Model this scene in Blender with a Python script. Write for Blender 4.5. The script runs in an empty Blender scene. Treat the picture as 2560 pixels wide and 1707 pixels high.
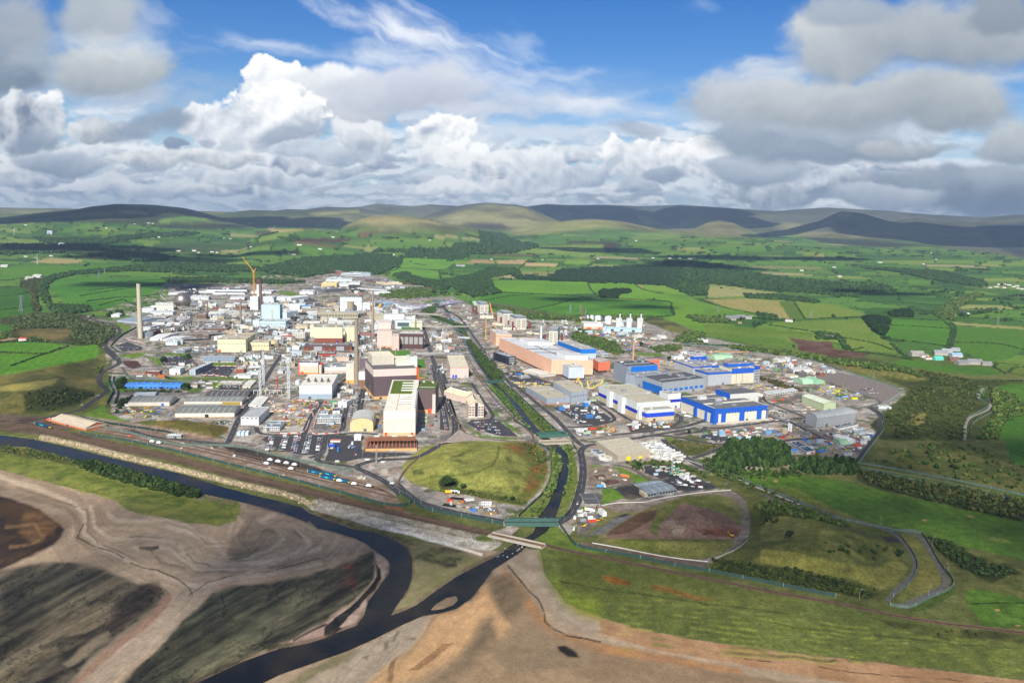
import bpy,math,random
import numpy as np
rad=math.radians
SC=bpy.context.scene
COL=SC.collection
random.seed(7)
RNG=np.random.default_rng(11)
# camera
IW,IH,FPX=2560,1707,2040.0
CH=320.0
PITCH=math.atan((853.5-552)/FPX)
ROLL=rad(1.4)
_cp,_sp,_cr,_sr=math.cos(PITCH),math.sin(PITCH),math.cos(ROLL),math.sin(ROLL)
FWD=np.array([0,_cp,-_sp])
_up0=np.array([0,_sp,_cp])
_rt0=np.array([1.0,0,0])
RT=_rt0*_cr+_up0*_sr
UP=-_rt0*_sr+_up0*_cr
from mathutils import Matrix
cd=bpy.data.cameras.new('camera')
cam=bpy.data.objects.new('camera',cd)
COL.objects.link(cam)
cd.sensor_width=36
cd.lens=36*FPX/IW
cd.clip_start=1
cd.clip_end=90000
cam.matrix_world=Matrix([[RT[0],UP[0],-FWD[0],0],[RT[1],UP[1],-FWD[1],0],[RT[2],UP[2],-FWD[2],CH],[0,0,0,1]])
SC.camera=cam
SC.view_settings.view_transform='Standard'
SC.view_settings.look='None'
SC.view_settings.exposure=0.38
SC.view_settings.gamma=1.0
SC.cycles.max_bounces=5
SC.cycles.diffuse_bounces=2
SC.cycles.volume_bounces=0
SC.cycles.use_denoising=True
# sun
SUN_AZ,SUN_EL=190.0,36.0
sd=bpy.data.lights.new('sun','SUN')
sun=bpy.data.objects.new('sun',sd)
COL.objects.link(sun)
sd.energy=5.0
sd.angle=rad(0.6)
sd.color=(1.0,0.95,0.86)
ts=np.array([math.sin(rad(SUN_AZ))*math.cos(rad(SUN_EL)),math.cos(rad(SUN_AZ))*math.cos(rad(SUN_EL)),math.sin(rad(SUN_EL))])
from mathutils import Vector
sun.rotation_euler=Vector(ts).to_track_quat('Z','Y').to_euler()
# small maths
ZM={1:(200,640,4.2),2:(700,640,4.2),3:(1200,700,4.2),4:(1700,820,4.2),5:(200,860,4.2),6:(640,860,4.2),7:(1100,950,4.2),'A':(0,1050,2.386),'B':(700,1200,2.94),'C':(1400,1050,3.485),'D':(1900,1100,2.583),'E':(0,480,2.613),'F':(800,480,2.613),'G':(1660,480,2.529),'H':(0,640,3.409),'S':(0,0,0.91875),'P':(0,0,1.0),'T':(0,0,1.8375),'U':(1280,0,1.8375)}
def zc(z,x,y):
 o=ZM[z]
 return o[0]+x/o[2],o[1]+y/o[2]
def zl(z,pts):
 return[zc(z,x,y)for x,y in pts]
def P(px,py,z=0.0):
 d=FWD+RT*((px-IW/2)/FPX)-UP*((py-IH/2)/FPX)
 if d[2]>-1e-4:
  d[2]=-1e-4
 t=(z-CH)/d[2]
 return np.array([d[0]*t,d[1]*t,z])
def proj(x,y,z):
 vx,vy,vz=x,y,z-CH
 f=np.maximum(vx*FWD[0]+vy*FWD[1]+vz*FWD[2],1.0)
 r=vx*RT[0]+vy*RT[1]+vz*RT[2]
 u=vx*UP[0]+vy*UP[1]+vz*UP[2]
 return IW/2+FPX*r/f,IH/2-FPX*u/f
def lin(h):
 h=h.lstrip('#')
 c=np.array([int(h[i:i+2],16)/255 for i in(0,2,4)])
 return np.where(c<=0.04045,c/12.92,((c+0.055)/1.055)**2.4)
def sstep(a,b,x):
 t=np.clip((x-a)/(b-a),0,1)
 return t*t*(3-2*t)
def _hash(ix,iy,s):
 n=np.sin(ix*127.1+iy*311.7+s*74.7+0.31*ix*iy%17.0)*43758.5453
 return n-np.floor(n)
def vnoise(x,y,s=0):
 ix,iy=np.floor(x),np.floor(y)
 fx,fy=x-ix,y-iy
 fx,fy=fx*fx*(3-2*fx),fy*fy*(3-2*fy)
 a,b=_hash(ix,iy,s),_hash(ix+1,iy,s)
 c,d=_hash(ix,iy+1,s),_hash(ix+1,iy+1,s)
 return(a+(b-a)*fx)*(1-fy)+(c+(d-c)*fx)*fy
def fbm(x,y,s=0,o=4,g=0.5):
 v,a,t=0,1.0,0
 for i in range(o):
  v=v+a*vnoise(x+17.3*i,y-9.1*i,s+i)
  t+=a
  a*=g
  x,y=(x*0.8-y*0.6)*2.03,(x*0.6+y*0.8)*2.03
 return v/t
def sdf(poly,X,Y):
 n=len(poly)
 d=np.full(X.shape,1e18)
 ins=np.zeros(X.shape,bool)
 for i in range(n):
  x1,y1=poly[i][0],poly[i][1]
  x2,y2=poly[(i+1)%n][0],poly[(i+1)%n][1]
  ex,ey=x2-x1,y2-y1
  wx,wy=X-x1,Y-y1
  t=np.clip((wx*ex+wy*ey)/(ex*ex+ey*ey+1e-9),0,1)
  d=np.minimum(d,(wx-ex*t)**2+(wy-ey*t)**2)
  c=(y1<=Y)!=(y2<=Y)
  xi=x1+(Y-y1)/np.where(abs(ey)<1e-9,1e-9,ey)*ex
  ins^=c&(X<xi)
 d=np.sqrt(d)
 return np.where(ins,d,-d)
def ldist(pl,X,Y):
 d=np.full(X.shape,1e18)
 for i in range(len(pl)-1):
  x1,y1,x2,y2=pl[i][0],pl[i][1],pl[i+1][0],pl[i+1][1]
  ex,ey=x2-x1,y2-y1
  wx,wy=X-x1,Y-y1
  t=np.clip((wx*ex+wy*ey)/(ex*ex+ey*ey+1e-9),0,1)
  d=np.minimum(d,(wx-ex*t)**2+(wy-ey*t)**2)
 return np.sqrt(d)
 # sky: Nishita blue with cumulus laid over it by direction
def build_world():
 w=bpy.data.worlds.new('World')
 SC.world=w
 w.use_nodes=True
 nt=w.node_tree
 nt.nodes.clear()
 N=nt.nodes.new
 out=N('ShaderNodeOutputWorld')
 sky=N('ShaderNodeTexSky')
 sky.sky_type='NISHITA'
 sky.sun_disc=False
 sky.sun_elevation=rad(SUN_EL)
 sky.sun_rotation=rad(SUN_AZ)
 sky.altitude=300
 sky.ozone_density=2.5
 sky.air_density=1.0
 sky.dust_density=0.0
 hs=N('ShaderNodeHueSaturation')
 hs.inputs['Saturation'].default_value=1.45
 hs.inputs['Value'].default_value=0.95
 hs.inputs['Hue'].default_value=0.517
 nt.links.new(sky.outputs[0],hs.inputs['Color'])
 b1=N('ShaderNodeBackground')
 b1.inputs[1].default_value=0.08
 nt.links.new(hs.outputs[0],b1.inputs[0])
 NW,NH=4096,2048
 rgba=np.zeros((NH,NW,4),np.float32)
 rgba[...,:3]=0.55
 lon=(np.arange(NW)+0.5)/NW*2*np.pi-np.pi
 lat=(np.arange(NH)+0.5)/NH*np.pi-np.pi/2
 r0=NH//2
 LO,LA=np.meshgrid(lon[::4],lat[r0::4])
 dx,dy,dz=np.sin(LO)*np.cos(LA),np.cos(LO)*np.cos(LA),np.sin(LA)+0.12
 q=fbm(dx/dz*2.2+40,dy/dz*2.2+40,5,5)
 al=sstep(0.46,0.62,q)
 big=np.repeat(np.repeat(al,4,0),4,1)
 rgba[r0:,:,3]=big[:NH-r0,:NW]
 rgba[r0:,:,:3]=(0.42-0.16*big[...,None])
 c0,c1=NW//2-560,NW//2+560
 r1=r0+300
 LO,LA=np.meshgrid(lon[c0:c1],lat[r0-40:r1])
 dx,dy,dz=np.sin(LO)*np.cos(LA),np.cos(LO)*np.cos(LA),np.sin(LA)
 X,Y=proj(dx*1e6,dy*1e6,dz*1e6+CH)
 S=1/100.0
 wx=fbm(X*S*1.1,Y*S*1.1,21,5)-0.5
 wy=fbm(X*S*1.1,Y*S*1.1,31,5)-0.5
 def billow(sc,s,o=6):
  v,a,t=0,1.0,0
  x_,y_=((X+wx*40)*.9+Y*.44)*sc,((Y+wy*40)*.9-X*.44)*sc
  for i in range(o):
   n_=vnoise(x_+3.7*i,y_+8.1*i,s+i)
   x_,y_=(x_*0.8-y_*0.6)*2.03,(x_*0.6+y_*0.8)*2.03
   v=v+a*(1-np.sqrt((2*n_-1)**2+.02))if i else v+a*n_
   t+=a
   a*=0.52
  return v/t
 wx2=fbm(X/230.0,Y/190.0,23,4)-0.5
 wy2=fbm(X/230.0,Y/190.0,33,4)-0.5
 bl=billow(1/110.0,51,5)
 bl=(bl-bl.mean())*1.25+0.53
 bl_up=np.roll(np.roll(bl,-5,0),3,1)
 relief=np.clip((bl-bl_up)*3.6,-1,1)
 st=fbm(X/260.0,Y/45.0,61,5)
 soft=fbm(X/170.0,Y/110.0,71,6,0.55)
 bl=bl-(fbm(X/9.0,Y/8.0,93,3)-0.5)*0.16
 sf=fbm(X/210,Y/150,97,6,0.46)
 sf=(sf-sf.mean())*1.5+0.53
 BLL=bl
 C=np.zeros(X.shape+(3,))
 A=np.zeros(X.shape)
 def over(a,c):
  nonlocal C,A
  a=a[...,None]
  C=C*(1-a)+c*a
  A=A*(1-a[...,0])+a[...,0]
 hz=lin('a9bfd6')
 yh=552+(X-1280)*0.0244-Y
 over(0.93*sstep(290,30,yh),np.broadcast_to(hz,C.shape))
 over(0.6*sstep(0.5,0.8,st)*sstep(420,200,yh),np.broadcast_to(lin('cdd8e6'),C.shape))
 def cum(z,x,y,rx,rt,rb,top,base,k=0.9,edge=0.16,alpha=1.0,rl=0.35,tilt=0.0):
  s=ZM[z][2]
  x,y=zc(z,x,y)
  rx,rt,rb=rx/s,rt/s,rb/s
  ax,ay=X+wx*55+wx2*110-x,Y+wy*40+wy2*60-y
  ay=ay+tilt*ax
  e=np.sqrt((ax/rx)**2+(ay/np.where(ay<0,rt,rb))**2)
  bl=BLL if edge<.3 else.5*sf+.5*BLL
  d=1-e+(bl-0.5)*k*np.where(ay<0,1.0,0.45)
  a=sstep(0,edge,d)*alpha
  t=np.clip(0.5-ay/np.where(ay<0,rt,rb)*0.5+(bl-0.5)*(0.9 if edge<.3 else.55)+relief*rl*(1 if edge<.3 else.25),0,1)[...,None]
  over(a,lin(base)*(1-t)+lin(top)*t)
 def wp(z,x,y,rx,ry,col,alpha,ang=0.0,k=1.3,fld=None):
  s=ZM[z][2]
  x,y=zc(z,x,y)
  ax,ay=X+wx*80-x,Y+wy*50-y
  ca,sa=math.cos(ang),math.sin(ang)
  bx,by=ax*ca+ay*sa,-ax*sa+ay*ca
  f=fbm((bx)/150.0,(by)/38.0,int(x)%97,5,0.6)
  d=1-np.sqrt((bx/(rx/s))**2+(by/(ry/s))**2)+(f-0.5)*k
  over(sstep(0.0,1.15,d)*alpha*1.0,lin(col)*(0.85+0.25*f[...,None]))
 for q_,(y0_,y1_,th,c1_,c2_)in enumerate(((330,190,0.50,'e3e9f0','b3c0d0'),(250,120,0.5,'f6f8fa','a3b1c3'),(160,60,0.48,'eef1f5','9aa9bc'),(90,25,0.46,'d6dee7','98a8bc'))):
  f_=fbm((X+wx2*150)/(150.0-q_*15),(Y+wy2*60)/(60.0-q_*12)+5*q_,401+q_*9,6,0.55)
  g_=np.roll(f_,-4,0)
  t_=np.clip(0.45+(f_-g_)*9+(f_-0.5)*1.2,0,1)[...,None]
  over(sstep(th-0.04,th+0.09,f_)*sstep(y0_+50,y1_+20,yh)*sstep(y1_*0.3-30,y1_*0.5,yh)*0.85,lin(c2_)*(1-t_)+lin(c1_)*t_)
 wp('T',1900,160,560,170,'e3e9f4',1.0,0.42)
 wp('T',2150,330,600,120,'dde4f0',1.0,0.2)
 wp('T',1750,270,420,110,'dfe7f3',0.9,0.25)
 wp('T',1250,215,420,60,'dbe6f5',0.75,0.12)
 wp('T',700,120,190,160,'aebfd8',0.75,0.6)
 wp('U',40,210,190,110,'d3e0f3',0.6,0.3)
 wp('U',180,350,250,60,'dfe8f5',0.9,-0.15)
 wp('U',280,470,560,85,'dce3ee',1.0,0.14)
 wp('U',200,610,700,75,'cfdae9',1.0,0.05)
 wp('U',880,30,130,70,'9fbbe2',0.55,0.0)
 wp('T',2050,480,900,130,'c9d0de',1.0,0.03)
 wp('T',600,420,900,90,'b5c1d2',0.95,-0.02)
 cum('T',60,130,280,330,180,'b4bcc6','8e98a4',0.7,0.6,0.93,0.05)
 cum('T',470,60,230,260,190,'c2c9cf','9aa5b0',0.6,0.5,0.95,0.05)
 cum('T',30,330,240,160,170,'8d9aa8','6f7c8d',0.8,0.5,0.9,0.1)
 cum('T',480,330,400,170,130,'d6dbdc','919ca8',0.8,0.4,1.0,0.1)
 cum('T',110,560,190,150,170,'e6eaee','7c8b9f',1.0,0.2,1.0,0.4)
 cum('T',250,520,90,110,110,'fafbfb','aeb9c7',0.9,0.2)
 cum('T',150,650,170,140,130,'a3b0c1','7a8ba1',1.7,0.7,0.9,0.5)
 cum('T',480,620,130,110,60,'d4d8dc','7e8b9b',0.8,0.2)
 cum('T',360,600,60,50,50,'e3e7ea','b5bfcb',0.9,0.2)
 cum('T',870,530,90,70,70,'ffffff','c3ccd8',0.8,0.15)
 cum('T',1200,400,190,140,190,'ffffff','d9dee6',1.0,0.13,1.0,0.5)
 cum('T',1560,450,330,150,140,'f3f5f8','a3adbd',0.9,0.3,1.0,0.2,-0.1)
 cum('T',1100,560,330,150,150,'ffffff','c7cfda',1.0,0.14,1.0,0.5)
 cum('T',1390,530,70,50,60,'f7f9fa','b5bfcb',0.8,0.2)
 cum('T',1880,440,400,110,110,'d5dae4','abb4c4',1.0,0.45,0.9,0.15)
 cum('T',1650,640,140,90,80,'eceef1','a7b2c1',0.9,0.25)
 cum('T',2000,640,170,110,70,'ffffff','b0bccb',1.0,0.13,1.0,0.55)
 cum('T',2150,730,110,90,110,'ffffff','b3c0d0',1.0,0.14,1.0,0.5)
 cum('T',640,600,170,90,70,'98a5b7','8191a6',1.7,0.8,0.9,0.5,0.25)
 cum('T',790,560,110,60,80,'98a5b7','8191a6',1.8,0.8,0.85,0.5)
 cum('T',1270,640,170,80,60,'9dabbe','8291a8',1.8,0.8,0.85,0.5)
 cum('T',960,655,60,36,36,'9aa7ba','8494aa',1.6,0.6,0.7)
 cum('T',820,680,70,30,30,'92a0b4','8393ab',0.9,0.3)
 rb=random.Random(5)
 for i in range(46):
  x=40+i*54+rb.uniform(-30,30)
  y=rb.uniform(700,890)
  cum('T',x*1.8375,y,rb.uniform(90,230),rb.uniform(25,70),rb.uniform(18,40),rb.choice(['e8ecf0','d3dae3','f4f5f6','c3ccd8']),rb.choice(['8c9db4','99a8bc','a3b0c2','8091aa']),1.1,0.25,0.85,0.4)
 cum('T',720,745,200,50,35,'eceeee','9aa6b4',0.6,0.25)
 cum('T',1020,735,190,50,45,'f1f2f1','97a4b2',0.6,0.25)
 cum('T',300,760,250,60,60,'c6d0dc','7f90a6',0.9,0.3)
 cum('U',80,760,180,90,130,'f3f5f7','b4c0cf',1.0,0.2,1.0,0.4)
 cum('U',330,820,130,70,80,'dfe5ec','a3b1c4',1.0,0.2)
 cum('U',600,760,210,150,120,'ffffff','c0cad6',1.0,0.13,1.0,0.5)
 cum('U',850,710,120,80,90,'ffffff','c2ccd9',0.9,0.14,1.0,0.5)
 cum('U',640,820,110,60,50,'b7c2d0','93a1b5',0.8,0.25)
 cum('U',560,600,150,60,50,'b9c5d5','97a6bb',1.0,0.5,0.8)
 cum('U',1350,860,500,110,90,'d9dfe6','8796aa',1.0,0.25,1.0,0.4)
 cum('U',1100,780,260,60,60,'bcc6d3','8494a9',1.0,0.3)
 cum('U',2050,820,520,110,170,'b3bdc9','6d7d93',0.9,0.35)
 cum('U',1700,900,330,60,60,'c9d1da','8493a8',1.0,0.3)
 cum('U',2250,930,400,110,120,'8c99aa','5f7088',0.7,0.5)
 cum('U',1450,650,700,130,110,'a5b2c2','8291a5',0.9,0.4)
 cum('U',2270,660,280,110,90,'c2c9ce','8a96a5',0.9,0.35)
 wp('U',1150,330,420,90,'d6dbe0',0.8,-0.1)
 wp('U',1500,580,700,70,'c3ccd6',0.7,0.05)
 wp('U',2000,330,500,80,'c9d0d6',0.7,0.05)
 wp('T',520,210,420,90,'cfd6dc',0.7,0.1)
 wp('T',150,250,330,120,'a9b4c0',0.7,0.0)
 cum('U',1780,660,300,60,60,'cdd2d5','8d99a7',0.7,0.4)
 cum('U',1020,470,380,190,150,'d0d6de','99a5b2',0.9,0.4,1.0,0.12)
 cum('U',1500,470,640,170,150,'ced3d6','8b97a4',0.8,0.45,1.0,0.1)
 cum('U',1990,470,330,150,150,'c6cccf','8c98a4',0.7,0.35,1.0,0.1)
 cum('U',1500,210,320,210,190,'d2d6d8','97a2ae',0.8,0.4,1.0,0.1)
 cum('U',2020,190,640,300,190,'bcc3ca','8a96a3',0.8,0.45,1.0,0.1)
 cum('U',1500,60,260,90,90,'a9b5c3','95a2b0',0.8,0.5,0.9,0.1)
 cum('U',2250,60,260,160,140,'9aa5b1','87929f',0.7,0.4,1.0,0.05)
 rgba[r0-40:r1,c0:c1,:3]=C/np.maximum(A[...,None],1e-3)
 rgba[r0-40:r1,c0:c1,3]=A
 img=bpy.data.images.new('cloud_cover',NW,NH,alpha=True,float_buffer=True)
 img.colorspace_settings.name='Linear Rec.709'
 img.alpha_mode='CHANNEL_PACKED'
 img.pixels.foreach_set(rgba.ravel())
 img.update()
 try:
  img.pack()
 except Exception:
  pass
 tc=N('ShaderNodeTexCoord')
 sx=N('ShaderNodeSeparateXYZ')
 nt.links.new(tc.outputs['Generated'],sx.inputs[0])
 def M(op,a,b=None):
  m=N('ShaderNodeMath')
  m.operation=op
  for i,v in enumerate((a,b)):
   if v is None:
    continue
   if isinstance(v,(int,float)):
    m.inputs[i].default_value=v
   else:
    nt.links.new(v,m.inputs[i])
  return m.outputs[0]
 u=M('ADD',M('DIVIDE',M('ARCTAN2',sx.outputs[0],sx.outputs[1]),2*math.pi),0.5)
 v=M('ADD',M('DIVIDE',M('ARCSINE',sx.outputs[2]),math.pi),0.5)
 cb=N('ShaderNodeCombineXYZ')
 nt.links.new(u,cb.inputs[0])
 nt.links.new(v,cb.inputs[1])
 env=N('ShaderNodeTexImage')
 env.image=img
 env.interpolation='Linear'
 nt.links.new(cb.outputs[0],env.inputs[0])
 b2=N('ShaderNodeBackground')
 b2.inputs[1].default_value=0.87
 nt.links.new(env.outputs[0],b2.inputs[0])
 mx=N('ShaderNodeMixShader')
 nt.links.new(env.outputs[1],mx.inputs[0])
 nt.links.new(b1.outputs[0],mx.inputs[1])
 nt.links.new(b2.outputs[0],mx.inputs[2])
 nt.links.new(mx.outputs[0],out.inputs[0])
build_world()
# relief of the land
def wpoly(pts,z=0.0):
 return[P(x,y,z)[:2]for x,y in pts]
RIDGES=[]
def ridge(R,wf,wb,z,pts):
 pa=[]
 for x,y in zl(z,pts):
  d=FWD+RT*((x-IW/2)/FPX)-UP*((y-IH/2)/FPX)
  hd=math.hypot(d[0],d[1])
  pa.append((math.atan2(d[0],d[1]),CH+d[2]/hd*R))
 RIDGES.append((R,np.array(pa),wf,wb))
ridge(17000,3500,3000,'P',[(-300,525),(0,519),(60,520),(184,522),(400,530),(700,560)])
ridge(11500,3600,2500,'P',[(-200,575),(0,545),(90,533),(184,525),(230,516),(291,510),(383,512),(459,520),(490,527),(540,541),(620,560),(700,590)])
ridge(15000,3000,2500,'P',[(380,560),(497,528),(585,530),(627,525),(689,527),(716,523),(761,524),(819,517),(900,520),(1000,540),(1100,570)])
ridge(17000,2500,2500,'P',[(760,560),(850,520),(899,517),(942,509),(972,511),(1030,516),(1075,511),(1137,515),(1250,530),(1400,570)])
ridge(13500,3400,3000,'P',[(980,575),(1060,540),(1137,516),(1180,510),(1217,507),(1290,512),(1320,517),(1389,549),(1450,570),(1520,590)])
ridge(20000,4200,3000,'P',[(1200,560),(1320,516),(1366,510),(1420,513),(1520,512),(1604,516),(1700,512),(1763,516),(1937,528),(2060,519),(2200,526),(2332,537),(2451,543),(2520,538),(2800,525)])
ridge(8800,3300,1500,'P',[(820,590),(870,560),(905,545),(950,539),(1010,540),(1080,549),(1160,568),(1230,590)])
ridge(11500,3600,2400,'P',[(1250,600),(1330,570),(1389,556),(1440,549),(1489,547),(1550,553),(1623,568),(1700,578),(1800,590)])
ridge(12500,2300,1700,'P',[(1690,590),(1743,568),(1770,556),(1798,551),(1834,557),(1877,577),(1920,600)])
ridge(10500,3600,2200,'P',[(1500,600),(1623,590),(1760,584),(1860,588),(1970,600),(2100,614),(2300,640),(2500,680)])
ridge(15000,3600,3000,'P',[(1850,590),(1960,575),(2050,552),(2087,534),(2103,529),(2154,533),(2214,551),(2293,566),(2400,590),(2560,640),(2700,660)])
ridge(16500,3200,3000,'P',[(2180,570),(2250,550),(2293,545),(2332,551),(2440,556),(2470,550),(2560,545),(2800,530)])
ridge(7600,2500,1300,'P',[(560,640),(650,585),(700,572),(760,570),(830,578),(900,592),(1000,620)])
MOUNDS=[]
def mound(z,pts,h,w):
 MOUNDS.append((wpoly(zl(z,pts)),h,w))
mound(7,[(-380,900),(-300,790),(-180,700),(40,660),(300,640),(600,640),(900,650),(1040,680),(1110,760),(1130,960),(1080,1120),(950,1250),(860,1300),(640,1280),(300,1190),(-40,1150),(-280,1080),(-370,1000)],15,60)
mound(5,[(560,830),(700,800),(1100,795),(1350,830),(1560,870),(1530,930),(1420,985),(1200,985),(900,940),(700,890)],9,26)
mound('H',[(-200,1040),(300,960),(560,930),(820,900),(880,980),(840,1050),(850,1150),(700,1250),(500,1310),(250,1340),(-200,1330)],20,80)
mound('C',[(860,900),(1060,715),(1250,740),(1480,830),(1590,940),(1540,1030),(1100,1035),(900,1000)],10,40)
mound('C',[(400,1030),(860,1035),(1500,1050),(1520,1090),(1350,1190),(1200,1200),(900,1170),(600,1110)],7,25)
mound('D',[(0,560),(100,480),(230,470),(420,510),(620,570),(780,620),(880,680),(900,740),(960,830),(880,920),(780,970),(500,950),(200,890),(-150,830),(-200,700)],16,60)
mound('G',[(1450,1260),(1650,1140),(1900,1180),(2000,1290),(1930,1400),(1860,1560),(1500,1650),(1400,1520),(1400,1400)],16,90)
mound(3,[(1800,560),(1880,500),(2000,470),(2130,510),(2180,560),(2050,610),(1880,610)],18,60)
mound('G',[(1120,1100),(1500,1110),(1660,1180),(1640,1210),(1400,1180),(1150,1130)],10,30)
RIVER_MAIN=zl('A',[(-300,40),(0,85),(200,110),(400,155),(560,195),(750,240),(900,275),(1100,320),(1300,385),(1500,440),(1650,475),(1800,515),(1840,545)])+zl('B',[(190,225),(370,295),(560,360),(690,375),(840,430),(930,490),(965,560),(970,700),(945,780),(900,850),(850,920),(812,985),(900,955),(1000,910),(1150,800),(1300,700),(1450,620),(1560,565),(1620,530),(1700,470),(1780,430),(1860,380),(1900,300),(2010,300),(1960,370),(1850,440),(1780,510),(1640,600),(1560,650),(1500,740),(1400,860),(1300,930),(1180,965),(1050,985),(900,1050),(700,1150),(500,1240),(300,1310),(0,1415),(-300,1560),(-300,1700),(-900,1700),(-640,1491),(-270,1320),(0,1225),(200,1190),(330,1150),(420,1110),(560,1060),(620,980),(650,880),(740,760),(800,680),(812,610),(790,570),(720,520),(640,460),(560,420),(400,370),(280,345),(215,290),(200,300)])+zl('A',[(1909,650),(1830,600),(1700,550),(1520,500),(1400,470),(1200,430),(1100,400),(900,340),(700,285),(550,245),(450,230),(300,190),(150,150),(0,150),(-300,110)])
ISLAND=zl('B',[(1125,938),(1160,902),(1230,860),(1285,848),(1292,872),(1265,900),(1195,928)])
CHAN=[(1380,1262,40),(1386,1255,28),(1404,1207,23),(1412,1164,21),(1408,1136,21),(1394,1117,23),(1365,1095,18),(1340,1076,18),(1314,1045,16),(1295,1017,14),(1276,998,12),(1255,976,11),(1238,960,10),(1221,940,9),(1202,914,9),(1186,892,8),(1167,859,7),(1150,828,6),(1120,785,6),(1105,757,6),(1112,745,5)]
CHAN=[(1366,1292,44)]+CHAN[1:]
RIVER_CHAN=[(x-w/2,y)for x,y,w in CHAN]+[(x+w/2,y)for x,y,w in CHAN[::-1]]
CREEK=zl('B',[(705,600),(735,660),(745,720),(700,800),(610,880),(560,960),(480,1060),(420,1110),(340,1140),(330,1080),(400,1010),(500,950),(600,850),(680,770),(715,700)])
WRM,WCH,WIS,WCR=wpoly(RIVER_MAIN),wpoly(RIVER_CHAN),wpoly(ISLAND),wpoly(CREEK)
WATER_Z=-1.2
def gh(x,y,carve=True):
 x=np.atleast_1d(np.asarray(x,float))
 y=np.atleast_1d(np.asarray(y,float))
 r=np.hypot(x,y)
 az=np.arctan2(x,y)
 h=150*sstep(4300,10500,r)+sstep(4200,6500,r)*(fbm(x/1500,y/1500,3,3)-0.5)*70
 far=r>5200
 if far.any():
  xs,ys,rs,azs=x[far],y[far],r[far],az[far]
  n=fbm(xs/1300,ys/1300,91,5)*.5+.5-abs(fbm(xs/1700,ys/1700,99,5)-.5)*1.6
  wr=(fbm(xs/2600,ys/2600,95,3)-0.5)*900
  hh=h[far]
  b0=hh.copy()
  for R,pa,wf,wb in RIDGES:
   H=np.interp(azs,pa[:,0],pa[:,1],left=-400,right=-400)
   d=rs-R
   t=np.where(d<0,1+(d+wr*np.clip(-d/wf,0,1))/wf,1-d/wb)
   t=np.clip(t,0,1)
   t=t*t*(3-2*t)
   g=1-(1-n)*0.75*(1-t)*np.minimum(t*3,1)
   hh=np.maximum(hh,np.where(H>b0,b0+(H-b0)*t*g,0))
  h[far]=hh
 nz=(r<4500)
 if nz.any():
  xs,ys=x[nz],y[nz]
  hn=h[nz]
  for poly,H,w in MOUNDS:
   a=np.array(poly)
   m=(xs>a[:,0].min()-5)&(xs<a[:,0].max()+5)&(ys>a[:,1].min()-5)&(ys<a[:,1].max()+5)
   if m.any():
    d=sdf(poly,xs[m],ys[m])
    hn[m]=hn[m]+H*sstep(0,w,d)*(0.8+0.4*fbm(xs[m]/60,ys[m]/60,8,3))
  if carve:
   for poly,dep,w in((WRM,4,7),(WCH,5,6)):
    a=np.array(poly)
    m=(xs>a[:,0].min()-30)&(xs<a[:,0].max()+30)&(ys>a[:,1].min()-30)&(ys<a[:,1].max()+30)
    if m.any():
     d=sdf(poly,xs[m],ys[m])
     c=-1.2*sstep(-14,0,d)-dep*sstep(0,w,d)
     if poly is WRM:
      di=sdf(WIS,xs[m],ys[m])
      c=np.where(di>-4,np.maximum(c,-1.0+np.minimum(di,4)*0.12),c)
      dc=sdf(WCR,xs[m],ys[m])
     hn[m]=hn[m]+c
  h[nz]=hn
 return h
_TT=np.geomspace(1500,24000,900)
def G(px,py):
 if py>690:
  z=0.0
  for _ in range(4):
   p=P(px,py,z)
   z=float(gh(p[0],p[1],False)[0])
  return np.array([p[0],p[1],z])
 d=FWD+RT*((px-IW/2)/FPX)-UP*((py-IH/2)/FPX)
 d=d/math.hypot(d[0],d[1])
 x,y,z=d[0]*_TT,d[1]*_TT,CH+d[2]*_TT
 h=gh(x,y,False)
 k=np.argmax(z<h)if(z<h).any()else len(_TT)-1
 return np.array([x[k],y[k],h[k]])
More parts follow.
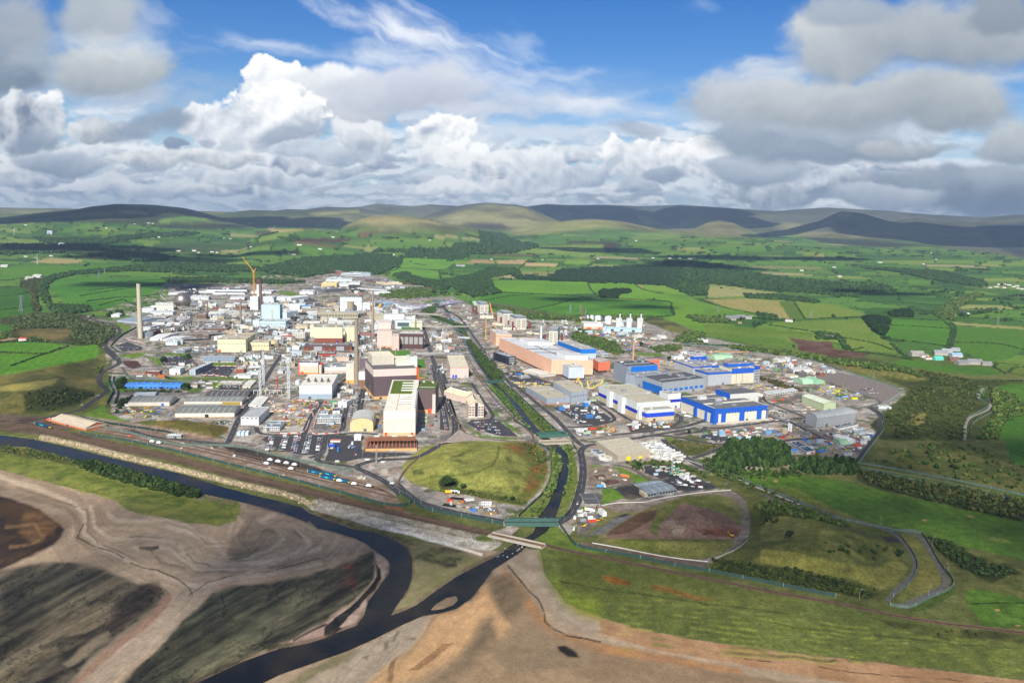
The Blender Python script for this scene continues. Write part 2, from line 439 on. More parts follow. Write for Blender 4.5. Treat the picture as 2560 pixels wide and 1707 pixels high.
 # materials
MATS={}
def nodes(m):
 m.use_nodes=True
 nt=m.node_tree
 return nt,nt.nodes.get('Principled BSDF')
def mat(col,kind='plain',k=1.0):
 key=(col,kind)
 if key in MATS:
  return MATS[key]
 m=bpy.data.materials.new('%s_%s'%(kind,col))
 nt,b=nodes(m)
 N,L=nt.nodes.new,nt.links.new
 c=lin(col)*(0.98 if kind in('wall','roof','paint')else 0.88)
 rough={'plain':0.75,'wall':0.7,'roof':0.8,'metal':0.35,'glass':0.12,'ground':0.95,'paint':0.35,'veg':0.95}[kind]
 b.inputs['Roughness'].default_value=rough
 b.inputs['Specular IOR Level'].default_value={'paint':0.5,'glass':0.6,'metal':0.5}.get(kind,0.2)
 if kind=='metal':
  b.inputs['Metallic'].default_value=0.85
 g=N('ShaderNodeNewGeometry')
 mp=N('ShaderNodeMapping')
 mp.inputs['Scale'].default_value={'wall':(0.35,0.35,0.05),'roof':(0.12,0.12,0.12)}.get(kind,(0.2,0.2,0.2))
 L(g.outputs['Position'],mp.inputs[0])
 n1=N('ShaderNodeTexNoise')
 n1.inputs['Scale'].default_value=1.0
 n1.inputs['Detail'].default_value=4
 n1.inputs['Roughness'].default_value=0.6
 L(mp.outputs[0],n1.inputs['Vector'])
 amp={'wall':0.1,'roof':0.2,'ground':0.5,'veg':0.5,'glass':0.2,'metal':0.15}.get(kind,0.2)
 mr=N('ShaderNodeMapRange')
 mr.inputs[1].default_value=0.25
 mr.inputs[2].default_value=0.75
 mr.inputs[3].default_value=1-amp
 mr.inputs[4].default_value=1+amp*0.6
 L(n1.outputs[0],mr.inputs[0])
 mix=N('ShaderNodeMix')
 mix.data_type='RGBA'
 mix.blend_type='MULTIPLY'
 mix.inputs[0].default_value=1
 mix.inputs[6].default_value=(*c,1)
 L(mr.outputs[0],mix.inputs[7])
 res=mix.outputs[2]
 if kind in('wall','roof'):
  sx=N('ShaderNodeSeparateXYZ')
  m2=N('ShaderNodeMapping')
  m2.inputs['Rotation'].default_value=(0,0,rad(12))
  L(g.outputs['Position'],m2.inputs[0])
  L(m2.outputs[0],sx.inputs[0])
  cbn=N('ShaderNodeCombineXYZ')
  if kind=='wall':
   ad=N('ShaderNodeMath')
   L(sx.outputs[0],ad.inputs[0])
   L(sx.outputs[1],ad.inputs[1])
   L(ad.outputs[0],cbn.inputs[0])
   L(sx.outputs[2],cbn.inputs[1])
  else:
   L(sx.outputs[0],cbn.inputs[0])
   L(sx.outputs[1],cbn.inputs[1])
  br=N('ShaderNodeTexBrick')
  br.offset=0.0
  br.inputs['Scale'].default_value=1.0
  br.inputs['Brick Width'].default_value=5.0 if kind=='wall' else 7.0
  br.inputs['Row Height'].default_value=4.5 if kind=='wall' else 16.0
  br.inputs['Mortar Size'].default_value=0.14 if kind=='wall' else 0.2
  br.inputs['Mortar Smooth'].default_value=0.3
  br.inputs['Color1'].default_value=(1.0,1.0,1.0,1)
  br.inputs['Color2'].default_value=(0.94,0.94,0.95,1)
  br.inputs['Mortar'].default_value=(0.8,0.8,0.81,1)
  L(cbn.outputs[0],br.inputs['Vector'])
  mx2=N('ShaderNodeMix')
  mx2.data_type='RGBA'
  mx2.blend_type='MULTIPLY'
  mx2.inputs[0].default_value=1
  L(res,mx2.inputs[6])
  L(br.outputs['Color'],mx2.inputs[7])
  res=mx2.outputs[2]
 L(res,b.inputs['Base Color'])
 MATS[key]=m
 return m
def mat_attr(name,rough=0.95,s1=0.35,s2=0.03,amp=0.35,spec=0.15):
 m=bpy.data.materials.new(name)
 nt,b=nodes(m)
 N,L=nt.nodes.new,nt.links.new
 b.inputs['Roughness'].default_value=rough
 b.inputs['Specular IOR Level'].default_value=spec
 at=N('ShaderNodeAttribute')
 at.attribute_name='cover'
 g=N('ShaderNodeNewGeometry')
 f=None
 for s,a in((s1,amp),(s2,amp*0.7)):
  n1=N('ShaderNodeTexNoise')
  n1.inputs['Scale'].default_value=s
  n1.inputs['Detail'].default_value=5
  n1.inputs['Roughness'].default_value=0.65
  L(g.outputs['Position'],n1.inputs['Vector'])
  mr=N('ShaderNodeMapRange')
  mr.inputs[1].default_value=0.3
  mr.inputs[2].default_value=0.7
  mr.inputs[3].default_value=1-a
  mr.inputs[4].default_value=1+a
  L(n1.outputs[0],mr.inputs[0])
  if f is None:
   f=mr.outputs[0]
  else:
   q=N('ShaderNodeMath')
   q.operation='MULTIPLY'
   L(f,q.inputs[0])
   L(mr.outputs[0],q.inputs[1])
   f=q.outputs[0]
 mix=N('ShaderNodeMix')
 mix.data_type='RGBA'
 mix.blend_type='MULTIPLY'
 mix.inputs[0].default_value=1
 L(at.outputs['Color'],mix.inputs[6])
 L(f,mix.inputs[7])
 L(mix.outputs[2],b.inputs['Base Color'])
 return m
def mat_water():
 m=bpy.data.materials.new('water')
 nt,b=nodes(m)
 N,L=nt.nodes.new,nt.links.new
 b.inputs['Base Color'].default_value=(0.012,0.011,0.010,1)
 b.inputs['Roughness'].default_value=0.14
 b.inputs['Specular IOR Level'].default_value=0.17
 b.inputs['IOR'].default_value=1.33
 n1=N('ShaderNodeTexNoise')
 n1.inputs['Scale'].default_value=0.5
 n1.inputs['Detail'].default_value=6
 g=N('ShaderNodeNewGeometry')
 L(g.outputs['Position'],n1.inputs['Vector'])
 n2=N('ShaderNodeTexNoise')
 n2.inputs['Scale'].default_value=0.018
 n2.inputs['Detail'].default_value=5
 L(g.outputs['Position'],n2.inputs['Vector'])
 cr=N('ShaderNodeValToRGB')
 cr.color_ramp.elements[0].position=.42
 cr.color_ramp.elements[0].color=(0.008,0.009,0.012,1)
 cr.color_ramp.elements[1].position=.66
 cr.color_ramp.elements[1].color=(0.034,0.026,0.018,1)
 L(n2.outputs[0],cr.inputs[0])
 L(cr.outputs[0],b.inputs['Base Color'])
 rr=N('ShaderNodeMapRange')
 rr.inputs[1].default_value=.35
 rr.inputs[2].default_value=.65
 rr.inputs[3].default_value=.08
 rr.inputs[4].default_value=.3
 L(n2.outputs[0],rr.inputs[0])
 L(rr.outputs[0],b.inputs['Roughness'])
 bp=N('ShaderNodeBump')
 bp.inputs['Strength'].default_value=0.6
 bp.inputs['Distance'].default_value=0.5
 L(n1.outputs[0],bp.inputs['Height'])
 L(bp.outputs[0],b.inputs['Normal'])
 return m
M_GROUND=mat_attr('ground_cover',0.95,0.45,0.08,0.42)
M_VEG=mat_attr('leaves',0.9,0.8,0.05,0.45)
M_WATER=mat_water()
M_BEACH=mat_attr('sand_and_silt',0.8,0.5,0.1,0.2,0.25)
for m_ in(M_GROUND,):
 pass
 # fast mesh makers
def np_mesh(name,V,Fc,mats,mi=None,cov=None,smooth=False):
 V=np.asarray(V,np.float32)
 Fc=np.asarray(Fc,np.int32)
 k=Fc.shape[1]
 me=bpy.data.meshes.new(name)
 me.vertices.add(len(V))
 me.vertices.foreach_set('co',V.ravel())
 me.loops.add(Fc.size)
 me.loops.foreach_set('vertex_index',Fc.ravel())
 me.polygons.add(len(Fc))
 me.polygons.foreach_set('loop_start',np.arange(0,Fc.size,k,dtype=np.int32))
 me.polygons.foreach_set('loop_total',np.full(len(Fc),k,np.int32))
 for m in mats:
  me.materials.append(m)
 if mi is not None:
  me.polygons.foreach_set('material_index',np.asarray(mi,np.int32))
 if smooth:
  me.polygons.foreach_set('use_smooth',np.ones(len(Fc),bool))
 me.update(calc_edges=True)
 if cov is not None:
  a=me.color_attributes.new('cover','FLOAT_COLOR','POINT')
  c4=np.ones((len(V),4),np.float32)
  c4[:,:3]=cov
  a.data.foreach_set('color',c4.ravel())
 return me
def link(name,me,parent=None,loc=None):
 o=bpy.data.objects.new(name,me)
 COL.objects.link(o)
 if parent is not None:
  o.parent=parent
 if loc is not None:
  o.location=loc
 return o
def tag(o,label=None,cat=None,gp=None,kind=None):
 if label:
  o['label']=label
 if cat:
  o['category']=cat
 if gp:
  o['group']=gp
 if kind:
  o['kind']=kind
 return o
class MB:
 def __init__(self,ux=(1,0,0),uy=(0,1,0)):
  self.v,self.f,self.m,self.mats=[],[],[],[]
  self.ux,self.uy=np.array(ux,float),np.array(uy,float)
 def mi(self,m):
  if m not in self.mats:
   self.mats.append(m)
  return self.mats.index(m)
 def pts(self,L):
  i0=len(self.v)
  for a,b,c in L:
   p=self.ux*a+self.uy*b
   self.v.append((p[0],p[1],c))
  return i0
 def face(self,idx,m):
  self.f.append(idx)
  self.m.append(self.mi(m))
 def box(self,a0,a1,b0,b1,c0,c1,m,top=None,bottom=False):
  i=self.pts([(a0,b0,c0),(a1,b0,c0),(a1,b1,c0),(a0,b1,c0),(a0,b0,c1),(a1,b0,c1),(a1,b1,c1),(a0,b1,c1)])
  for q in((0,1,5,4),(1,2,6,5),(2,3,7,6),(3,0,4,7)):
   self.face([i+k for k in q],m)
  self.face([i+4,i+5,i+6,i+7],top or m)
  if bottom:
   self.face([i+3,i+2,i+1,i],m)
  return self
 def frus(self,a,b,c0,c1,wa0,wb0,wa1,wb1,m,top=None):
  i=self.pts([(a-wa0,b-wb0,c0),(a+wa0,b-wb0,c0),(a+wa0,b+wb0,c0),(a-wa0,b+wb0,c0),(a-wa1,b-wb1,c1),(a+wa1,b-wb1,c1),(a+wa1,b+wb1,c1),(a-wa1,b+wb1,c1)])
  for q in((0,1,5,4),(1,2,6,5),(2,3,7,6),(3,0,4,7)):
   self.face([i+k for k in q],m)
  self.face([i+4,i+5,i+6,i+7],top or m)
  return self
 def prism(self,prof,s0,s1,m,axis='x',ends=None,skip=None):
  n=len(prof)
  mk=(lambda s,t,z:(s,t,z))if axis=='x' else(lambda s,t,z:(t,s,z))
  i=self.pts([mk(s0,t,z)for t,z in prof]+[mk(s1,t,z)for t,z in prof])
  for k in range(n-1):
   q=[i+k,i+k+1,i+n+k+1,i+n+k]
   self.face(q if axis=='y' else q[::-1],m)
  if ends:
   a=[i+k for k in range(n)]
   b=[i+n+k for k in range(n)]
   self.face(a,ends)
   self.face(b[::-1],ends)
  return self
 def tube(self,a,b,c0,c1,r0,r1,m,n=12,cap=None):
  i=self.pts([(a+r0*math.cos(t),b+r0*math.sin(t),c0)for t in[2*math.pi*k/n for k in range(n)]]+[(a+r1*math.cos(t),b+r1*math.sin(t),c1)for t in[2*math.pi*k/n for k in range(n)]])
  for k in range(n):
   self.face([i+k,i+(k+1)%n,i+n+(k+1)%n,i+n+k],m)
  self.face([i+n+k for k in range(n)],cap or m)
  return self
 def bar(self,p,q,w,m):
  p,q=np.array(p,float),np.array(q,float)
  d=q-p
  L=np.linalg.norm(d)
  d/=max(L,1e-6)
  u=np.cross(d,(0,0,1)if abs(d[2])<0.9 else(1,0,0))
  u/=np.linalg.norm(u)
  v=np.cross(d,u)
  u,v=u*w/2,v*w/2
  i=self.pts([tuple(x)for x in(p-u-v,p+u-v,p+u+v,p-u+v,q-u-v,q+u-v,q+u+v,q-u+v)])
  for k in((0,1,5,4),(1,2,6,5),(2,3,7,6),(3,0,4,7),(4,5,6,7),(3,2,1,0)):
   self.face([i+j for j in k],m)
  return self
 def mesh(self,name):
  me=bpy.data.meshes.new(name)
  me.from_pydata(self.v,[],self.f)
  for m in self.mats:
   me.materials.append(m)
  me.polygons.foreach_set('material_index',self.m)
  return me
 def build(self,name,parent=None,loc=None):
  return link(name,self.mesh(name),parent,loc)
def empty(name,loc,label,cat,gp=None):
 o=bpy.data.objects.new(name,None)
 COL.objects.link(o)
 o.location=loc
 o.empty_display_size=1
 return tag(o,label,cat,gp)
 # the land surface and its cover
pyl=np.concatenate([np.arange(1990,1740,-6.0),np.arange(1740,585,-2.2)])
Yl=np.array([P(IW/2,p)[1]for p in pyl])
Yl=Yl[Yl<9000]
Yf=Yl[-1]*1.006**np.arange(1,190)
Yf=Yf[Yf<24500]
Yl=np.concatenate([Yl,Yf])
Ul=np.linspace(-0.86,0.86,1290)
GX=Yl[:,None]*Ul[None,:]
GY=np.repeat(Yl[:,None],len(Ul),1)
NR,NC=GX.shape
GZ=gh(GX.ravel(),GY.ravel()).reshape(NR,NC)
PX,PY=proj(GX,GY,GZ)
RR=np.hypot(GX,GY)
NA=fbm(GX/45,GY/45,201,4)
NA=.5+(NA-.5)*sstep(8000,4500,RR)
NB=fbm(GX/9,GY/9,205,3)
ND=fbm(GX/400,GY/400,209,4)
K=1.0
COV=np.zeros((NR,NC,3))
FARMM=np.ones((NR,NC))
def mix_in(a,c):
 COV[:]=COV*(1-a[...,None])+c*a[...,None]
def patchwork(X,Y,size,ang,st):
 ca,sa=math.cos(ang),math.sin(ang)
 x=(X*ca+Y*sa)/(size*st)+(fbm(X/900,Y/900,301,3)-0.5)*2.2
 y=(-X*sa+Y*ca)/size+(fbm(X/900,Y/900,305,3)-0.5)*2.2
 ix,iy=np.floor(x),np.floor(y)
 d1=np.full(X.shape,9.0)
 d2=np.full(X.shape,9.0)
 cid=np.zeros(X.shape)
 for a in(-1,0,1):
  for b in(-1,0,1):
   cx,cy=ix+a,iy+b
   jx,jy=_hash(cx,cy,1)*0.7+0.15,_hash(cx,cy,2)*0.7+0.15
   d=np.maximum(abs(x-cx-jx),abs(y-cy-jy))*0.6+0.4*np.hypot(x-cx-jx,y-cy-jy)
   h=_hash(cx,cy,3)*0.999
   n1=d<d1
   d2=np.where(n1,d1,np.minimum(d2,d))
   cid=np.where(n1,h,cid)
   d1=np.where(n1,d,d1)
 return cid,(d2-d1)*size
CID,EDG=patchwork(GX,GY,190,0.3,1.5)
pal=[lin(c)for c in('3f7d38','4a8a3c','2f6a30','568f3f','3a7537','6a9445','2d6233','4f8540','78964c','3f8036','8f9a5c','356f34','4b8c3a','a39a6c','447a3c','70603f')]
pw=np.array([9,9,8,7,9,6,6,8,3,8,1.5,7,8,1.2,7,0.5])
cum_=np.cumsum(pw/pw.sum())
fi=np.searchsorted(cum_,CID)
COV[:]=np.array(pal)[np.clip(fi,0,15)]
COV*=(0.86+0.28*NA+0.1*(NB-0.5))[...,None]
mix_in(sstep(9,4,EDG)*(0.5+0.5*sstep(0.3,0.5,NB))*(RR>1500),lin('26381f'))
mix_in(sstep(2500,2000,RR),(lin('6b7040')*(1-sstep(.35,.65,NA))[...,None]+lin('55602f')*sstep(.35,.65,NA)[...,None]))
hi=sstep(165,260,GZ+(ND-0.5)*130)*(RR>6500)
moor=lin('85825a')*(1-sstep(0.35,0.65,ND))[...,None]+lin('5d6648')*sstep(0.35,0.65,ND)[...,None]
mix_in(hi,moor*(0.8+0.4*NA)[...,None])
mix_in(sstep(300,420,GZ+(fbm(GX/700,GY/700,222,4)-0.5)*260)*(RR>9000)*0.8,lin('55564f')*(0.8+0.4*NA[...,None]))
def pa(z,c,pts,soft=1.5,c2=None,sc=40.0,wob=2.5,a=1.0,st=1.0):
 pts=zl(z,pts)
 q=np.array(pts)
 mg=abs(soft)+wob+3
 m=(PX>q[:,0].min()-mg)&(PX<q[:,0].max()+mg)&(PY>q[:,1].min()-mg)&(PY<q[:,1].max()+mg)
 if not m.any():
  return
 xs,ys=PX[m],PY[m]
 gx,gy=GX[m],GY[m]
 if wob:
  xs=xs+(fbm(gx/14,gy/14,401,3)-0.5)*wob*2
  ys=ys+(fbm(gx/14,gy/14,405,3)-0.5)*wob*1.6
 al=sstep(-soft,soft,sdf(pts,xs,ys))*a
 cc=lin(c)[None,:]*np.ones((len(xs),1))
 if c2:
  n=sstep(0.36,0.64,fbm(gx/sc,gy/(sc*st),len(pts)*7+int(sc),5,0.6))[:,None]
  cc=cc*(1-n)+lin(c2)[None,:]*n
 COV[m]=COV[m]*(1-al[:,None])+cc*al[:,None]
 FARMM[m]*=1-al
def sk(z,c,pts,w=2.0,soft=1.0,wob=2.0,a=1.0,brk=0.0):
 pts=zl(z,pts)
 q=np.array(pts)
 mg=w+soft+wob+3
 m=(PX>q[:,0].min()-mg)&(PX<q[:,0].max()+mg)&(PY>q[:,1].min()-mg)&(PY<q[:,1].max()+mg)
 if not m.any():
  return
 xs,ys=PX[m],PY[m]
 gx,gy=GX[m],GY[m]
 xs=xs+(fbm(gx/20,gy/20,411,3)-0.5)*wob*2
 ys=ys+(fbm(gx/20,gy/20,415,3)-0.5)*wob*2
 al=sstep(w/2+soft,w/2-soft*0.3,ldist(pts,xs,ys))*a
 if brk:
  al=al*sstep(brk-0.1,brk+0.1,fbm(gx/12,gy/12,421,3))
 COV[m]=COV[m]*(1-al[:,None])+lin(c)[None,:]*al[:,None]
pa('E','566b4a',[(0,200),(200,150),(480,120),(620,95),(1000,82),(1200,105),(1360,165),(1300,200),(900,210),(300,200)],3,'324632',500,3)
pa('E','8c8159',[(760,122),(900,118),(970,140),(960,152),(830,145)],1,None,1,2)
pa('E','6f7c58',[(640,90),(760,80),(1010,82),(1050,95),(800,100)],1,'4f5c42',400,2)
pa('E','4d8a45',[(1020,180),(1200,160),(1310,170),(1600,160),(1560,180),(1300,190),(1050,200)],2,'6a9a4a',200,2)
pa('E','2c4030',[(1000,215),(1500,210),(1800,205),(2050,245),(1800,215),(1400,245),(1050,240)],3,'3a5035',300,3)
pa('E','41543c',[(1300,150),(1530,130),(1800,122),(2000,130),(2100,180),(2050,230),(1700,200),(1400,200)],3,'55633f',500,3)
pa('E','2b4630',[(1000,340),(1400,330),(1900,340),(1500,370),(1400,400),(1000,390)],5,'35583a',300,4,0.8)
pa('E','8f8d5a',[(2040,140),(2352,110),(2352,160),(2150,160)],3,'6d7048',300,3)
pa('F','9c9263',[(230,195),(350,155),(480,152),(560,160),(700,185),(860,215),(600,205),(400,215)],3,'868055',250,3)
pa('F','8e8a5c',[(720,170),(900,130),(1090,85),(1300,95),(1450,150),(1560,190),(1420,225),(1250,240),(1180,215),(980,205),(860,210)],5,'716d50',350,4)
pa('F','5b5147',[(950,205),(1180,205),(1250,240),(1150,250),(1000,235)],4,'4b4a3c',200,4)
pa('F','8f8c55',[(1200,260),(1380,220),(1550,180),(1800,175),(2000,205),(2150,235),(1900,235),(1700,255),(1450,270),(1300,285)],5,'7a8250',250,4)
pa('F','5b5d66',[(1370,95),(1880,85),(2352,90),(2352,215),(2200,220),(2050,190),(1850,180),(1560,180),(1450,120)],4,'3c4a3c',600,4)
pa('F','9d8f6e',[(2060,150),(2140,160),(2240,215),(2150,215),(2100,190)],3,None,1,3)
pa('F','93806a',[(1500,150),(1640,140),(1660,180),(1560,180)],3,'6d6553',200,3)
pa('F','3f7c48',[(1250,330),(1600,265),(1850,225),(2100,250),(2050,290),(1650,320),(1350,350)],5,'4a8c4a',260,4,0.75)
pa('F','50824a',[(2000,300),(2200,255),(2352,250),(2352,320),(2100,330)],4,'6d9a55',200,4,0.8)
pa('F','3a3f30',[(1600,325),(1900,320),(1960,345),(1920,385),(1780,385),(1760,360),(1640,340)],3,'46422f',160,3)
pa('F','a79c6c',[(745,285),(830,280),(900,290),(895,302),(760,300)],1,None,1,1.5)
pa('F','9aa06a',[(910,290),(1000,300),(1070,315),(1040,322),(930,305)],1,None,1,1.5)
pa('F','5d4238',[(0,303),(190,308),(200,320),(60,333),(0,333)],1,None,1,1.5)
pa('E','5c4038',[(1940,305),(2290,305),(2300,318),(2150,333),(1960,325)],1,'523a33',80,1.5)
pa('E','b3a572',[(1755,225),(1795,225),(1800,245),(1960,243),(2020,255),(1780,262),(1745,245)],1,'a29a64',80,1.5)
pa('E','5e4a3c',[(1670,255),(1770,252),(1760,272),(1660,275)],1,None,1,1.5)
pa('G','98905e',[(215,215),(280,185),(350,178),(440,200),(440,230),(330,215)],3,'7d7c52',150,3)
pa('G','85805a',[(0,220),(200,215),(520,235),(560,250),(480,280),(300,285),(100,265),(0,262)],4,'6f7a4c',250,4)
pa('G','8c8258',[(700,262),(1000,252),(1300,262),(1480,300),(1200,300),(900,285)],4,'747048',250,4)
pa('G','333f33',[(860,285),(1300,305),(1500,320),(1680,345),(1350,350),(1000,320)],3,'3a4a3a',200,3)
pa('G','565e54',[(820,240),(1050,165),(1120,130),(1250,140),(1400,185),(1700,240),(2000,300),(2276,380),(2276,420),(1900,370),(1500,300),(1300,262),(1000,250)],4,'686b54',450,4)
pa('G','7f8a5b',[(1080,150),(1120,132),(1200,140),(1170,160)],2,None,1,3)
pa('G','414b58',[(1980,215),(2276,190),(2276,420),(2100,350)],5,'38433e',500,4)
pa('G','1f3524',[(480,270),(600,268),(860,298),(700,290),(500,282)],1,None,1,2)
pa('G','1f3524',[(495,325),(570,325),(578,340),(500,338)],1,None,1,2)
pa('G','8c8a58',[(540,470),(1000,475),(990,485),(560,482)],1,None,1,2)
pa('G','a5a068',[(235,605),(500,612),(740,640),(700,660),(480,660),(280,665)],1,'9a9a60',60,2)
pa('G','a3965c',[(260,680),(510,672),(725,690),(800,805),(760,800),(600,770),(400,730)],1,'96914f',30,2,1,4)
pa('G','4c7a33',[(725,690),(810,692),(890,800),(800,808)],1)
pa('G','648f3c',[(815,692),(1100,715),(1300,780),(1000,800),(900,800)],1,'6c8f42',80,2)
pa('G','4a8a33',[(0,600),(120,640),(230,690),(500,750),(600,775),(590,790),(140,790),(0,785)],1,'56963a',120,2)
pa('G','4b7f30',[(0,790),(400,830),(480,850),(950,890),(930,925),(760,920),(800,975),(560,960),(240,900)],1,'5d8a3a',100,2)
pa('G','5a8a3c',[(660,820),(900,815),(1250,800),(1330,900),(1480,970),(1490,1020),(1200,1000),(1110,930),(960,880),(800,850)],1,'6b8e42',120,2)
pa('G','5b3f33',[(780,918),(900,935),(1060,948),(1075,990),(1290,1022),(1270,1042),(1080,1048),(960,1020),(850,1000),(840,960)],1,'6e5547',25,2.5)
pa('G','3f8a2f',[(1420,800),(1800,815),(1815,870),(1790,975),(1400,925),(1375,890)],1,'3a7f2e',150,2)
pa('G','3d7f2f',[(1845,850),(2276,865),(2276,990),(2200,1050),(2060,1080),(1840,990),(1820,930)],1,'437f33',150,2)
pa('G','9a9a5c',[(1815,822),(2276,855),(2276,868),(1820,840)],1)
pa('G','2f6a30',[(1210,628),(1440,635),(1480,660),(1470,690),(1230,680)],1)
pa('G','2d6530',[(1480,640),(1780,700),(1770,745),(1640,740),(1480,690)],1,'3c7d36',120,2)
pa('G','3f7f2f',[(1420,1080),(1560,1050),(1700,1090),(2060,1110),(2150,1150),(2000,1160),(1700,1130),(1500,1100)],1,'39752d',80,2)
pa('F','56a03c',[(535,430),(640,432),(860,440),(900,455),(820,510),(700,505),(520,490)],1,'4c9538',90,2)
pa('F','4c9838',[(450,515),(510,492),(700,512),(780,520),(790,560),(700,570),(540,530),(460,530)],1,'56a03c',90,2)
pa('F','ac9068',[(955,455),(1000,445),(1130,447),(1140,462),(980,462)],1)
pa('F','b59a6e',[(1150,445),(1365,443),(1330,468),(1160,470)],1)
pa('F','c0a878',[(1325,475),(1350,462),(1555,468),(1540,487),(1360,483)],1)
pa('F','8b8a55',[(1310,520),(1560,525),(1480,545),(1320,535)],1)
pa('F','62a346',[(1590,452),(1760,450),(1760,475),(1600,472)],1)
pa('F','5a9a44',[(1250,375),(1600,350),(1850,345),(1860,400),(1720,430),(1500,405),(1280,395)],2,'7b9a50',90,3)
pa(3,'58a332',[(130,0),(700,5),(1130,20),(1145,90),(1200,140),(700,150),(240,128),(140,60)],1,'4c962f',200,2)
pa(3,'4f9a2f',[(1145,25),(1620,42),(1700,95),(1830,130),(2100,190),(2000,225),(1650,195),(1300,180),(1180,120)],1,'5aa336',200,2)
pa(3,'62a13c',[(1650,50),(1900,60),(2100,110),(2160,150),(1850,120),(1760,115)],1)
pa(3,'a59a5c',[(1640,45),(1700,55),(1720,85),(1680,75)],1)
pa(3,'3f8a2a',[(0,150),(230,130),(700,150),(1260,185),(1090,175),(800,255),(540,310),(100,240),(0,220)],1,'368026',200,2)
pa(3,'2f7a26',[(1060,180),(1300,195),(1970,225),(2030,290),(2010,380),(1100,365),(720,340),(560,305),(820,255)],1,'43902f',220,3)
pa(3,'4f932f',[(2000,225),(2352,240),(2352,570),(2130,480),(1900,395),(2020,380),(2050,300)],1,'599a36',150,2)
pa(3,'4b5a2c',[(0,240),(300,260),(700,345),(1000,380),(1040,440),(700,420),(400,300),(0,260)],2,'5d6338',60,3)
pa(3,'4a5230',[(1380,385),(1850,385),(2130,480),(2352,580),(2352,640),(2000,620),(1840,560),(1700,450),(1400,420)],2,'6a6a3a',60,3)
pa(3,'7c7a42',[(1830,560),(1900,500),(2000,470),(2130,510),(2180,545),(2050,590)],3,'6b6c3a',40,3)
pa(3,'3b4a25',[(1000,600),(1200,590),(1400,640),(1500,740),(1540,780),(1430,790),(1200,690),(1050,650)],2,'54552e',40,3)
pa(3,'44702e',[(820,590),(1000,600),(1050,650),(900,640)],2,'5a6a34',40,3)
pa(1,'2f7d2a',[(-330,330),(-260,250),(0,225),(500,235),(870,245),(925,285),(850,370),(840,410),(910,480),(620,540),(150,560),(0,520),(-180,470)],1.5,'3d8a2f',200,2)
pa('H','4a4a2c',[(0,480),(300,480),(620,490),(760,500),(1000,600),(1000,720),(860,780),(620,750),(500,740),(0,740)],2,'3b4526',50,4)
pa('H','8b7c48',[(530,570),(650,545),(820,575),(830,590),(700,595)],1.5,'7c7142',30,3)
pa('H','7b6b3d',[(150,635),(400,615),(620,635),(600,690),(480,720),(180,690)],3,'5d5a34',40,4)
pa('H','a08e6a',[(0,700),(90,685),(150,700),(60,720),(0,725)],1.5)
pa('H','3f8a26',[(0,745),(200,728),(400,735),(560,765),(430,825),(240,820),(0,822)],1.5,'46902a',100,2)
pa('H','469228',[(240,880),(430,828),(600,770),(830,755),(850,830),(800,880),(500,930),(0,1015),(0,830),(380,828)],1.5,'3f8a26',100,2)
pa('H','2f7426',[(0,575),(130,600),(90,645),(0,655)],1.5)
pa('H','317328',[(0,270),(290,290),(330,440),(250,490),(0,530)],1.5,'2a6826',100,2)
pa('H','3d852c',[(0,90),(300,80),(1091,90),(1091,150),(700,150),(420,180),(0,210)],2,'4a8c34',120,3)
pa('H','a89a62',[(270,45),(450,15),(700,35),(690,55),(500,65),(300,55)],1)
pa('H','6c6435',[(0,1025),(400,960),(800,870),(860,880),(880,1000),(840,1060),(850,1170),(640,1290),(400,1340),(0,1350)],2,'4d5229',50,4)
pa('H','8f8445',[(0,1110),(300,1070),(500,1040),(480,1080),(420,1120),(150,1150),(0,1150)],3,'7a7540',40,4)
pa('H','867c45',[(560,1050),(840,1050),(820,1150),(700,1140),(560,1080)],3,'6f6c3b',40,4)
pa('H','2b3a1c',[(200,1170),(420,1100),(620,1120),(820,1170),(700,1250),(500,1310),(220,1330)],6,'3c4424',60,5)
pa('H','3f7a2c',[(890,1080),(940,1040),(960,1130),(930,1230)],1.5)
pa('H','80763e',[(880,1190),(930,1190),(900,1270),(840,1260),(860,1220)],2)
pa('P','a39c93',[(205,795),(330,810),(395,800),(425,765),(420,712),(640,700),(700,720),(760,690),(810,670),(960,690),(1070,745),(1130,740),(1190,770),(1330,800),(1440,830),(1520,790),(1600,800),(1680,830),(1800,850),(1950,880),(2100,920),(2265,985),(2210,1015),(2195,1060),(2140,1145),(1990,1130),(1760,1120),(1720,1170),(1780,1200),(1750,1240),(1600,1260),(1490,1255),(1420,1340),(1380,1330),(1400,1280),(1340,1250),(1250,1300),(1070,1260),(990,1215),(900,1200),(760,1170),(560,1115),(400,1080),(280,1040),(280,900),(262,870),(330,820)],1.5,'88827b',35,1.5)
n_=fbm(GX/22,GY/22,501,4)
def scatter_tone(z,pts,c,lo,hi,sc,seed,a=0.8):
 pts=zl(z,pts)
 q=np.array(pts)
 m=(PX>q[:,0].min())&(PX<q[:,0].max())&(PY>q[:,1].min())&(PY<q[:,1].max())
 al=sstep(-1,1,sdf(pts,PX[m],PY[m]))*sstep(lo,hi,fbm(GX[m]/sc,GY[m]/sc,seed,4))*a
 COV[m]=COV[m]*(1-al[:,None])+lin(c)*al[:,None]
YARD=[(215,790),(430,715),(800,675),(1070,745),(1330,800),(1700,840),(2265,985),(2140,1145),(1400,1320),(1000,1215),(280,1040),(262,870)]
scatter_tone('P',YARD,'5d5b5d',0.54,0.62,30,511,0.7)
scatter_tone('P',YARD,'9c8674',0.54,0.62,26,517,0.7)
scatter_tone('P',YARD,'c9c2b6',0.56,0.66,16,523,0.6)
scatter_tone('P',YARD,'4a5c2c',0.63,0.67,28,531,0.8)
G1='4f8a2c'
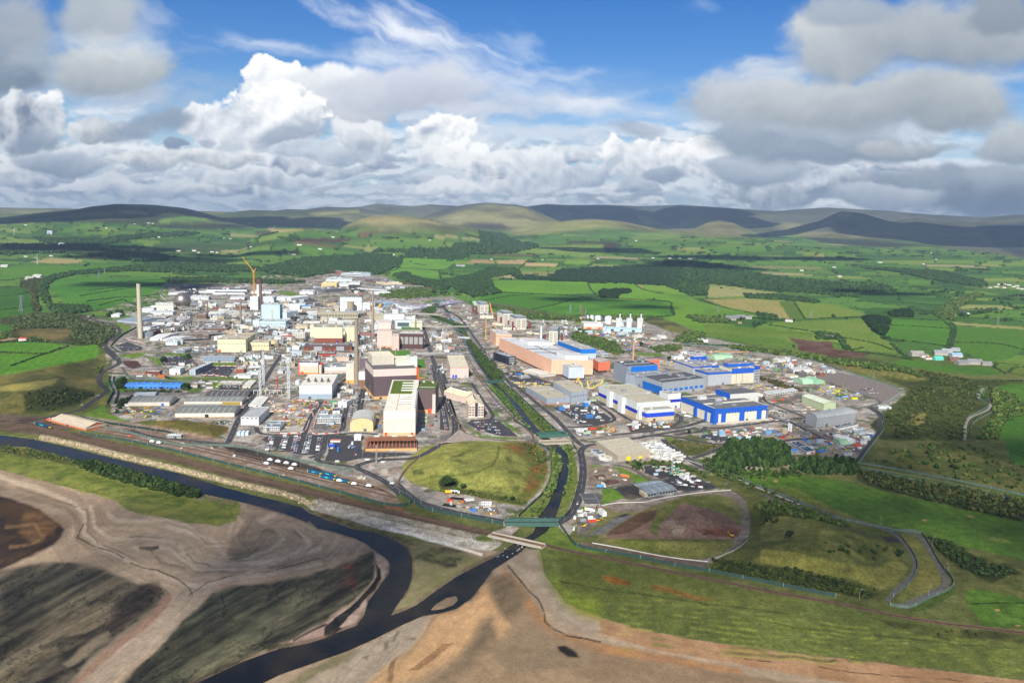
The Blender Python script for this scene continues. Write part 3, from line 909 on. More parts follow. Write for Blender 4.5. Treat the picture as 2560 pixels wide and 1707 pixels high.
for z_,pts_ in((5,[(700,120),(850,150),(860,220),(830,235)]),(5,[(890,95),(1120,95),(1110,125),(900,120)]),(5,[(360,400),(480,355),(640,380),(900,375),(1140,400),(1150,420),(470,500),(400,500)]),(5,[(880,345),(1200,340),(1180,378),(900,370)]),(5,[(1230,350),(1500,345),(1870,365),(1870,380),(1250,375)]),(5,[(1310,195),(1640,195),(1640,228),(1310,225)]),(5,[(1130,465),(1280,480),(1270,500),(1140,500)]),(5,[(1380,400),(1520,400),(1490,460),(1400,465)]),(5,[(1620,170),(1780,160),(1840,180),(1700,190)]),(5,[(10,750),(260,640),(290,720),(480,800),(540,800),(470,860),(200,810)]),(1,[(130,580),(350,590),(330,620),(150,620)]),(1,[(330,710),(440,705),(540,750),(480,800),(470,770)]),(1,[(420,1040),(650,1010),(690,1030),(600,1070),(430,1060)]),(1,[(1070,280),(1650,290),(1640,300),(1080,290)]),(1,[(2050,380),(2200,360),(2352,430),(2352,450),(2200,420)]),(6,[(820,1080),(860,1080),(860,1090)]),(7,[(270,440),(330,520),(450,580),(800,610),(800,625),(430,600),(290,500)]),(7,[(620,400),(760,480),(880,600),(830,570),(700,480)]),(7,[(520,310),(590,320),(640,400),(600,380)]),(7,[(500,50),(640,40),(1230,545),(1180,560),(900,370),(760,240),(760,360),(640,230)]),(7,[(660,60),(700,80),(1240,550),(1190,560)]),(7,[(1560,900),(1720,890),(1700,905),(1580,925)]),(7,[(1810,910),(1880,905),(2210,1060),(2030,1080),(1990,1040)]),(7,[(1700,1150),(1800,1110),(1940,1230),(1720,1300),(1700,1260)]),('C',[(0,940),(140,1110),(0,1110)]),('C',[(900,150),(1000,160),(950,200)]),(2,[(140,395),(200,390),(320,460),(260,460)]),(2,[(1500,500),(1560,465),(1620,470),(1540,510)]),(3,[(960,510),(1060,520),(1300,545),(1000,540)]),(3,[(1620,760),(1900,770),(1950,800),(1640,790)])):
 pa(z_,G1,pts_,1.0,'5d8a34',30,1.5)
pa(5,'5d5a2c',[(555,835),(700,800),(1100,795),(1350,830),(1565,870),(1540,930),(1420,992),(1200,990),(900,940),(690,890),(580,860)],1.5,'6d5f30',40,2)
pa(5,'44602a',[(560,830),(700,800),(800,800),(700,850)],2)
pa(7,'8f8f48',[(-390,1010),(-400,900),(-300,790),(-180,700),(40,655),(300,635),(600,640),(900,650),(1040,680),(1110,750),(1140,960),(1080,1130),(940,1260),(860,1320),(640,1290),(300,1190),(-40,1160),(-280,1090)],1.5,'7a8040',45,2)
pa(7,'5a6a32',[(640,680),(900,650),(1120,760),(1140,950),(1050,1130),(860,1310),(760,1290),(880,1130),(940,900),(800,760)],8,'7a5a2c',45,5)
pa(7,'4b6030',[(130,1130),(400,1150),(760,1180),(860,1310),(640,1290),(300,1190),(120,1170)],4,'6a7038',30,5)
for p_ in([(100,820),(220,760),(340,720),(330,745),(200,800)],[(110,850),(170,830),(250,850),(220,870)],[(680,800),(760,810),(740,880),(690,860)],[(720,930),(860,960),(850,1000),(700,980)],[(780,1100),(830,1110),(810,1160),(760,1140)],[(-300,950),(-200,930),(-150,990),(-280,1000)]):
 pa(7,'52622e',p_,4,'66703a',20,5)
sk(7,'55652e',[(620,700),(600,800),(540,900),(400,960),(150,1000),(-100,1020)],5,2,2,0.8)
sk(7,'6a7a38',[(0,1030),(300,1090),(700,1150),(860,1170),(890,1050),(940,900),(850,780)],3,2,2,0.8)
sk(7,'2a4022',[(40,1080),(140,1080)],22,5,3)
sk(7,'3c4d24',[(150,1150),(900,1290)],9,4,4,0.7)
pa(7,'5f7434',[(560,40),(660,30),(1250,560),(1130,565),(860,380),(700,210)],1,'4a6628',20,2)
pa(7,'5a7a30',[(1150,700),(1200,690),(1380,690),(1440,900),(1450,1080),(1400,1250),(1300,1440),(830,1440),(1000,1280),(1120,1100),(1165,980)],1,'6b7a3a',25,2)
pa(2,'44602a',[(1900,860),(1990,880),(2352,1260),(2352,1320),(2190,1300),(1980,1000)],1,'3c5826',20,2)
pa(2,'44602a',[(1560,620),(1680,640),(1930,730),(1960,800),(1990,860),(1880,820),(1800,720)],1,'3c5826',20,2)
pa(2,'44602a',[(1470,590),(1640,480),(1760,490),(1600,600)],1,'3c5826',20,2)
pa('P','5f4f40',[(0,1060),(100,1062),(150,1072),(319,1112),(438,1136),(557,1168),(700,1202),(802,1226),(938,1262),(1074,1292),(1193,1318),(1235,1330),(1215,1342),(1150,1332),(1074,1314),(938,1284),(802,1248),(700,1222),(557,1190),(438,1156),(250,1118),(150,1092),(0,1075)],1,'6b5a48',20,1.5)
sk('P','6f7a3c',[(0,1090),(100,1098),(250,1128),(438,1163),(560,1195),(700,1230),(800,1256)],7,2,2,0.9)
sk('P','66733a',[(330,1095),(438,1122),(557,1150),(700,1184),(850,1222),(960,1250)],7,2,2,0.8,0.35)
pa('P','85705f',[(210,1040),(300,1052),(420,1070),(520,1090),(640,1118),(760,1158),(860,1190),(940,1200),(990,1235),(1000,1262),(930,1250),(800,1216),(640,1176),(480,1136),(330,1100),(230,1075)],1.5,'97867a',25,1.5)
pa('P','3c3634',[(555,1115),(620,1120),(700,1140),(800,1170),(820,1185),(700,1165),(590,1135)],1,'4b4340',20,1.5)
pa('P','4a4038',[(0,1035),(100,1040),(230,1070),(150,1072),(60,1062),(0,1058)],2,'6a5a4c',20,2)
sk('P','b4a487',[(105,1093),(200,1113),(319,1143),(438,1170),(560,1201),(640,1219),(700,1232),(750,1247),(782,1262)],13,1.5,2,1)
pa('P','d6cebf',[(781,1250),(800,1246),(900,1275),(1000,1300),(1100,1320),(1190,1338),(1240,1350),(1258,1358),(1225,1378),(1190,1380),(1150,1368),(1060,1345),(960,1325),(880,1305),(800,1285),(770,1268)],1,'b3a998',10,1.5)
pa('P','b3a894',[(790,1245),(1000,1292),(1190,1334),(1258,1352),(1220,1356),(1100,1332),(900,1284),(795,1258)],1,'8a8171',8,1)
for k_ in range(60):
 x_=800+k_*7.4
 sk('P','837a6c',[(x_,1248+(x_-800)*0.228),(x_-9,1268+(x_-800)*0.228)],1,0.8,0.3,0.5)
pa('B','8b5a3f',[(760,170),(860,185),(960,235),(960,255),(880,250),(780,200)],2,'7d6a50',20,3)
pa('B','5f7434',[(1440,420),(1500,400),(1560,430),(1570,450),(1450,445)],1)
pa('B','5d7f33',[(1880,430),(1950,350),(2040,340),(2200,490),(2352,530),(2352,560),(1960,480)],1,'6b8a3c',30,2)
pa('B','97887a',[(1560,380),(1680,335),(1760,345),(1700,400),(1650,395)],1,'b0a698',8,2)
pa('C','7a7548',[(150,1100),(380,990),(360,750),(700,720),(900,690),(1100,640),(1500,610),(1640,700),(1670,900),(1640,1030),(1280,1230),(900,1190),(500,1120),(190,1060)],2,'5f6633',30,3)
pa('C','7d7066',[(360,750),(560,700),(760,700),(900,670),(1200,620),(1480,605),(1600,680),(1650,840),(1660,1000),(1560,1100),(1440,1170),(1300,1240),(1200,1225),(1350,1180),(1500,1080),(1570,950),(1600,780),(1500,680),(1350,640),(1100,660),(880,720),(700,790),(500,800)],2,'8f8377',20,3)
pa('C','79695f',[(170,1060),(280,1070),(700,1150),(1290,1235),(1290,1290),(900,1240),(500,1160),(200,1100)],2,'6c5c50',20,2)
pa('C','8a6f60',[(880,900),(1070,715),(1230,750),(1480,830),(1590,940),(1540,1030),(1300,1040),(1000,1030),(400,1030),(560,900),(700,800),(850,780),(800,900),(780,980),(850,1010)],2,'7a6050',22,3)
pa('C','8a6f5c',[(870,920),(980,850),(1100,900),(1050,1000),(950,1020)],4,'a08c7a',8,4)
pa('C','6a3f2a',[(1130,950),(1300,940),(1590,950),(1540,1010),(1350,1010)],5,'7a4a33',20,4,0.8)
pa('C','77773e',[(850,790),(1000,700),(1400,660),(1540,800),(1560,900),(1480,830),(1230,750),(1070,715),(900,860),(800,960),(770,960)],3,'5f6831',20,3)
pa('C','57422f',[(430,960),(700,800),(850,780),(820,860),(600,980),(400,1010)],2,'634c3c',20,2)
pa('C','6f6d6b',[(190,1030),(300,960),(420,890),(480,850),(660,820),(440,950),(380,1000),(310,990)],2,'5d5b5a',15,2)
pa('C','3f3e3f',[(440,850),(560,815),(620,815),(560,840)],1)
pa('C','7c7a40',[(390,1040),(900,1035),(1500,1050),(1520,1090),(1400,1170),(1200,1205),(900,1170),(600,1110),(380,1070)],2,'65702f',25,3)
pa('C','8c8378',[(150,1000),(160,760),(300,740),(330,900),(200,1000)],2,'6a625c',12,2)
pa('C','7b6c5e',[(250,440),(420,395),(480,430),(560,480),(640,530),(600,560),(330,590),(240,560)],2,'8f8272',14,3)
pa('C','3f3e40',[(360,535),(420,520),(520,530),(500,550),(400,560)],2)
for r_ in([(300,480),(380,470),(410,500),(320,510)],[(380,540),(430,520),(510,530),(450,555)]):
 pa('C','5d3f3c',r_,1,'6b4c45',9,1)
pa('C','3d3a3c',[(465,595),(560,570),(640,560),(700,590),(760,670),(640,680),(560,670)],1,'5c4f48',15,1.5)
pa('C','3b3a3e',[(730,400),(900,385),(1040,400),(1250,530),(1400,590),(1100,620),(1000,610),(880,510),(740,460)],1,'48464a',20,1.5)
pa('C','3b3a3e',[(220,720),(250,640),(370,645),(340,735)],1,'6a6668',8,1)
pa('C','6b6640',[(930,190),(1000,160),(1400,215),(1400,240),(1150,320),(1080,300),(1000,230)],2,'4c5a2c',30,3)
pa('C','4a5a2c',[(1220,360),(1330,370),(1470,470),(1600,520),(1900,620),(2091,700),(2091,760),(1800,680),(1500,560),(1300,440)],3,'5f6434',25,4)
pa('C','56602f',[(560,370),(700,360),(1000,370),(1200,450),(1450,560),(1500,600),(1400,590),(1200,480),(1000,395),(730,390),(700,430),(620,400)],2,'6d6c3a',18,3)
pa('C','686c36',[(1500,610),(1650,640),(1900,720),(2200,830),(2400,880),(2500,1100),(2200,1400),(1290,1260),(1640,1050),(1670,900),(1640,700)],3,'545c2c',40,4)
pa('D','85833f',[(0,560),(60,500),(150,470),(320,540),(300,590),(180,620),(100,650),(0,650)],4,'75763c',30,4)
pa('D','85813f',[(0,700),(200,720),(500,790),(760,820),(880,760),(960,830),(870,930),(780,970),(600,900),(300,850),(0,790)],4,'78773a',30,4)
pa('D','7b7a3d',[(400,560),(620,600),(850,680),(880,760),(700,800),(560,790),(420,700),(330,640)],5,'5a6431',25,5)
pa('D','33401f',[(-300,760),(0,800),(250,830),(500,900),(760,970),(780,1000),(700,1030),(300,950),(0,900),(-300,830)],4,'4a5428',25,5)
pa('D','3e4c24',[(0,430),(200,430),(500,500),(600,560),(540,580),(380,510),(200,480),(60,500),(0,520)],4,'56602f',25,4)
pa('D','3d3b3d',[(780,625),(850,625),(900,640),(910,665),(820,650)],1)
pa('D','78743a',[(880,600),(1000,620),(1080,720),(1160,850),(1170,940),(960,1050),(880,1030),(1000,880),(1010,800),(960,700)],2,'666c36',20,3)
pa('D','44602a',[(960,1085),(1250,945),(1260,990),(1100,1090),(980,1110)],2)
pa('D','6b6c38',[(-60,300),(180,290),(440,420),(1000,570),(1350,680),(1705,760),(1705,880),(1500,880),(1050,620),(700,540),(200,400),(-60,330)],3,'545c2e',35,4)
pa('D','42742a',[(-240,190),(0,195),(130,205),(420,250),(560,270),(880,350),(1250,430),(1500,480),(1705,530),(1705,775),(1300,680),(1050,615),(620,500),(430,420),(200,310),(0,305),(-180,260)],2,'4c802c',60,3)
pa('D','7a8a3c',[(100,300),(240,310),(430,420),(300,400)],4,'5f7a30',20,4)
pa('D','6f8a3c',[(1440,610),(1560,620),(1620,660),(1500,660)],4,'4f7a2c',20,4)
pa('D','4a5a2c',[(1030,600),(1300,680),(1500,800),(1705,980),(1705,1240),(1450,1220),(1360,1070),(1250,950),(1150,800)],3,'646636',30,4)
pa('D','28381a',[(1080,620),(1250,670),(1450,790),(1600,800),(1705,860),(1600,870),(1500,930),(1300,830),(1150,720)],4,'38481f',20,5)
pa('D','3f6f26',[(1320,970),(1400,955),(1640,1000),(1705,1030),(1705,1215),(1450,1200),(1370,1100)],2,'487a2a',30,2)
sk('D','1a3a14',[(1365,1055),(1500,1052),(1705,1048)],2,1,1)
pa('D','4c8230',[(1490,1130),(1600,1115),(1700,1140),(1690,1180),(1560,1185)],1.5)
for x_,y_,w_ in((102,262,9),(25,251,7),(1060,518,8),(1362,488,14),(1530,1096,12),(1665,1196,10)):
 sk('D','a3805a',[(x_-w_,y_),(x_+w_,y_)],4,1,1)
pa('D','6b6c38',[(640,170),(900,80),(1150,20),(1500,60),(1705,150),(1705,340),(1300,270),(1000,210),(760,180)],3,'4f5c2c',40,4)
pa('D','33421e',[(640,190),(1000,260),(1705,390),(1705,530),(1300,440),(1000,370),(700,300),(620,250)],2,'46502a',30,4)
pa('D','2f7426',[(1580,0),(1705,0),(1705,180),(1620,130)],2,'377f2a',40,2)
pa('G','4a5a2a',[(1000,1040),(1300,1050),(1560,1120),(1800,1170),(2276,1200),(2276,1568),(1380,1568),(1300,1470),(1560,1250),(1200,1100)],3,'3c4a24',40,4)
pa('G','7d7740',[(1120,1095),(1350,1100),(1600,1150),(1680,1190),(1600,1190),(1400,1160),(1160,1130)],3,'6a6a38',30,4)
pa('G','3a7a2a',[(2120,1220),(2276,1210),(2276,1330),(2130,1300)],3,'44852e',50,2)
pa('G','357328',[(2140,1450),(2276,1390),(2276,1568),(2120,1568)],3,'3c7c2a',50,2)
pa('G','8a8044',[(1560,1400),(1660,1390),(1640,1480),(1570,1470)],3,'6d6a38',20,3)
pa('G','3f7a2a',[(1990,1240),(2040,1235),(2020,1300),(1985,1310)],1)
pa('D','44732a',[(640,165),(900,205),(1300,280),(1705,355),(1705,395),(1300,320),(900,235),(660,185)],1.5,'56783a',30,2)
SAND=[(-900,1040),(0,1078),(200,1130),(330,1160),(560,1150),(640,1160),(700,1165),(730,1185),(870,1235),(1130,1265),(1240,1262),(1250,1320),(1300,1385),(1400,1425),(1600,1470),(1900,1508),(2352,1562),(3300,1660),(3300,1950),(-900,1950)]
pa('S','a3937f',SAND,1.5,'918271',45,2,1,2)
pa('A','776b5c',[(0,380),(300,460),(470,560),(400,700),(0,900),(-300,900),(-300,380)],8,'85786a',40,5)
pa('A','40301f',[(-300,500),(0,450),(60,470),(200,510),(300,580),(390,655),(340,725),(200,800),(0,890),(-300,980)],5,'2b211a',40,5)
pa('A','735838',[(150,545),(260,560),(330,620),(320,690),(200,730),(110,660)],10,'4b3826',25,8,0.85)
sk('A','7a6244',[(40,640),(200,620),(260,690),(180,740),(60,760)],5,5,6,0.6)
pa('A','5a5446',[(-300,1000),(0,900),(180,855),(420,845),(600,878),(830,975),(950,985),(1000,1040),(900,1180),(700,1340),(480,1560),(380,1700),(-300,1700)],8,'4a473c',60,6)
pa('A','24241f',[(0,960),(180,905),(420,850),(600,890),(640,930),(420,1000),(300,1090),(120,1180),(0,1300)],18,'3b3a30',30,10,0.95)
pa('A','27261f',[(-200,1320),(0,1160),(260,1060),(300,1150),(160,1300),(0,1420),(-200,1600)],20,'3f3d31',30,10,0.9)
pa('A','211f1b',[(830,985),(940,985),(985,1035),(900,1120),(700,1250),(500,1400),(340,1540),(240,1700),(60,1700),(300,1480),(480,1330),(640,1210),(700,1080)],16,'38302a',30,6)
pa('A','756d5e',[(560,1290),(640,1250),(660,1290),(560,1370),(420,1470),(380,1450),(470,1370)],6,None,1,6,0.8)
pa('A','6d6655',[(0,1480),(200,1390),(330,1330),(340,1380),(200,1460),(80,1568),(0,1620)],8,'57523f',20,8,0.8)
sk('A','22211c',[(620,1230),(520,1290),(380,1310),(240,1350)],8,5,8,0.7)
sk('A','908579',[(1200,1050),(1000,1200),(800,1350),(600,1500),(480,1640)],70,18,6,0.9)
sk('A','7c6152',[(1000,1060),(900,1190),(700,1340),(520,1500),(420,1600)],14,8,5,0.75)
pa('A','494b3b',[(1100,1180),(1180,1120),(1270,1025),(1400,985),(1700,965),(1960,880),(1960,1280),(1700,1320),(1450,1430),(1180,1568),(1050,1700),(650,1700),(800,1490),(980,1320)],6,'3a3e33',40,6)
pa('A','22241d',[(1000,1330),(1200,1220),(1400,1180),(1360,1260),(1100,1400),(900,1500),(750,1620),(650,1640),(800,1480)],18,'35372b',20,10,0.9)
pa('A','25271f',[(1280,1250),(1500,1180),(1560,1200),(1350,1310),(1150,1440),(1000,1520),(1050,1440)],16,'3c3f31',20,10,0.85)
pa('A','5f5f4c',[(1150,1480),(1400,1350),(1600,1260),(1620,1290),(1400,1420),(1200,1540)],8,'4c4e3c',20,8,0.8)
pa('A','47523a',[(1650,1000),(1909,950),(1909,1010),(1700,1060)],10,None,1,8,0.7)
for pts_,w_ in(([(0,340),(200,400),(420,480),(500,560),(500,680),(640,780),(900,900),(1100,980),(1180,990),(1400,940),(1700,900),(1909,850)],8),([(540,520),(560,640),(640,700),(900,700),(1060,740),(1130,830),(1200,860),(1500,860),(1800,800),(1909,760)],7),([(1000,640),(1250,700),(1340,800),(1500,820),(1650,740),(1690,710),(1560,600),(1640,560)],8),([(1740,620),(1850,740),(1700,820),(1500,860)],5),([(640,560),(700,600),(1000,600),(1150,640)],6),([(800,760),(1000,760),(1100,840),(1200,900),(1500,890)],6)):
 sk('A','b8ab9c',pts_,w_,5,5,0.6)
for pts_,w_ in(([(100,400),(400,500),(520,540),(520,660),(600,740),(740,800)],3),([(780,690),(960,700),(1060,740)],4),([(1120,800),(1160,850),(1250,870)],3),([(900,780),(960,850),(1200,910),(1400,905),(1700,860)],4),([(1520,600),(1570,640),(1640,700)],4),([(1750,660),(1800,700)],4)):
 sk('A','6d6153',pts_,w_,3,5,0.7,0.35)
sk('A','3a2c1e',[(495,620),(460,700),(560,750),(680,790),(780,850),(860,885),(930,895),(1060,945),(1130,1000),(1150,1040)],2.2,1.2,3,0.95,0.3)
sk('A','3a2c1e',[(1130,1045),(1230,970),(1400,920),(1600,900),(1909,820)],1.6,1.2,3,0.8,0.4)
sk('A','33261c',[(840,760),(900,765),(940,758)],6,3,3,0.8)
pa('A','7d7061',[(1380,700),(1500,600),(1620,640),(1680,700),(1600,770),(1400,830),(1350,800)],6,'8a7d6d',20,5)
sk('A','5d5a30',[(1370,832),(1480,810),(1540,760)],3,2,3,0.7)
pa('A','818a40',[(-200,180),(0,160),(150,165),(450,250),(800,310),(1190,440),(1420,480),(1440,545),(1400,600),(1300,630),(1150,615),(1000,585),(850,560),(740,525),(690,485),(600,455),(400,405),(190,345),(0,290),(-200,260)],2,'64763a',22,5)
pa('A','54702e',[(0,200),(400,280),(700,370),(1000,450),(1200,450),(1400,500),(1380,590),(1250,600),(1100,560),(800,440),(400,330),(0,240)],7,'76823a',16,6)
pa('A','46562c',[(0,150),(250,190),(450,230),(520,250),(430,270),(200,230),(0,190)],3,'6a6638',20,3)
pa('A','8a7a62',[(1200,440),(1420,480),(1380,500),(1150,470)],4,'6f7a3a',15,4)
pa('B','837e5e',[(700,380),(880,440),(1000,470),(1300,540),(1500,565),(1560,560),(1300,695),(1150,790),(1000,900),(812,985),(900,850),(975,700),(965,545),(850,430)],3,'75754f',20,3)
pa('B','4b4d33',[(960,500),(1150,480),(1350,530),(1400,570),(1250,640),(1100,610),(1000,570)],6,'6b6b48',10,6,0.9)
pa('B','53503a',[(700,360),(900,430),(1150,480),(1400,530),(1250,540),(1000,490),(840,440)],3,'6d694c',10,3)
pa('B','5c5038',[(240,220),(430,270),(700,350),(680,370),(560,360),(400,310),(260,260)],3,'77704a',12,3)
pa('B','3c3226',[(1210,620),(1300,610),(1300,635),(1220,645)],3,None,1,3,0.7)
pa('B','49493a',[(-20,740),(200,700),(400,640),(560,570),(680,520),(705,600),(700,720),(600,840),(480,930),(250,1060),(0,1200),(-100,1260),(-100,800)],6,'3b3c31',25,6)
pa('B','3b2c26',[(450,620),(560,600),(600,680),(560,780),(440,860),(400,800),(480,720)],10,'5d3a30',15,8,0.8)
pa('B','2c2823',[(300,850),(480,760),(520,820),(400,920),(280,940)],10,None,1,8,0.8)
sk('B','5b594a',[(640,880),(480,980),(300,1060),(150,1150),(0,1240)],12,8,5,0.8)
pa('B','a3958c',[(690,510),(740,520),(800,590),(812,640),(760,720),(700,790),(640,860),(690,740),(720,640)],2,'8c7f74',8,3)
pa('B','a08f87',[(640,860),(620,980),(560,1060),(420,1110),(330,1150),(200,1190),(60,1195),(150,1130),(300,1060),(420,980),(560,890)],3,'8b7a72',12,4)
pa('B','1d1c1a',[(705,600),(735,650),(748,720),(700,800),(600,900),(560,970),(470,1080),(400,1130),(330,1140),(330,1080),(400,1010),(500,940),(600,850),(690,750),(715,690)],2,'2c2a28',10,3)
pa('B','9e8f87',[(540,960),(620,910),(615,970),(560,1040),(470,1090),(440,1080),(490,1010)],2,'8b7a72',10,4)
sk('B','28211e',[(340,1060),(220,1110),(100,1180)],4,3,4,0.8)
pa('B','938a7c',[(1110,990),(1050,1080),(1000,1200),(850,1300),(650,1491),(500,1700),(-100,1700),(130,1491),(330,1345),(550,1250),(800,1120),(950,1040)],4,'8f877b',30,4)
pa('B','5f5c40',[(-100,1600),(150,1420),(380,1290),(600,1230),(500,1320),(280,1420),(100,1560)],8,'6d6a4c',20,6,0.85)
for pts_ in([(860,1100),(880,1110),(840,1190),(825,1180)],[(760,1190),(800,1180),(790,1240),(760,1250)],[(930,1170),(1000,1150),(990,1175)],[(600,1300),(660,1280),(640,1320)]):
 pa('B','5d554a',pts_,3,None,1,3,0.7)
pa('B','7d6c57',[(650,1491),(850,1310),(1000,1210),(1120,1000),(1240,940),(1500,740),(1560,700),(1700,680),(1850,860),(2030,1110),(2352,1200),(3400,1430),(5700,1780),(5700,2100),(400,2100)],6,'8c7a63',40,5)
pa('B','a68a68',[(1150,1000),(1300,940),(1450,850),(1510,770),(1560,860),(1640,1000),(1680,1060),(1600,1190),(1540,1040),(1480,1040),(1380,1200),(1250,1330),(1050,1440),(900,1491),(600,1540),(700,1440),(820,1340),(960,1260),(1050,1150)],14,'b39370',40,6)
pa('B','a07a52',[(1610,640),(1720,720),(1850,880),(1920,1000),(2020,1110),(2352,1190),(3400,1390),(3400,1430),(2200,1240),(1950,1120),(1780,900)],6,'8f7052',30,5)
pa('B','6f614e',[(1520,700),(1700,690),(1820,850),(1790,950),(1660,1030),(1570,900)],16,'6d604c',15,7)
pa('B','756753',[(1490,1040),(1560,990),(1600,1190),(1520,1200),(1400,1400),(1240,1491),(1100,1491),(1300,1330),(1420,1180)],18,'6b5f4e',20,7)
pa('B','7a6c59',[(1620,1180),(1900,1060),(2000,1130),(2300,1240),(2300,1380),(1900,1400),(1700,1380),(1560,1300)],14,'857560',50,8)
pa('B','1f1a17',[(2040,1225),(2100,1215),(2180,1260),(2200,1300),(2120,1300),(2060,1260)],4,None,1,3)
for k_ in range(12):
 sk('B','6b4c30',[(950+k_*22,1400-k_*17),(1030+k_*22,1385-k_*17)],2.2,2,4,0.75,0.35)
pa('B','4f3c28',[(780,1480),(800,1350),(850,1300),(840,1380),(820,1491)],4,None,1,4,0.6)
pa('S','8a6d50',[(1180,1268),(1240,1268),(1250,1330),(1300,1385),(1400,1425),(1600,1470),(1900,1508),(2352,1562),(3300,1660),(3300,1740),(2352,1630),(1900,1560),(1500,1490),(1300,1430),(1220,1350)],3,'9a7d60',30,3,1,2)
pa('B','8d8172',[(1660,600),(1800,500),(1890,510),(1920,650),(1990,750),(2080,900),(2200,990),(2352,1040),(2352,1130),(2200,1120),(2050,1060),(1950,920),(1850,780),(1720,650)],3,'9b9082',15,3)
sk('B','42352a',[(1680,630),(1750,720),(1830,810),(1900,870),(1940,960),(1950,1040),(2030,1100),(2120,1140),(2250,1160),(2352,1185)],3,1.5,3,0.95,0.25)
sk('D','33261c',[(-100,1415),(0,1425),(200,1440),(400,1462),(600,1500),(900,1525),(1705,1580)],1.6,1.2,3,0.9,0.45)
sk('D','5d4a38',[(0,1380),(700,1440),(1705,1540)],5,4,4,0.5,0.4)
sk('B','c9c3b8',[(1600,590),(1720,540),(1780,505)],4,1.5,2,0.7,0.3)
sk('B','efeae0',[(760,345),(1000,410),(1200,465),(1380,515),(1480,545)],6,2,2,0.8,0.2)
pa('S','66743a',[(1240,1262),(1300,1262),(1420,1292),(1700,1345),(2050,1412),(2352,1478),(3200,1640),(3200,1680),(2352,1560),(2000,1515),(1700,1485),(1450,1440),(1330,1400),(1290,1370),(1255,1320)],2,'566630',35,4,1,2)
pa('B','71862f',[(1960,700),(2100,720),(2352,780),(2352,1010),(2200,980),(2080,890),(2000,770)],28,'66782f',25,4)
pa('B','4c6a28',[(1900,520),(2100,530),(2300,570),(2352,600),(2352,700),(2200,690),(2000,640),(1920,620)],20,'66783a',20,6,0.8)
pa('C','666d33',[(0,1130),(400,1210),(900,1310),(1400,1420),(2091,1560),(2091,1700),(1400,1640),(700,1600),(0,1480)],4,'58632c',40,5,0.8)
pa('C','8a5a24',[(370,1350),(440,1350),(610,1405),(605,1440),(480,1430),(380,1385)],3,'6b4a20',8,4)
pa('C','8a5f28',[(780,1435),(900,1440),(1100,1500),(1350,1560),(1200,1568),(900,1490),(790,1470)],4,'6f5226',10,4,0.85)
sk('C','2f4a20',[(0,1400),(200,1440),(420,1480),(900,1540),(1300,1600),(2000,1680)],2.2,1,2,0.8)
sk('D','3a5024',[(0,1190),(400,1230),(900,1275),(1200,1310),(1705,1350)],3,1.5,2,0.8)
pa('D','3a3a1c',[(700,1140),(1000,1190),(1400,1225),(1705,1260),(1705,1330),(1200,1290),(850,1200)],4,'5a6030',20,4,0.8)
sk('D','55691f',[(120,1205),(300,1225),(400,1240)],7,4,3,0.7)
for q_ in range(9):
 sk('D','4f5c2a',[(-700,1010+q_*38),(0,1105+q_*36),(800,1215+q_*28),(1705,1300+q_*20)],3+q_%3,4,7,0.5,0.5)
 sk('D','8a9440',[(-900,1000+q_*42),(0,1120+q_*36),(800,1235+q_*27),(1705,1312+q_*20)],3,4,8,0.45,0.55)
_g=np.clip((COV[...,1]-np.maximum(COV[...,0],COV[...,2]))/(COV[...,1]+1e-4)*1.6,0,1)
COV[...,0]+=0.1*_g*COV[...,1]
COV[...,1]*=1-0.17*_g
COV*=(1+(_g*sstep(1500,2600,RR))[...,None]*np.array([.16,.1,-.1]))
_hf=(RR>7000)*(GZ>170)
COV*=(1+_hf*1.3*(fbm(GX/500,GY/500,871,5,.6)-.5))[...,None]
_st=np.sin((GX*.9+GY*.35+NA*4)/2.6)*.06*_g*sstep(3600,1500,RR)
COV*=(1+_st)[...,None]
COV[...,2]*=1-0.25*_g
_m=(PY>1110)&(PX<2700)&(sdf(zl('S',SAND),PX,PY)>0)
_x,_y=PX[_m],PY[_m]
_wx=(fbm(_x/90,_y/50,821,4)-.5)*34
_wy=(fbm(_x/90,_y/50,825,4)-.5)*26
TIDE=[zl('A',[(-60,330),(200,400),(420,480),(500,560),(500,680),(640,780),(900,900),(1100,980),(1180,1000),(1400,940),(1700,900),(1960,830),(2120,640),(1900,560),(1500,520)]),zl('A',[(540,520),(560,640),(640,700),(900,700),(1060,740),(1200,860),(1500,860),(1800,800),(1900,700),(1700,600),(1560,600),(1500,690)]),zl('A',[(1180,1000),(1000,1200),(700,1450),(450,1700)]),zl('B',[(1680,630),(1750,720),(1900,870),(1950,1040),(2120,1140),(2352,1190),(2900,1310),(4000,1560),(5600,1800)]),zl('B',[(1500,760),(1400,900),(1250,1020),(1100,1200),(900,1400),(700,1600)])]
_d=np.full(_x.shape,1e9)
for _p in TIDE:
 _d=np.minimum(_d,ldist(_p,_x+_wx,_y+_wy))
_s=fbm(_d/7.0,_x/160.0,831,5,.6)-.5
_s2=fbm(_d/2.6+3,_x/60.0,841,3)-.5
_rd=sdf(RIVER_MAIN,_x,_y)
_wt=sstep(-10,0,_rd+(fbm(GX[_m]/12,GY[_m]/12,881,3)-.5)*12)*.65
COV[_m]=COV[_m]*(1-_wt[:,None])+lin('4a3f33')*_wt[:,None]
_u,_v=(_x*.876-_y*.48),(_x*.48+_y*.876)
_q=fbm(_u/170+5,_v/13,851,5,.6)-.5
_q2=fbm(_u/40+5,_v/9,855,4,.6)-.5
_mud=sstep(.16,.05,COV[_m].mean(1))*sstep(1310,1390,_y)
COV[_m]=COV[_m]*(1+(_q*2.6+_q2*1.2)*_mud)[:,None].clip(.25,3)
_c=fbm(_u/95+9,_v/42,861,4,.55)
_ch=(sstep(.016,.004,abs(_c-.5))+sstep(.010,.003,abs(_c-.62)))*_mud*.7
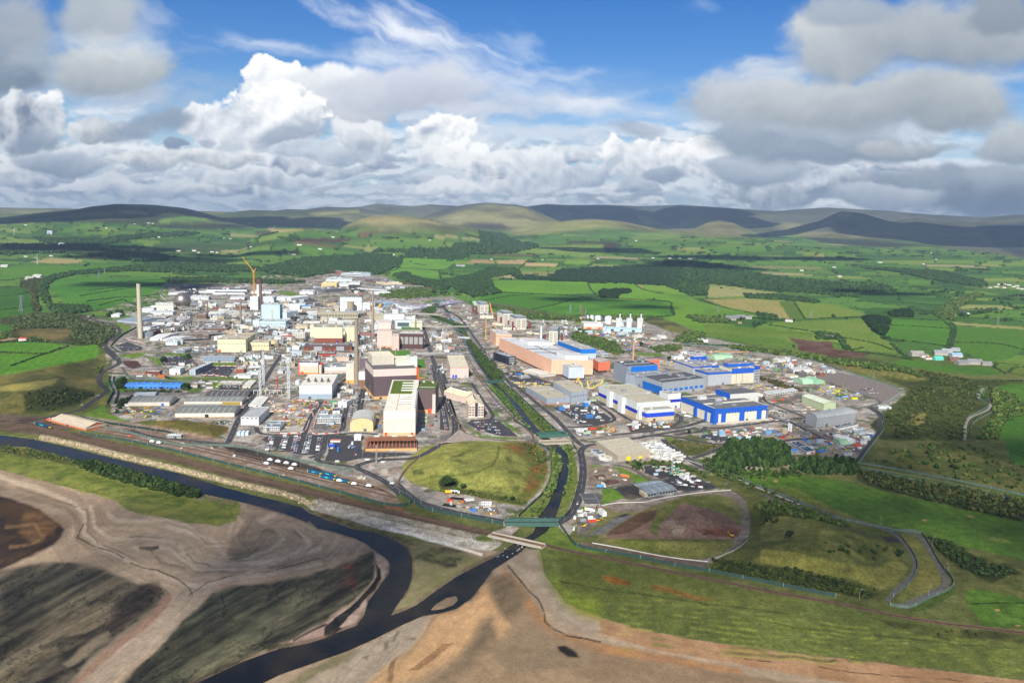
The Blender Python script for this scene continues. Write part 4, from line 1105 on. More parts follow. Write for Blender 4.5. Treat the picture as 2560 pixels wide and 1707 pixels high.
COV[_m]=COV[_m]*(1-_ch)[:,None].clip(.25,1)
_am=(sstep(190,10,_d)*.75+.15)*np.where(_x>1000,.5,1.0)
COV[_m]=COV[_m]*(1+(_s*.85+_s2*.22+(fbm(GX[_m]/2.4,GY[_m]/2.4,891,3)-.5)*.35)*_am)[:,None]*np.array([1.26,1.16,1.03])
_f=(fbm(GX/5,GY/5,801,3)-0.5)*sstep(4200,1800,RR)
_f2=fbm(GX/2.2+GY/9,GY/2.2,805,2)-0.5
_sm=np.where(sdf(zl('S',SAND),PX,PY)>0,0.35,1.0)if True else 1
COV*=(0.9*(1+(0.5*_f+0.35*_f2*sstep(2200,900,RR))*_sm))[...,None]
gidx=np.arange(NR*NC).reshape(NR,NC)
quads=np.stack([gidx[:-1,:-1],gidx[:-1,1:],gidx[1:,1:],gidx[1:,:-1]],-1).reshape(-1,4)
fy=PY[:-1,:-1].ravel()
fx=PX[:-1,:-1].ravel()
frr=RR[:-1,:-1].ravel()
fz=GZ[:-1,:-1].ravel()
BEACH=zl('S',[(-900,1040),(0,1078),(200,1130),(330,1160),(560,1150),(640,1160),(700,1165),(730,1185),(870,1235),(1130,1265),(1240,1262),(1250,1320),(1300,1385),(1400,1425),(1600,1470),(1900,1508),(2352,1562),(3300,1660),(3300,1900),(-900,1900)])
isb=np.zeros(len(quads),bool)
m_=fy>1120
isb[m_]=sdf(BEACH,fx[m_],fy[m_])>0
ish=(frr>9500)|((fz>190)&(frr>6000))
V_all=np.stack([GX.ravel(),GY.ravel(),GZ.ravel()],-1)
C_all=COV.reshape(-1,3)
def sub_sheet(name,sel,mm=None):
 Fq=quads[sel]
 used=np.unique(Fq)
 rm=np.zeros(len(V_all),np.int64)
 rm[used]=np.arange(len(used))
 me=np_mesh(name,V_all[used],rm[Fq],[mm or M_GROUND],None,C_all[used],True)
 o=link(name,me)
 tag(o,None,None,None,'structure')
 return o
sub_sheet('ground',~isb&~ish)
sub_sheet('beach',isb,M_BEACH)
sub_sheet('hills',ish&~isb)
b=MB()
b.box(-25500,25500,-2800,26500,-10,-6,mat('4c5a3c','ground'))
tag(b.build('terrain'),kind='structure')
# river, roads, tracks
b=MB()
b.box(-3200,3200,150,3300,-5.9,WATER_Z,M_WATER)
tag(b.build('river'),kind='structure')
def spline(pts,step=14.0,close=False):
 p=np.array(pts,float)
 out=[]
 n=len(p)
 for i in range(n-1):
  p0,p1,p2,p3=p[max(i-1,0)],p[i],p[i+1],p[min(i+2,n-1)]
  k=max(2,int(np.linalg.norm(p2-p1)/step))
  for j in range(k):
   t=j/k
   out.append(0.5*((2*p1)+(-p0+p2)*t+(2*p0-5*p1+4*p2-p3)*t*t+(-p0+3*p1-3*p2+p3)*t**3))
 out.append(p[-1])
 return np.array(out)
def path_xy(z,pts,step=14.0):
 return spline([G(*zc(z,x,y))[:2]for x,y in pts],step)
def ribbon(name,z,pts,w,m,lift=0.12,kind='structure',off=0.0,seg=None,parent=None,thick=None):
 q=path_xy(z,pts)if z is not None else np.array(pts)
 t=np.gradient(q,axis=0)
 t/=np.linalg.norm(t,axis=1)[:,None]+1e-9
 nn=np.stack([t[:,1],-t[:,0]],1)
 a,c=q+nn*(off-w/2),q+nn*(off+w/2)
 zz=np.maximum(gh(q[:,0],q[:,1],False),np.maximum(gh(a[:,0],a[:,1],False),gh(c[:,0],c[:,1],False)))+lift
 b=MB()
 for i in range(len(q)-1):
  if seg and(i%seg[1])>=seg[0]:
   continue
  j=b.pts([(a[i][0],a[i][1],zz[i]),(c[i][0],c[i][1],zz[i]),(c[i+1][0],c[i+1][1],zz[i+1]),(a[i+1][0],a[i+1][1],zz[i+1])])
  b.face([j,j+1,j+2,j+3],m)
 o=b.build(name,parent)
 if kind:
  tag(o,kind=kind)
 return o
ASP,ASP2,TRK,CONC,BAL=mat('4c4b50','ground'),mat('6d6a65','ground'),mat('7d6a58','ground'),mat('9b958c','ground'),mat('76604e','ground')
WHT,YEL=mat('d8d8d4'),mat('d6b73a')
ROADS=[('main_road',7,[(1180,1515),(1290,1480),(1380,1400),(1450,1260),(1490,1100),(1505,950),(1490,820),(1480,740),(1540,690),(1640,675)],9.5,ASP),('river_road',7,[(1500,690),(1430,640),(1340,540),(1200,390),(1050,270),(880,130),(740,20)],8.0,ASP),('river_road',3,[(350,1125),(200,960),(100,820),(0,690),(-70,590),(-210,400),(-330,330),(-420,260),(-500,200)],8.0,ASP),('works_road',6,[(1760,-60),(1815,40),(1880,230),(1960,430),(2040,640),(2078,780),(2090,900),(2050,1000),(1960,1070),(1800,1150),(1600,1205),(1300,1215),(1150,1245),(1050,1290),(1150,1340),(1330,1430),(1450,1520),(1520,1580)],9.5,ASP),('works_road','B',[(850,20),(930,95),(1010,150),(1100,185),(1300,238),(1500,275),(1640,300)],9.0,ASP),('works_road',2,[(1810,1720),(1740,1500),(1640,1180),(1570,960),(1510,760),(1480,700)],9.0,ASP),('works_road',6,[(1050,1290),(880,1270),(760,1250),(640,1215),(700,1130),(745,960),(900,900),(925,780),(960,640)],8.0,ASP),('works_road',6,[(560,1195),(660,1160),(720,1080)],8.0,ASP),('works_road',6,[(500,960),(560,800),(620,700),(690,600)],8.0,ASP),('works_road',6,[(0,870),(60,940),(400,955),(740,960),(1000,935),(1280,945)],7.0,ASP),('works_road',6,[(1090,700),(1110,560),(1135,470)],10.0,ASP),('works_road',5,[(1100,1010),(1350,1030),(1530,1045),(1590,960),(1660,800),(1740,680),(1830,530),(1930,400),(2040,220),(2130,100)],8.5,ASP),('works_road',5,[(520,900),(700,960),(900,990),(1150,1010),(1450,1080)],9.0,ASP),('works_road',5,[(440,240),(560,370),(900,385),(1300,375),(1700,380)],6.0,ASP2),('works_road',1,[(820,1000),(1000,1020),(1440,1015),(1900,1015),(2352,1005)],6.5,ASP2),('works_road',2,[(0,995),(400,990),(760,1010)],6.5,ASP2),('works_road',5,[(1150,130),(1190,180),(1230,230),(1190,330)],6.0,ASP2),('coast_road',5,[(-400,780),(0,690),(120,610),(240,530),(290,490),(240,440),(200,380),(230,300),(330,250),(410,200),(390,150),(330,80),(270,30),(260,0)],10.0,mat('4d4a4c','ground')),('coast_road',1,[(390,1090),(330,1045),(270,980),(275,910),(350,855),(415,800),(400,750),(330,715),(200,685),(90,655),(30,630),(0,610)],9.0,mat('4d4a4c','ground')),('coast_road','H',[(520,492),(440,462),(395,385),(367,290),(372,235),(400,200)],11.0,mat('4d4a4c','ground')),('perimeter_track',1,[(420,1000),(380,960),(350,930),(440,860),(560,790),(590,755),(540,720),(400,690),(200,675)],6.0,CONC),('perimeter_track',1,[(900,470),(850,420),(850,370),(900,310),(960,280)],7.0,CONC),('perimeter_track','C',[(900,165),(940,210),(1060,290),(1150,360),(1260,420),(1420,480),(1600,540),(1900,650),(2091,740)],9.0,ASP),('perimeter_track','C',[(1100,345),(1250,395),(1500,495),(1750,600),(2091,735)],3.5,mat('b9b2a8','ground')),('perimeter_track','D',[(0,345),(200,425),(420,490),(700,545),(850,575),(1000,610),(1060,660),(1150,800),(1200,910),(1190,940),(1100,990),(940,1060),(860,1070)],5.5,ASP2),('perimeter_track','D',[(540,515),(700,550),(860,600),(960,700),(1005,800),(980,880),(880,970),(820,1040)],5.0,ASP2),('perimeter_track','D',[(630,170),(900,215),(1300,290),(1705,385)],4.0,mat('8f8a6c','ground')),('perimeter_track',4,[(1860,1400),(2000,1210),(2110,1070),(2080,1030),(2110,930),(1980,830)],6.5,ASP),('perimeter_track',4,[(1980,830),(2100,810),(2200,760),(2352,660)],7.5,mat('99948c','ground')),('perimeter_track','G',[(1900,1568),(1920,1440),(2040,1380),(2060,1340),(1985,1300),(2020,1240)],5.0,CONC),('works_road',7,[(1310,490),(1500,490),(1700,460),(1830,420),(1800,360),(1700,290),(1600,230)],7.0,ASP),('works_road',7,[(1640,680),(2000,620),(2352,560),(2700,500)],8.0,ASP),('works_road',7,[(1840,575),(2100,545),(2352,515),(2600,480),(2900,380)],8.5,ASP),('works_road',4,[(-60,1120),(80,1105),(240,1080),(270,1040),(400,1050),(900,990),(1200,950),(1350,940)],8.0,ASP),('works_road',4,[(1130,970),(1260,1040),(1480,1150),(1560,1200)],8.0,ASP),('works_road',4,[(880,720),(900,770),(1100,850),(1300,930)],6.0,ASP),('works_road',4,[(850,730),(880,790),(1270,780)],5.0,ASP2),('works_road',4,[(1040,1190),(1250,1165),(1480,1160)],7.0,ASP),('works_road',4,[(1500,560),(1800,660),(2100,770),(1980,820),(1750,855)],6.0,ASP2),('works_road',4,[(-400,1130),(-100,1135),(200,1190),(480,1230)],7.0,ASP),('works_road',4,[(110,1370),(280,1320),(460,1240)],8.0,ASP),('works_road','C',[(470,390),(620,420),(800,520),(950,500)],6.0,ASP2),('works_road','C',[(250,600),(400,590),(600,560),(760,540)],5.0,ASP2),('works_road',3,[(1240,1270),(1400,1360),(1600,1480),(1900,1570),(2080,1500),(2110,1440),(2040,1400)],8.0,ASP),('works_road',3,[(1530,740),(1620,810),(1700,850),(1900,800)],6.0,ASP2),('works_road',7,[(30,0),(110,230),(180,400),(200,520)],3.0,ASP2),('works_road',7,[(330,30),(420,170),(560,380),(480,420)],6.0,ASP),('farm_lane','G',[(1830,840),(1845,880),(1810,1000)],7.0,mat('4a4a44','ground')),('country_lane','G',[(0,795),(200,880),(400,950)],4.0,mat('7f8a6a','ground')),('works_road',2,[(0,380),(100,370),(250,310),(150,275),(280,300)],7.0,CONC),('works_road',2,[(1460,395),(1560,420),(1630,445),(1720,400)],7.0,CONC),('works_road',2,[(1620,460),(1480,590),(1700,700),(1960,860)],4.0,CONC),('works_road',3,[(640,450),(800,460),(980,470)],6.0,CONC)]
for i_,(nm,z_,p_,w_,m_)in enumerate(ROADS):
 ribbon(nm,z_,p_,w_,m_,0.10+0.012*(i_%14))
 if w_>=8 and m_ is ASP:
  ribbon('road_markings',z_,p_,0.2,WHT,0.29+0.004*(i_%7),seg=(1,2))
  ribbon('kerb',z_,p_,0.5,CONC,0.26,off=w_/2+0.2)
  ribbon('kerb',z_,p_,0.5,CONC,0.26,off=-w_/2-0.2)
def sheet(name,z,pts,m,lift=0.07):
 from mathutils.geometry import tessellate_polygon
 w=[tuple(P(*zc(z,x,y))[:2])for x,y in pts]
 me=bpy.data.meshes.new(name)
 me.from_pydata([(x,y,lift)for x,y in w],[],[tuple(t)for t in tessellate_polygon([[Vector((x,y,0))for x,y in w]])])
 me.materials.append(m)
 o=link(name,me)
 return tag(o,kind='structure')
LOT=mat('504f52','ground')
LOTS=[(6,[(60,1000),(120,965),(690,965),(690,1060),(640,1160),(470,1160),(250,1110)]),(6,[(745,960),(1110,965),(1110,1135),(1560,1140),(1690,1160),(1100,1200),(960,1230),(720,1225),(760,1130)]),(7,[(280,450),(330,420),(600,410),(820,590),(640,585),(420,530)]),(7,[(1190,290),(1560,270),(1700,330),(1800,400),(1760,450),(1640,470),(1470,460)]),(7,[(0,290),(30,270),(70,300),(100,530),(0,520)]),(5,[(830,150),(1100,120),(1190,190),(1080,225),(870,220)]),(5,[(1290,230),(1640,235),(1560,340),(1280,335)]),(1,[(380,940),(500,900),(660,960),(640,990),(440,1000)]),(5,[(1480,430),(1700,430),(1690,480),(1450,480)]),(1,[(0,1160),(10,1160),(10,1170)]),(4,[(180,1130),(360,1100),(560,1150),(520,1200),(380,1190)]),(4,[(1380,1100),(1600,1050),(1900,1150),(2000,1240),(1780,1260),(1500,1170)]),(4,[(1330,480),(1700,470),(2352,640),(2250,780),(2100,760),(1560,560)]),(3,[(250,970),(420,960),(760,1080),(700,1110),(450,1080),(330,1050)]),(7,[(1960,460),(2352,440),(2352,510),(2000,545)]),(1,[(1000,340),(1240,310),(1260,400),(1000,420)]),(2,[(120,430),(330,440),(400,480),(150,490)]),(2,[(700,300),(840,310),(900,370),(760,390)]),(2,[(1580,1140),(1700,1150),(1770,1340),(1620,1350)])]
for i_,(z_,p_)in enumerate(LOTS):
 sheet('car_park',z_,p_,mat('8b817b','ground')if i_ in(11,12)else LOT,0.05+0.003*i_)
sheet('quayside_apron',7,[(-150,720),(60,640),(200,520),(270,560),(420,610),(640,640),(300,640),(60,665)],mat('b3a49a','ground'),0.34)
sheet('brown_forecourt',5,[(440,180),(600,175),(650,230),(560,260),(480,230)],mat('5a3f3a','ground'),0.06)
RAILM=mat('8a6a54')
def railway(z,pts,nm='railway',w=3.6):
 bed=ribbon(nm+'_ballast',z,pts,w,BAL,0.16)
 for s in(-0.72,0.72):
  ribbon(nm+'_rail',z,pts,0.16,RAILM,0.30,off=s)
MAINL=[(0,1060),(73,1066),(147,1084),(200,1098),(319,1121),(438,1145),(557,1178),(700,1212),(802,1236),(938,1271),(1074,1300),(1193,1326),(1231,1333),(1363,1363),(1400,1373),(1543,1402),(1687,1432),(1830,1460),(1900,1475),(2094,1510),(2287,1549),(2481,1574),(2700,1600)]
railway('P',MAINL)
railway('P',[(x,y-3.4)for x,y in MAINL])
for q_ in([(240,1068),(320,1078),(430,1098),(560,1124),(700,1158),(830,1190),(930,1214),(985,1240)],[(240,1074),(330,1086),(440,1106),(560,1132),(700,1167),(860,1205),(960,1226)],[(260,1082),(440,1114),(600,1150),(760,1190),(900,1222),(990,1244)],[(990,1215),(1010,1180),(1040,1150),(1095,1115),(1140,1085),(1150,1060),(1120,1030),(1105,1000)],[(1150,1062),(1170,1085),(1240,1099),(1330,1104),(1420,1105),(1520,1090),(1640,1072)],[(1330,1104),(1330,1085),(1280,1040),(1240,1000),(1200,950),(1180,920)]):
 railway('P',q_,'siding',3.4)
 # buildings
BL=[]
def solve(f,lo,hi):
 for _ in range(44):
  m=(lo+hi)/2
  if f(m)>0:
   lo=m
  else:
   hi=m
 return(lo+hi)/2
VENT=mat('b9bcc0','metal')
DARKW=mat('23272d','glass')
class Bd:
 pass
def B(z,label,K,R,yt,back,wall,roof,kind='flat',rise=None,bs=(),dr=(),win=None,vn=3,sh=None,name='building',cat='building',par=0.7,gp=None,z0=0.0,seam=True,swin=None):
 k_,r_=P(*zc(z,*K)),P(*zc(z,*R))
 v=r_-k_
 W=math.hypot(v[0],v[1])
 ux=v/W
 yt_=zc(z,0,yt)[1]
 H=solve(lambda h:proj(k_[0],k_[1],h)[1]-yt_,0.5,260)
 if isinstance(back,tuple)and back[0]=='d':
  D=back[1]
  uy=np.array([-ux[1],ux[0],0])
 elif isinstance(back,tuple):
  l=P(*zc(z,*back))-k_
  D=math.hypot(l[0],l[1])
  uy=l/D
 else:
  uy=np.array([-ux[1],ux[0],0])
  yb=zc(z,0,back)[1]
  D=solve(lambda d:proj(k_[0]+uy[0]*d,k_[1]+uy[1]*d,H)[1]-yb,3,400)
 b=Bd()
 b.W,b.H,b.D,b.ux,b.uy,b.o=W,H,D,ux,uy,k_
 e=empty(name,(k_[0],k_[1],z0),label,cat,gp)
 b.e=e
 wm,rm=mat(wall,'wall'),mat(roof,'roof')
 mk=lambda:MB(ux,uy)
 if kind=='flat':
  p=min(par,H*0.15)
  m=mk()
  m.box(0,W,0,D,-1.0,H-p,wm)
  t=0.35
  for a0,a1,b0,b1 in((0,W,0,t),(0,W,D-t,D),(0,t,t,D-t),(W-t,W,t,D-t)):
   m.box(a0,a1,b0,b1,H-p,H,wm)
  m.build('wall',e)
  m=mk()
  m.box(t+.02,W-t-.02,t+.02,D-t-.02,H-p+0.01,H-p+0.12,rm)
  if seam and W*D>500:
   ns=max(1,int(max(W,D)/14))
   lt=mat('9aa0a4','roof')
   for i in range(1,ns):
    if W>D:
     x=W*i/ns
     m.box(x-0.25,x+0.25,t+.1,D-t-.1,H-p+0.12,H-p+0.3,lt)
    else:
     x=D*i/ns
     m.box(t+.1,W-t-.1,x-0.25,x+0.25,H-p+0.12,H-p+0.3,lt)
  rf_=m.build('roof',e)
  top=H-p+0.12
 else:
  ax='x' if kind.endswith('x')else 'y'
  S=D if ax=='x' else W
  Ln=W if ax=='x' else D
  rh=rise if rise is not None else S*0.13
  n=12 if kind.startswith('arch')else 2
  if kind.startswith('arch'):
   prof=[(S/2-S/2*math.cos(math.pi*i/n),H+rh*math.sin(math.pi*i/n)**0.8)for i in range(n+1)]
  else:
   prof=[(0,H),(S/2,H+rh),(S,H)]
  m=mk()
  m.box(0,W,0,D,-1.0,H,wm)
  sw=(lambda t,z_,s:(s,t,z_))if ax=='x' else(lambda t,z_,s:(t,s,z_))
  for s in(0.02,Ln-0.02):
   i=m.pts([sw(t,z_-0.05,s)for t,z_ in prof])
   m.face([i+q for q in range(len(prof))],wm)
  m.build('wall',e)
  m=mk()
  ov=0.5
  pr=[(prof[0][0]-ov,prof[0][1]-0.1)]+[(t,z_+0.15)for t,z_ in prof[1:-1]]+[(prof[-1][0]+ov,prof[-1][1]-0.1)]
  m.prism(pr,-ov,Ln+ov,rm,ax)
  pr2=[(t,z_-0.25)for t,z_ in pr]
  m.prism(pr2[::-1],-ov,Ln+ov,rm,ax)
  if seam and Ln>30:
   lt=mat('d3d6d4','roof')
   ns=int(Ln/9)
   for i in range(1,ns):
    x=Ln*i/ns
    q=[(t,z_+0.06)for t,z_ in pr]
    m.prism(q,x-0.3,x+0.3,lt,ax)
  m.build('roof',e)
  top=H
 for z0_,z1_,c in bs:
  m=mk()
  f=0.12
  m.box(-f,W+f,-f,0.0,H*z0_,H*z1_,mat(c,'wall'))
  m.box(-f,0.0,0.01,D,H*z0_,H*z1_,mat(c,'wall'))
  m.box(W,W+f,0.01,D,H*z0_,H*z1_,mat(c,'wall'))
  m.build('wall_band',e)
 for d in dr:
  m=mk()
  m.box(W*d[0],W*d[1],-0.25,0,0,d[2],mat(d[3],'wall'))
  m.build('door',e)
 if win:
  rows,cols=win[0],win[1]
  dark=mat(win[2],'glass')if len(win)>2 else DARKW
  for i in range(rows):
   zc_=H*(0.12+0.8*(i+0.5)/rows)
   hh=H*0.8/rows*0.28
   for j in range(cols):
    x0,x1=W*(j+0.12)/cols,W*(j+0.88)/cols
    MB(ux,uy).box(x0,x1,-0.18,0,zc_-hh,zc_+hh,dark).build('window',e)
 if swin:
  rows,cols,side=swin
  for i in range(rows):
   zc_=H*(0.12+0.8*(i+0.5)/rows)
   hh=H*0.8/rows*0.28
   for j in range(cols):
    y0,y1=D*(j+0.15)/cols,D*(j+0.85)/cols
    x=(-0.18,0)if side=='l' else(W,W+0.18)
    MB(ux,uy).box(x[0],x[1],y0,y1,zc_-hh,zc_+hh,DARKW).build('window',e)
 rg=random.Random(int(W*97+D*13+H))
 if vn and kind=='flat':
  if W*D>400:
   q_=rg.uniform(.2,.8)
   MB(ux,uy).box(W*.08,W*.92,D*q_,D*q_+.9,top,top+1.1,mat('aeb2b4','wall')).build('roof_duct',rf_)
  for _ in range(vn+2):
   a,c=rg.uniform(0.08,0.88)*W,rg.uniform(0.08,0.88)*D
   s=min(W,D)*rg.uniform(0.03,0.08)+0.6
   MB(ux,uy).box(a,a+s*rg.uniform(1,2),c,c+s,top,top+s*0.6+0.5,mat(rg.choice(['b9bcc0','8f9397','d7d8d6']),'wall')).build('roof_vent',rf_)
 if not win and not bs and kind=='flat' and H>9 and W>18 and rg.random()<.6 and z0==0:
  nw=int(W/6)
  zw=H*rg.uniform(.55,.8)
  for j in range(nw):
   MB(ux,uy).box(W*(j+.2)/nw,W*(j+.75)/nw,-.16,0,zw,zw+1.4,mat('4a5560','glass')).build('window',e)
 if not dr and H<60 and W>9 and z0==0:
  a=rg.uniform(0.1,0.8)
  MB(ux,uy).box(W*a,W*a+min(4.5,W*0.15),-0.2,0,0,min(4.2,H*0.6),mat(rg.choice(['5d6b78','8a8f94','4a4f55','c8c8c0']),'wall')).build('door',e)
 BL.append((k_[:2],ux[:2],uy[:2],W,D,H,sh,zc(z,(K[0]+R[0])/2,K[1])))
 return b
def blk(b,name,u0,u1,v0,v1,c0,c1,wall,roof=None,kind='wall'):
 m=MB(b.ux,b.uy)
 m.box(b.W*u0,b.W*u1,b.D*v0,b.D*v1,c0,c1,mat(wall,kind),mat(roof,'roof')if roof else None)
 return m.build(name,b.e)
def cyl(z,label,x,y,yt,wpx,col,name='storage_tank',cat='tank',r1=None,kind='wall',n=20,cap=None,gp=None,dome=False,sh=None,z0=0.0):
 p=P(*zc(z,x,y),z0)
 _,yy=zc(z,0,yt)
 H=solve(lambda h:proj(p[0],p[1],z0+h)[1]-yy,0.5,260)
 d=np.linalg.norm(p-np.array([0,0,CH]))
 r=wpx/ZM[z][2]/2/FPX*d
 e=empty(name,(p[0],p[1],z0),label,cat,gp)
 m=MB()
 m.tube(0,0,-0.5,H,r,(r1 if r1 is not None else 1.0)*r,mat(col,kind),n,mat(cap or col,'roof'))
 m.build('shell',e)
 if dome:
  m=MB()
  m.tube(0,0,H,H+r*0.22,r,r*0.55,mat(cap or col,'wall'),n)
  m.tube(0,0,H+r*0.22,H+r*0.3,r*0.55,r*0.1,mat(cap or col,'wall'),n)
  m.build('dome',e)
 BL.append((p[:2]-r,np.array([1,0.]),np.array([0,1.]),2*r,2*r,H,sh,zc(z,x,y)))
 return e,p,r,H
def chm(z,label,x,y,yt,wb,wt,col,sh=None,bandc=None,cap=None,gp=None,kind='wall'):
 e,p,r,H=cyl(z,label,x,y,yt,wb,col,'chimney','chimney',wt/wb,kind,20,'3a3733',gp,sh=sh)
 rt=r*wt/wb
 if cap:
  MB().tube(0,0,H-cap[0],H+0.6,rt*cap[1],rt*cap[1],mat(cap[2],'wall'),20,mat('2a2724')).build('cap',e)
 else:
  MB().tube(0,0,H-1.2,H+0.5,rt*1.1,rt*1.1,mat(col,kind),20,mat('2a2724')).build('rim',e)
 if bandc:
  for f in(0.35,0.62,0.86):
   rr=r+(rt-r)*f
   MB().tube(0,0,H*f,H*f+0.8,rr*1.14,rr*1.14,mat(bandc,'wall'),20).build('gallery',e)
 return e,p,r,H
B(1,'long white shed with grey roof, rearmost of the twin warehouses',(1330,388),(1750,388),352,330,'d9dde0','4d5157',vn=4,sh='the twin rear warehouses',name='warehouse',cat='warehouse')
B(1,'long white shed with grey roof, nearer of the twin rear warehouses',(1395,402),(1730,406),384,368,'dfe2e4','54585e',vn=2,name='warehouse',cat='warehouse')
B(1,'low white shed stepping down left of the twin rear warehouses',(1245,385),(1330,387),368,340,'d5d9dc','a9adb2')
B(1,'white flat shed behind the silver sphere',(930,405),(1075,408),387,370,'d8dcdf','c9ccd0')
B(1,'white warehouse standing right of the silver sphere',(1150,460),(1350,460),431,412,'dcdfe2','d6d9db',sh='the silver sphere',dr=((.1,.2,5,'9aa2ac'),(.5,.6,5,'9aa2ac')),name='warehouse',cat='warehouse')
B(1,'white hall with lower brick band behind the crane',(1575,467),(1728,467),436,420,'d8dade','cfd2d5',bs=((0,.3,'8b4a35'),))
B(1,'white rectangular store right of the tall crane chimney',(1925,488),(2035,490),428,416,'cfe0e6','d5dde0')
B(1,'wide white hall behind the crane chimney',(1800,395),(2008,398),372,350,'d9dee0','d3d6d8')
B(1,'white cube left of the brown flat block',(1525,537),(1630,537),507,499,'dcdcd6','c9c9c2')
B(1,'brown brick flat-roofed block beside a white cube',(1632,560),(1755,560),522,506,'9b7a5f','8a7f72',win=(2,6))
B(1,'white reactor hall wall left of the crane chimney',(1788,565),(1870,567),424,414,'d5e2e5','bcc8cc',sh='the crane chimney',vn=4)
B(1,'grey stone hall with dark roof in front of the silver sphere',(1058,592),(1255,592),553,530,'a9a69d','6d6a66',win=(1,7))
B(1,'tall cream hall stepping beside the silver sphere',(800,572),(982,568),504,487,'e6e5da','dedcd2',sh='the tall cream stepped hall')
B(1,'lower cream wing left of the tall stepped hall',(745,566),(802,570),520,500,'e2e1d8','d6d4cb')
B(1,'white shed right of the left chimney top',(648,600),(775,600),550,535,'dfe1e8','d6d9e0')
B(1,'low white flat block in front of the cream stepped hall',(735,617),(975,618),586,570,'dbdfe2','d0d4d8')
B(1,'grey-beige drum-walled store left of the tall chimney',(480,622),(606,640),600,586,'9d9a90','8b877d')
B(1,'white tent-roofed shed at the left end of the works',(328,640),(415,640),616,604,'e4e6ea','eceef0','gy',vn=0,sh='the left-end tent',cat='tent',name='storage_tent')
B(1,'blue-grey ribbed roof shed beside the left chimney',(390,692),(604,712),668,632,'9fabb8','8f9dab','gx',rise=3)
B(1,'low tan roofed block right of the left chimney',(655,650),(900,655),634,618,'c2b7a8','b7aca0')
B(1,'flat lilac-grey roofed hall, rear one of two',(930,655),(1115,656),648,631,'a9a3a6','8b8486')
B(1,'flat lilac-grey roofed hall, nearer one of two',(850,692),(1110,692),683,655,'b7b1b4','a9a5ac',sh='the lilac flat roofs')
B(1,'narrow white block under the lilac flat roofs, left',(745,722),(885,722),702,694,'e2e2dc','d0d0ca')
B(1,'narrow white block under the lilac flat roofs, right',(912,722),(1046,722),702,695,'e2e2dc','d0d0ca')
B(1,'brown concrete tower block with ribbed face',(1225,682),(1325,682),612,597,'8b7866','7a6a5b',win=(4,4,'5a4a3e'),sh='the brown ribbed tower')
B(1,'white angular roofed workshops behind the pipe bridge',(1335,632),(1500,634),606,580,'d6d5d2','e0dfdc','gx',rise=3)
B(1,'small white pitched store right of the angular workshops',(1510,630),(1590,632),615,600,'cfd0cf','dedfdd','gy')
B(1,'white sloping roof shed behind the middle chimney',(1610,640),(1790,628),612,576,'c9c2b8','d7d3c8')
B(1,'pale blue cube of a reactor building',(1906,658),(2100,660),512,494,'bfdbe0','c3ced2',sh='the pale blue reactor cube',vn=5,dr=((.55,.6,28,'b8a24f'),))
B(1,'long pale blue block at the foot of the reactor cube',(1885,752),(2160,756),684,660,'c3dade','b8c4c8',vn=6)
B(1,'narrow pale blue block left of the reactor cube',(1815,746),(1882,747),672,655,'cbdfe3','b8c4c8')
B(1,'tall pale annex right of the reactor cube',(2128,665),(2172,668),590,570,'cadde3','b8c4c8')
B(1,'dark flat roof machine hall, front of brown sheds',(1100,860),(1355,862),832,806,'7b6454','6b6568')
B(1,'low brown brick hall with grey flat roof',(1160,815),(1440,818),795,775,'7d5f4e','8a8688')
B(1,'wide dark roofed brick hall behind the low brown one',(1220,782),(1545,786),760,738,'7a5b4b','6f6c72',sh='the brown brick halls')
B(1,'rear dark roofed brick hall by the pipe bridge',(1260,745),(1530,745),735,718,'80695a','76737a')
B(1,'white and grey two-tone block behind the left chimney foot',(665,782),(740,786),742,722,'d3dae2','9aa8b5',swin=(2,5,'r'))
B(1,'grey-blue tall store right of the left chimney foot',(672,862),(752,856),800,784,'8c9aa3','7c8a94')
B(1,'white gabled shed right of the left chimney foot',(735,886),(866,890),858,806,'d4d6d8','e3e3df','gx',rise=3,sh='the white gabled shed')
B(1,'white gabled shed second from the left chimney foot',(872,892),(985,905),868,834,'d8dadc','e0e0dc','gx',rise=3)
B(1,'pale blue boxy store in front of the gabled sheds',(900,936),(1022,938),892,868,'cdd9e2','b8c3cb')
B(1,'small pale cube right of the boxy blue store',(1024,930),(1080,925),885,866,'d3dde4','bdc8d0')
B(1,'black flat roof store behind the grass bank',(1090,892),(1375,880),880,862,'38383c','2b2c31')
B(1,'white cube left of the huge beige hall',(1408,885),(1442,885),845,838,'e6e6e0','d9d9d2')
B(1,'huge windowless beige hall with red door',(1446,1008),(1742,1010),876,806,'e3dfb8','bfae92',sh='the huge beige hall',dr=((.02,.11,6,'d1452c'),),vn=3)
B(1,'beige annex with black strip window beside the huge hall',(1775,990),(1985,990),906,882,'d9d3ae','b9ad93',dr=((.05,.95,0.1,'d9d3ae'),),vn=2)
cyl(1,'squat round beige tank behind the beige annex',2030,945,880,110,'d3c9a4',cap='cfc6ae',sh='the squat beige tank')
B(1,'grey-blue two-storey office below the grass bank',(962,1012),(1100,1018),985,962,'a9b3bb','8e98a2',win=(2,8))
B(1,'white long office with blue roof, nearer of two',(1297,1115),(1612,1116),1092,1068,'d6dbe0','93a7ba','gx',rise=2,win=(2,16),sh='the twin long offices')
B(1,'white long office with blue-grey roof, rear of two',(1265,1090),(1625,1090),1066,1047,'d2d6da','9aa6b2','gx',rise=2,win=(1,16))
B(1,'white boxy office in the car park',(940,1245),(1052,1246),1186,1160,'dfe3e4','d7dadb',sh='the white boxy office')
B(1,'tall narrow grey office slab receding with window rows',(1150,1250),(1213,1252),1190,1112,'a9b9c4','c9ccd0',swin=(5,12,'r'),sh='the narrow grey slab')
B(1,'long red-brick block beside the main gate',(690,1242),(835,1242),1212,1194,'9b5a44','a59c96',win=(2,10),sh='the brick gatehouse')
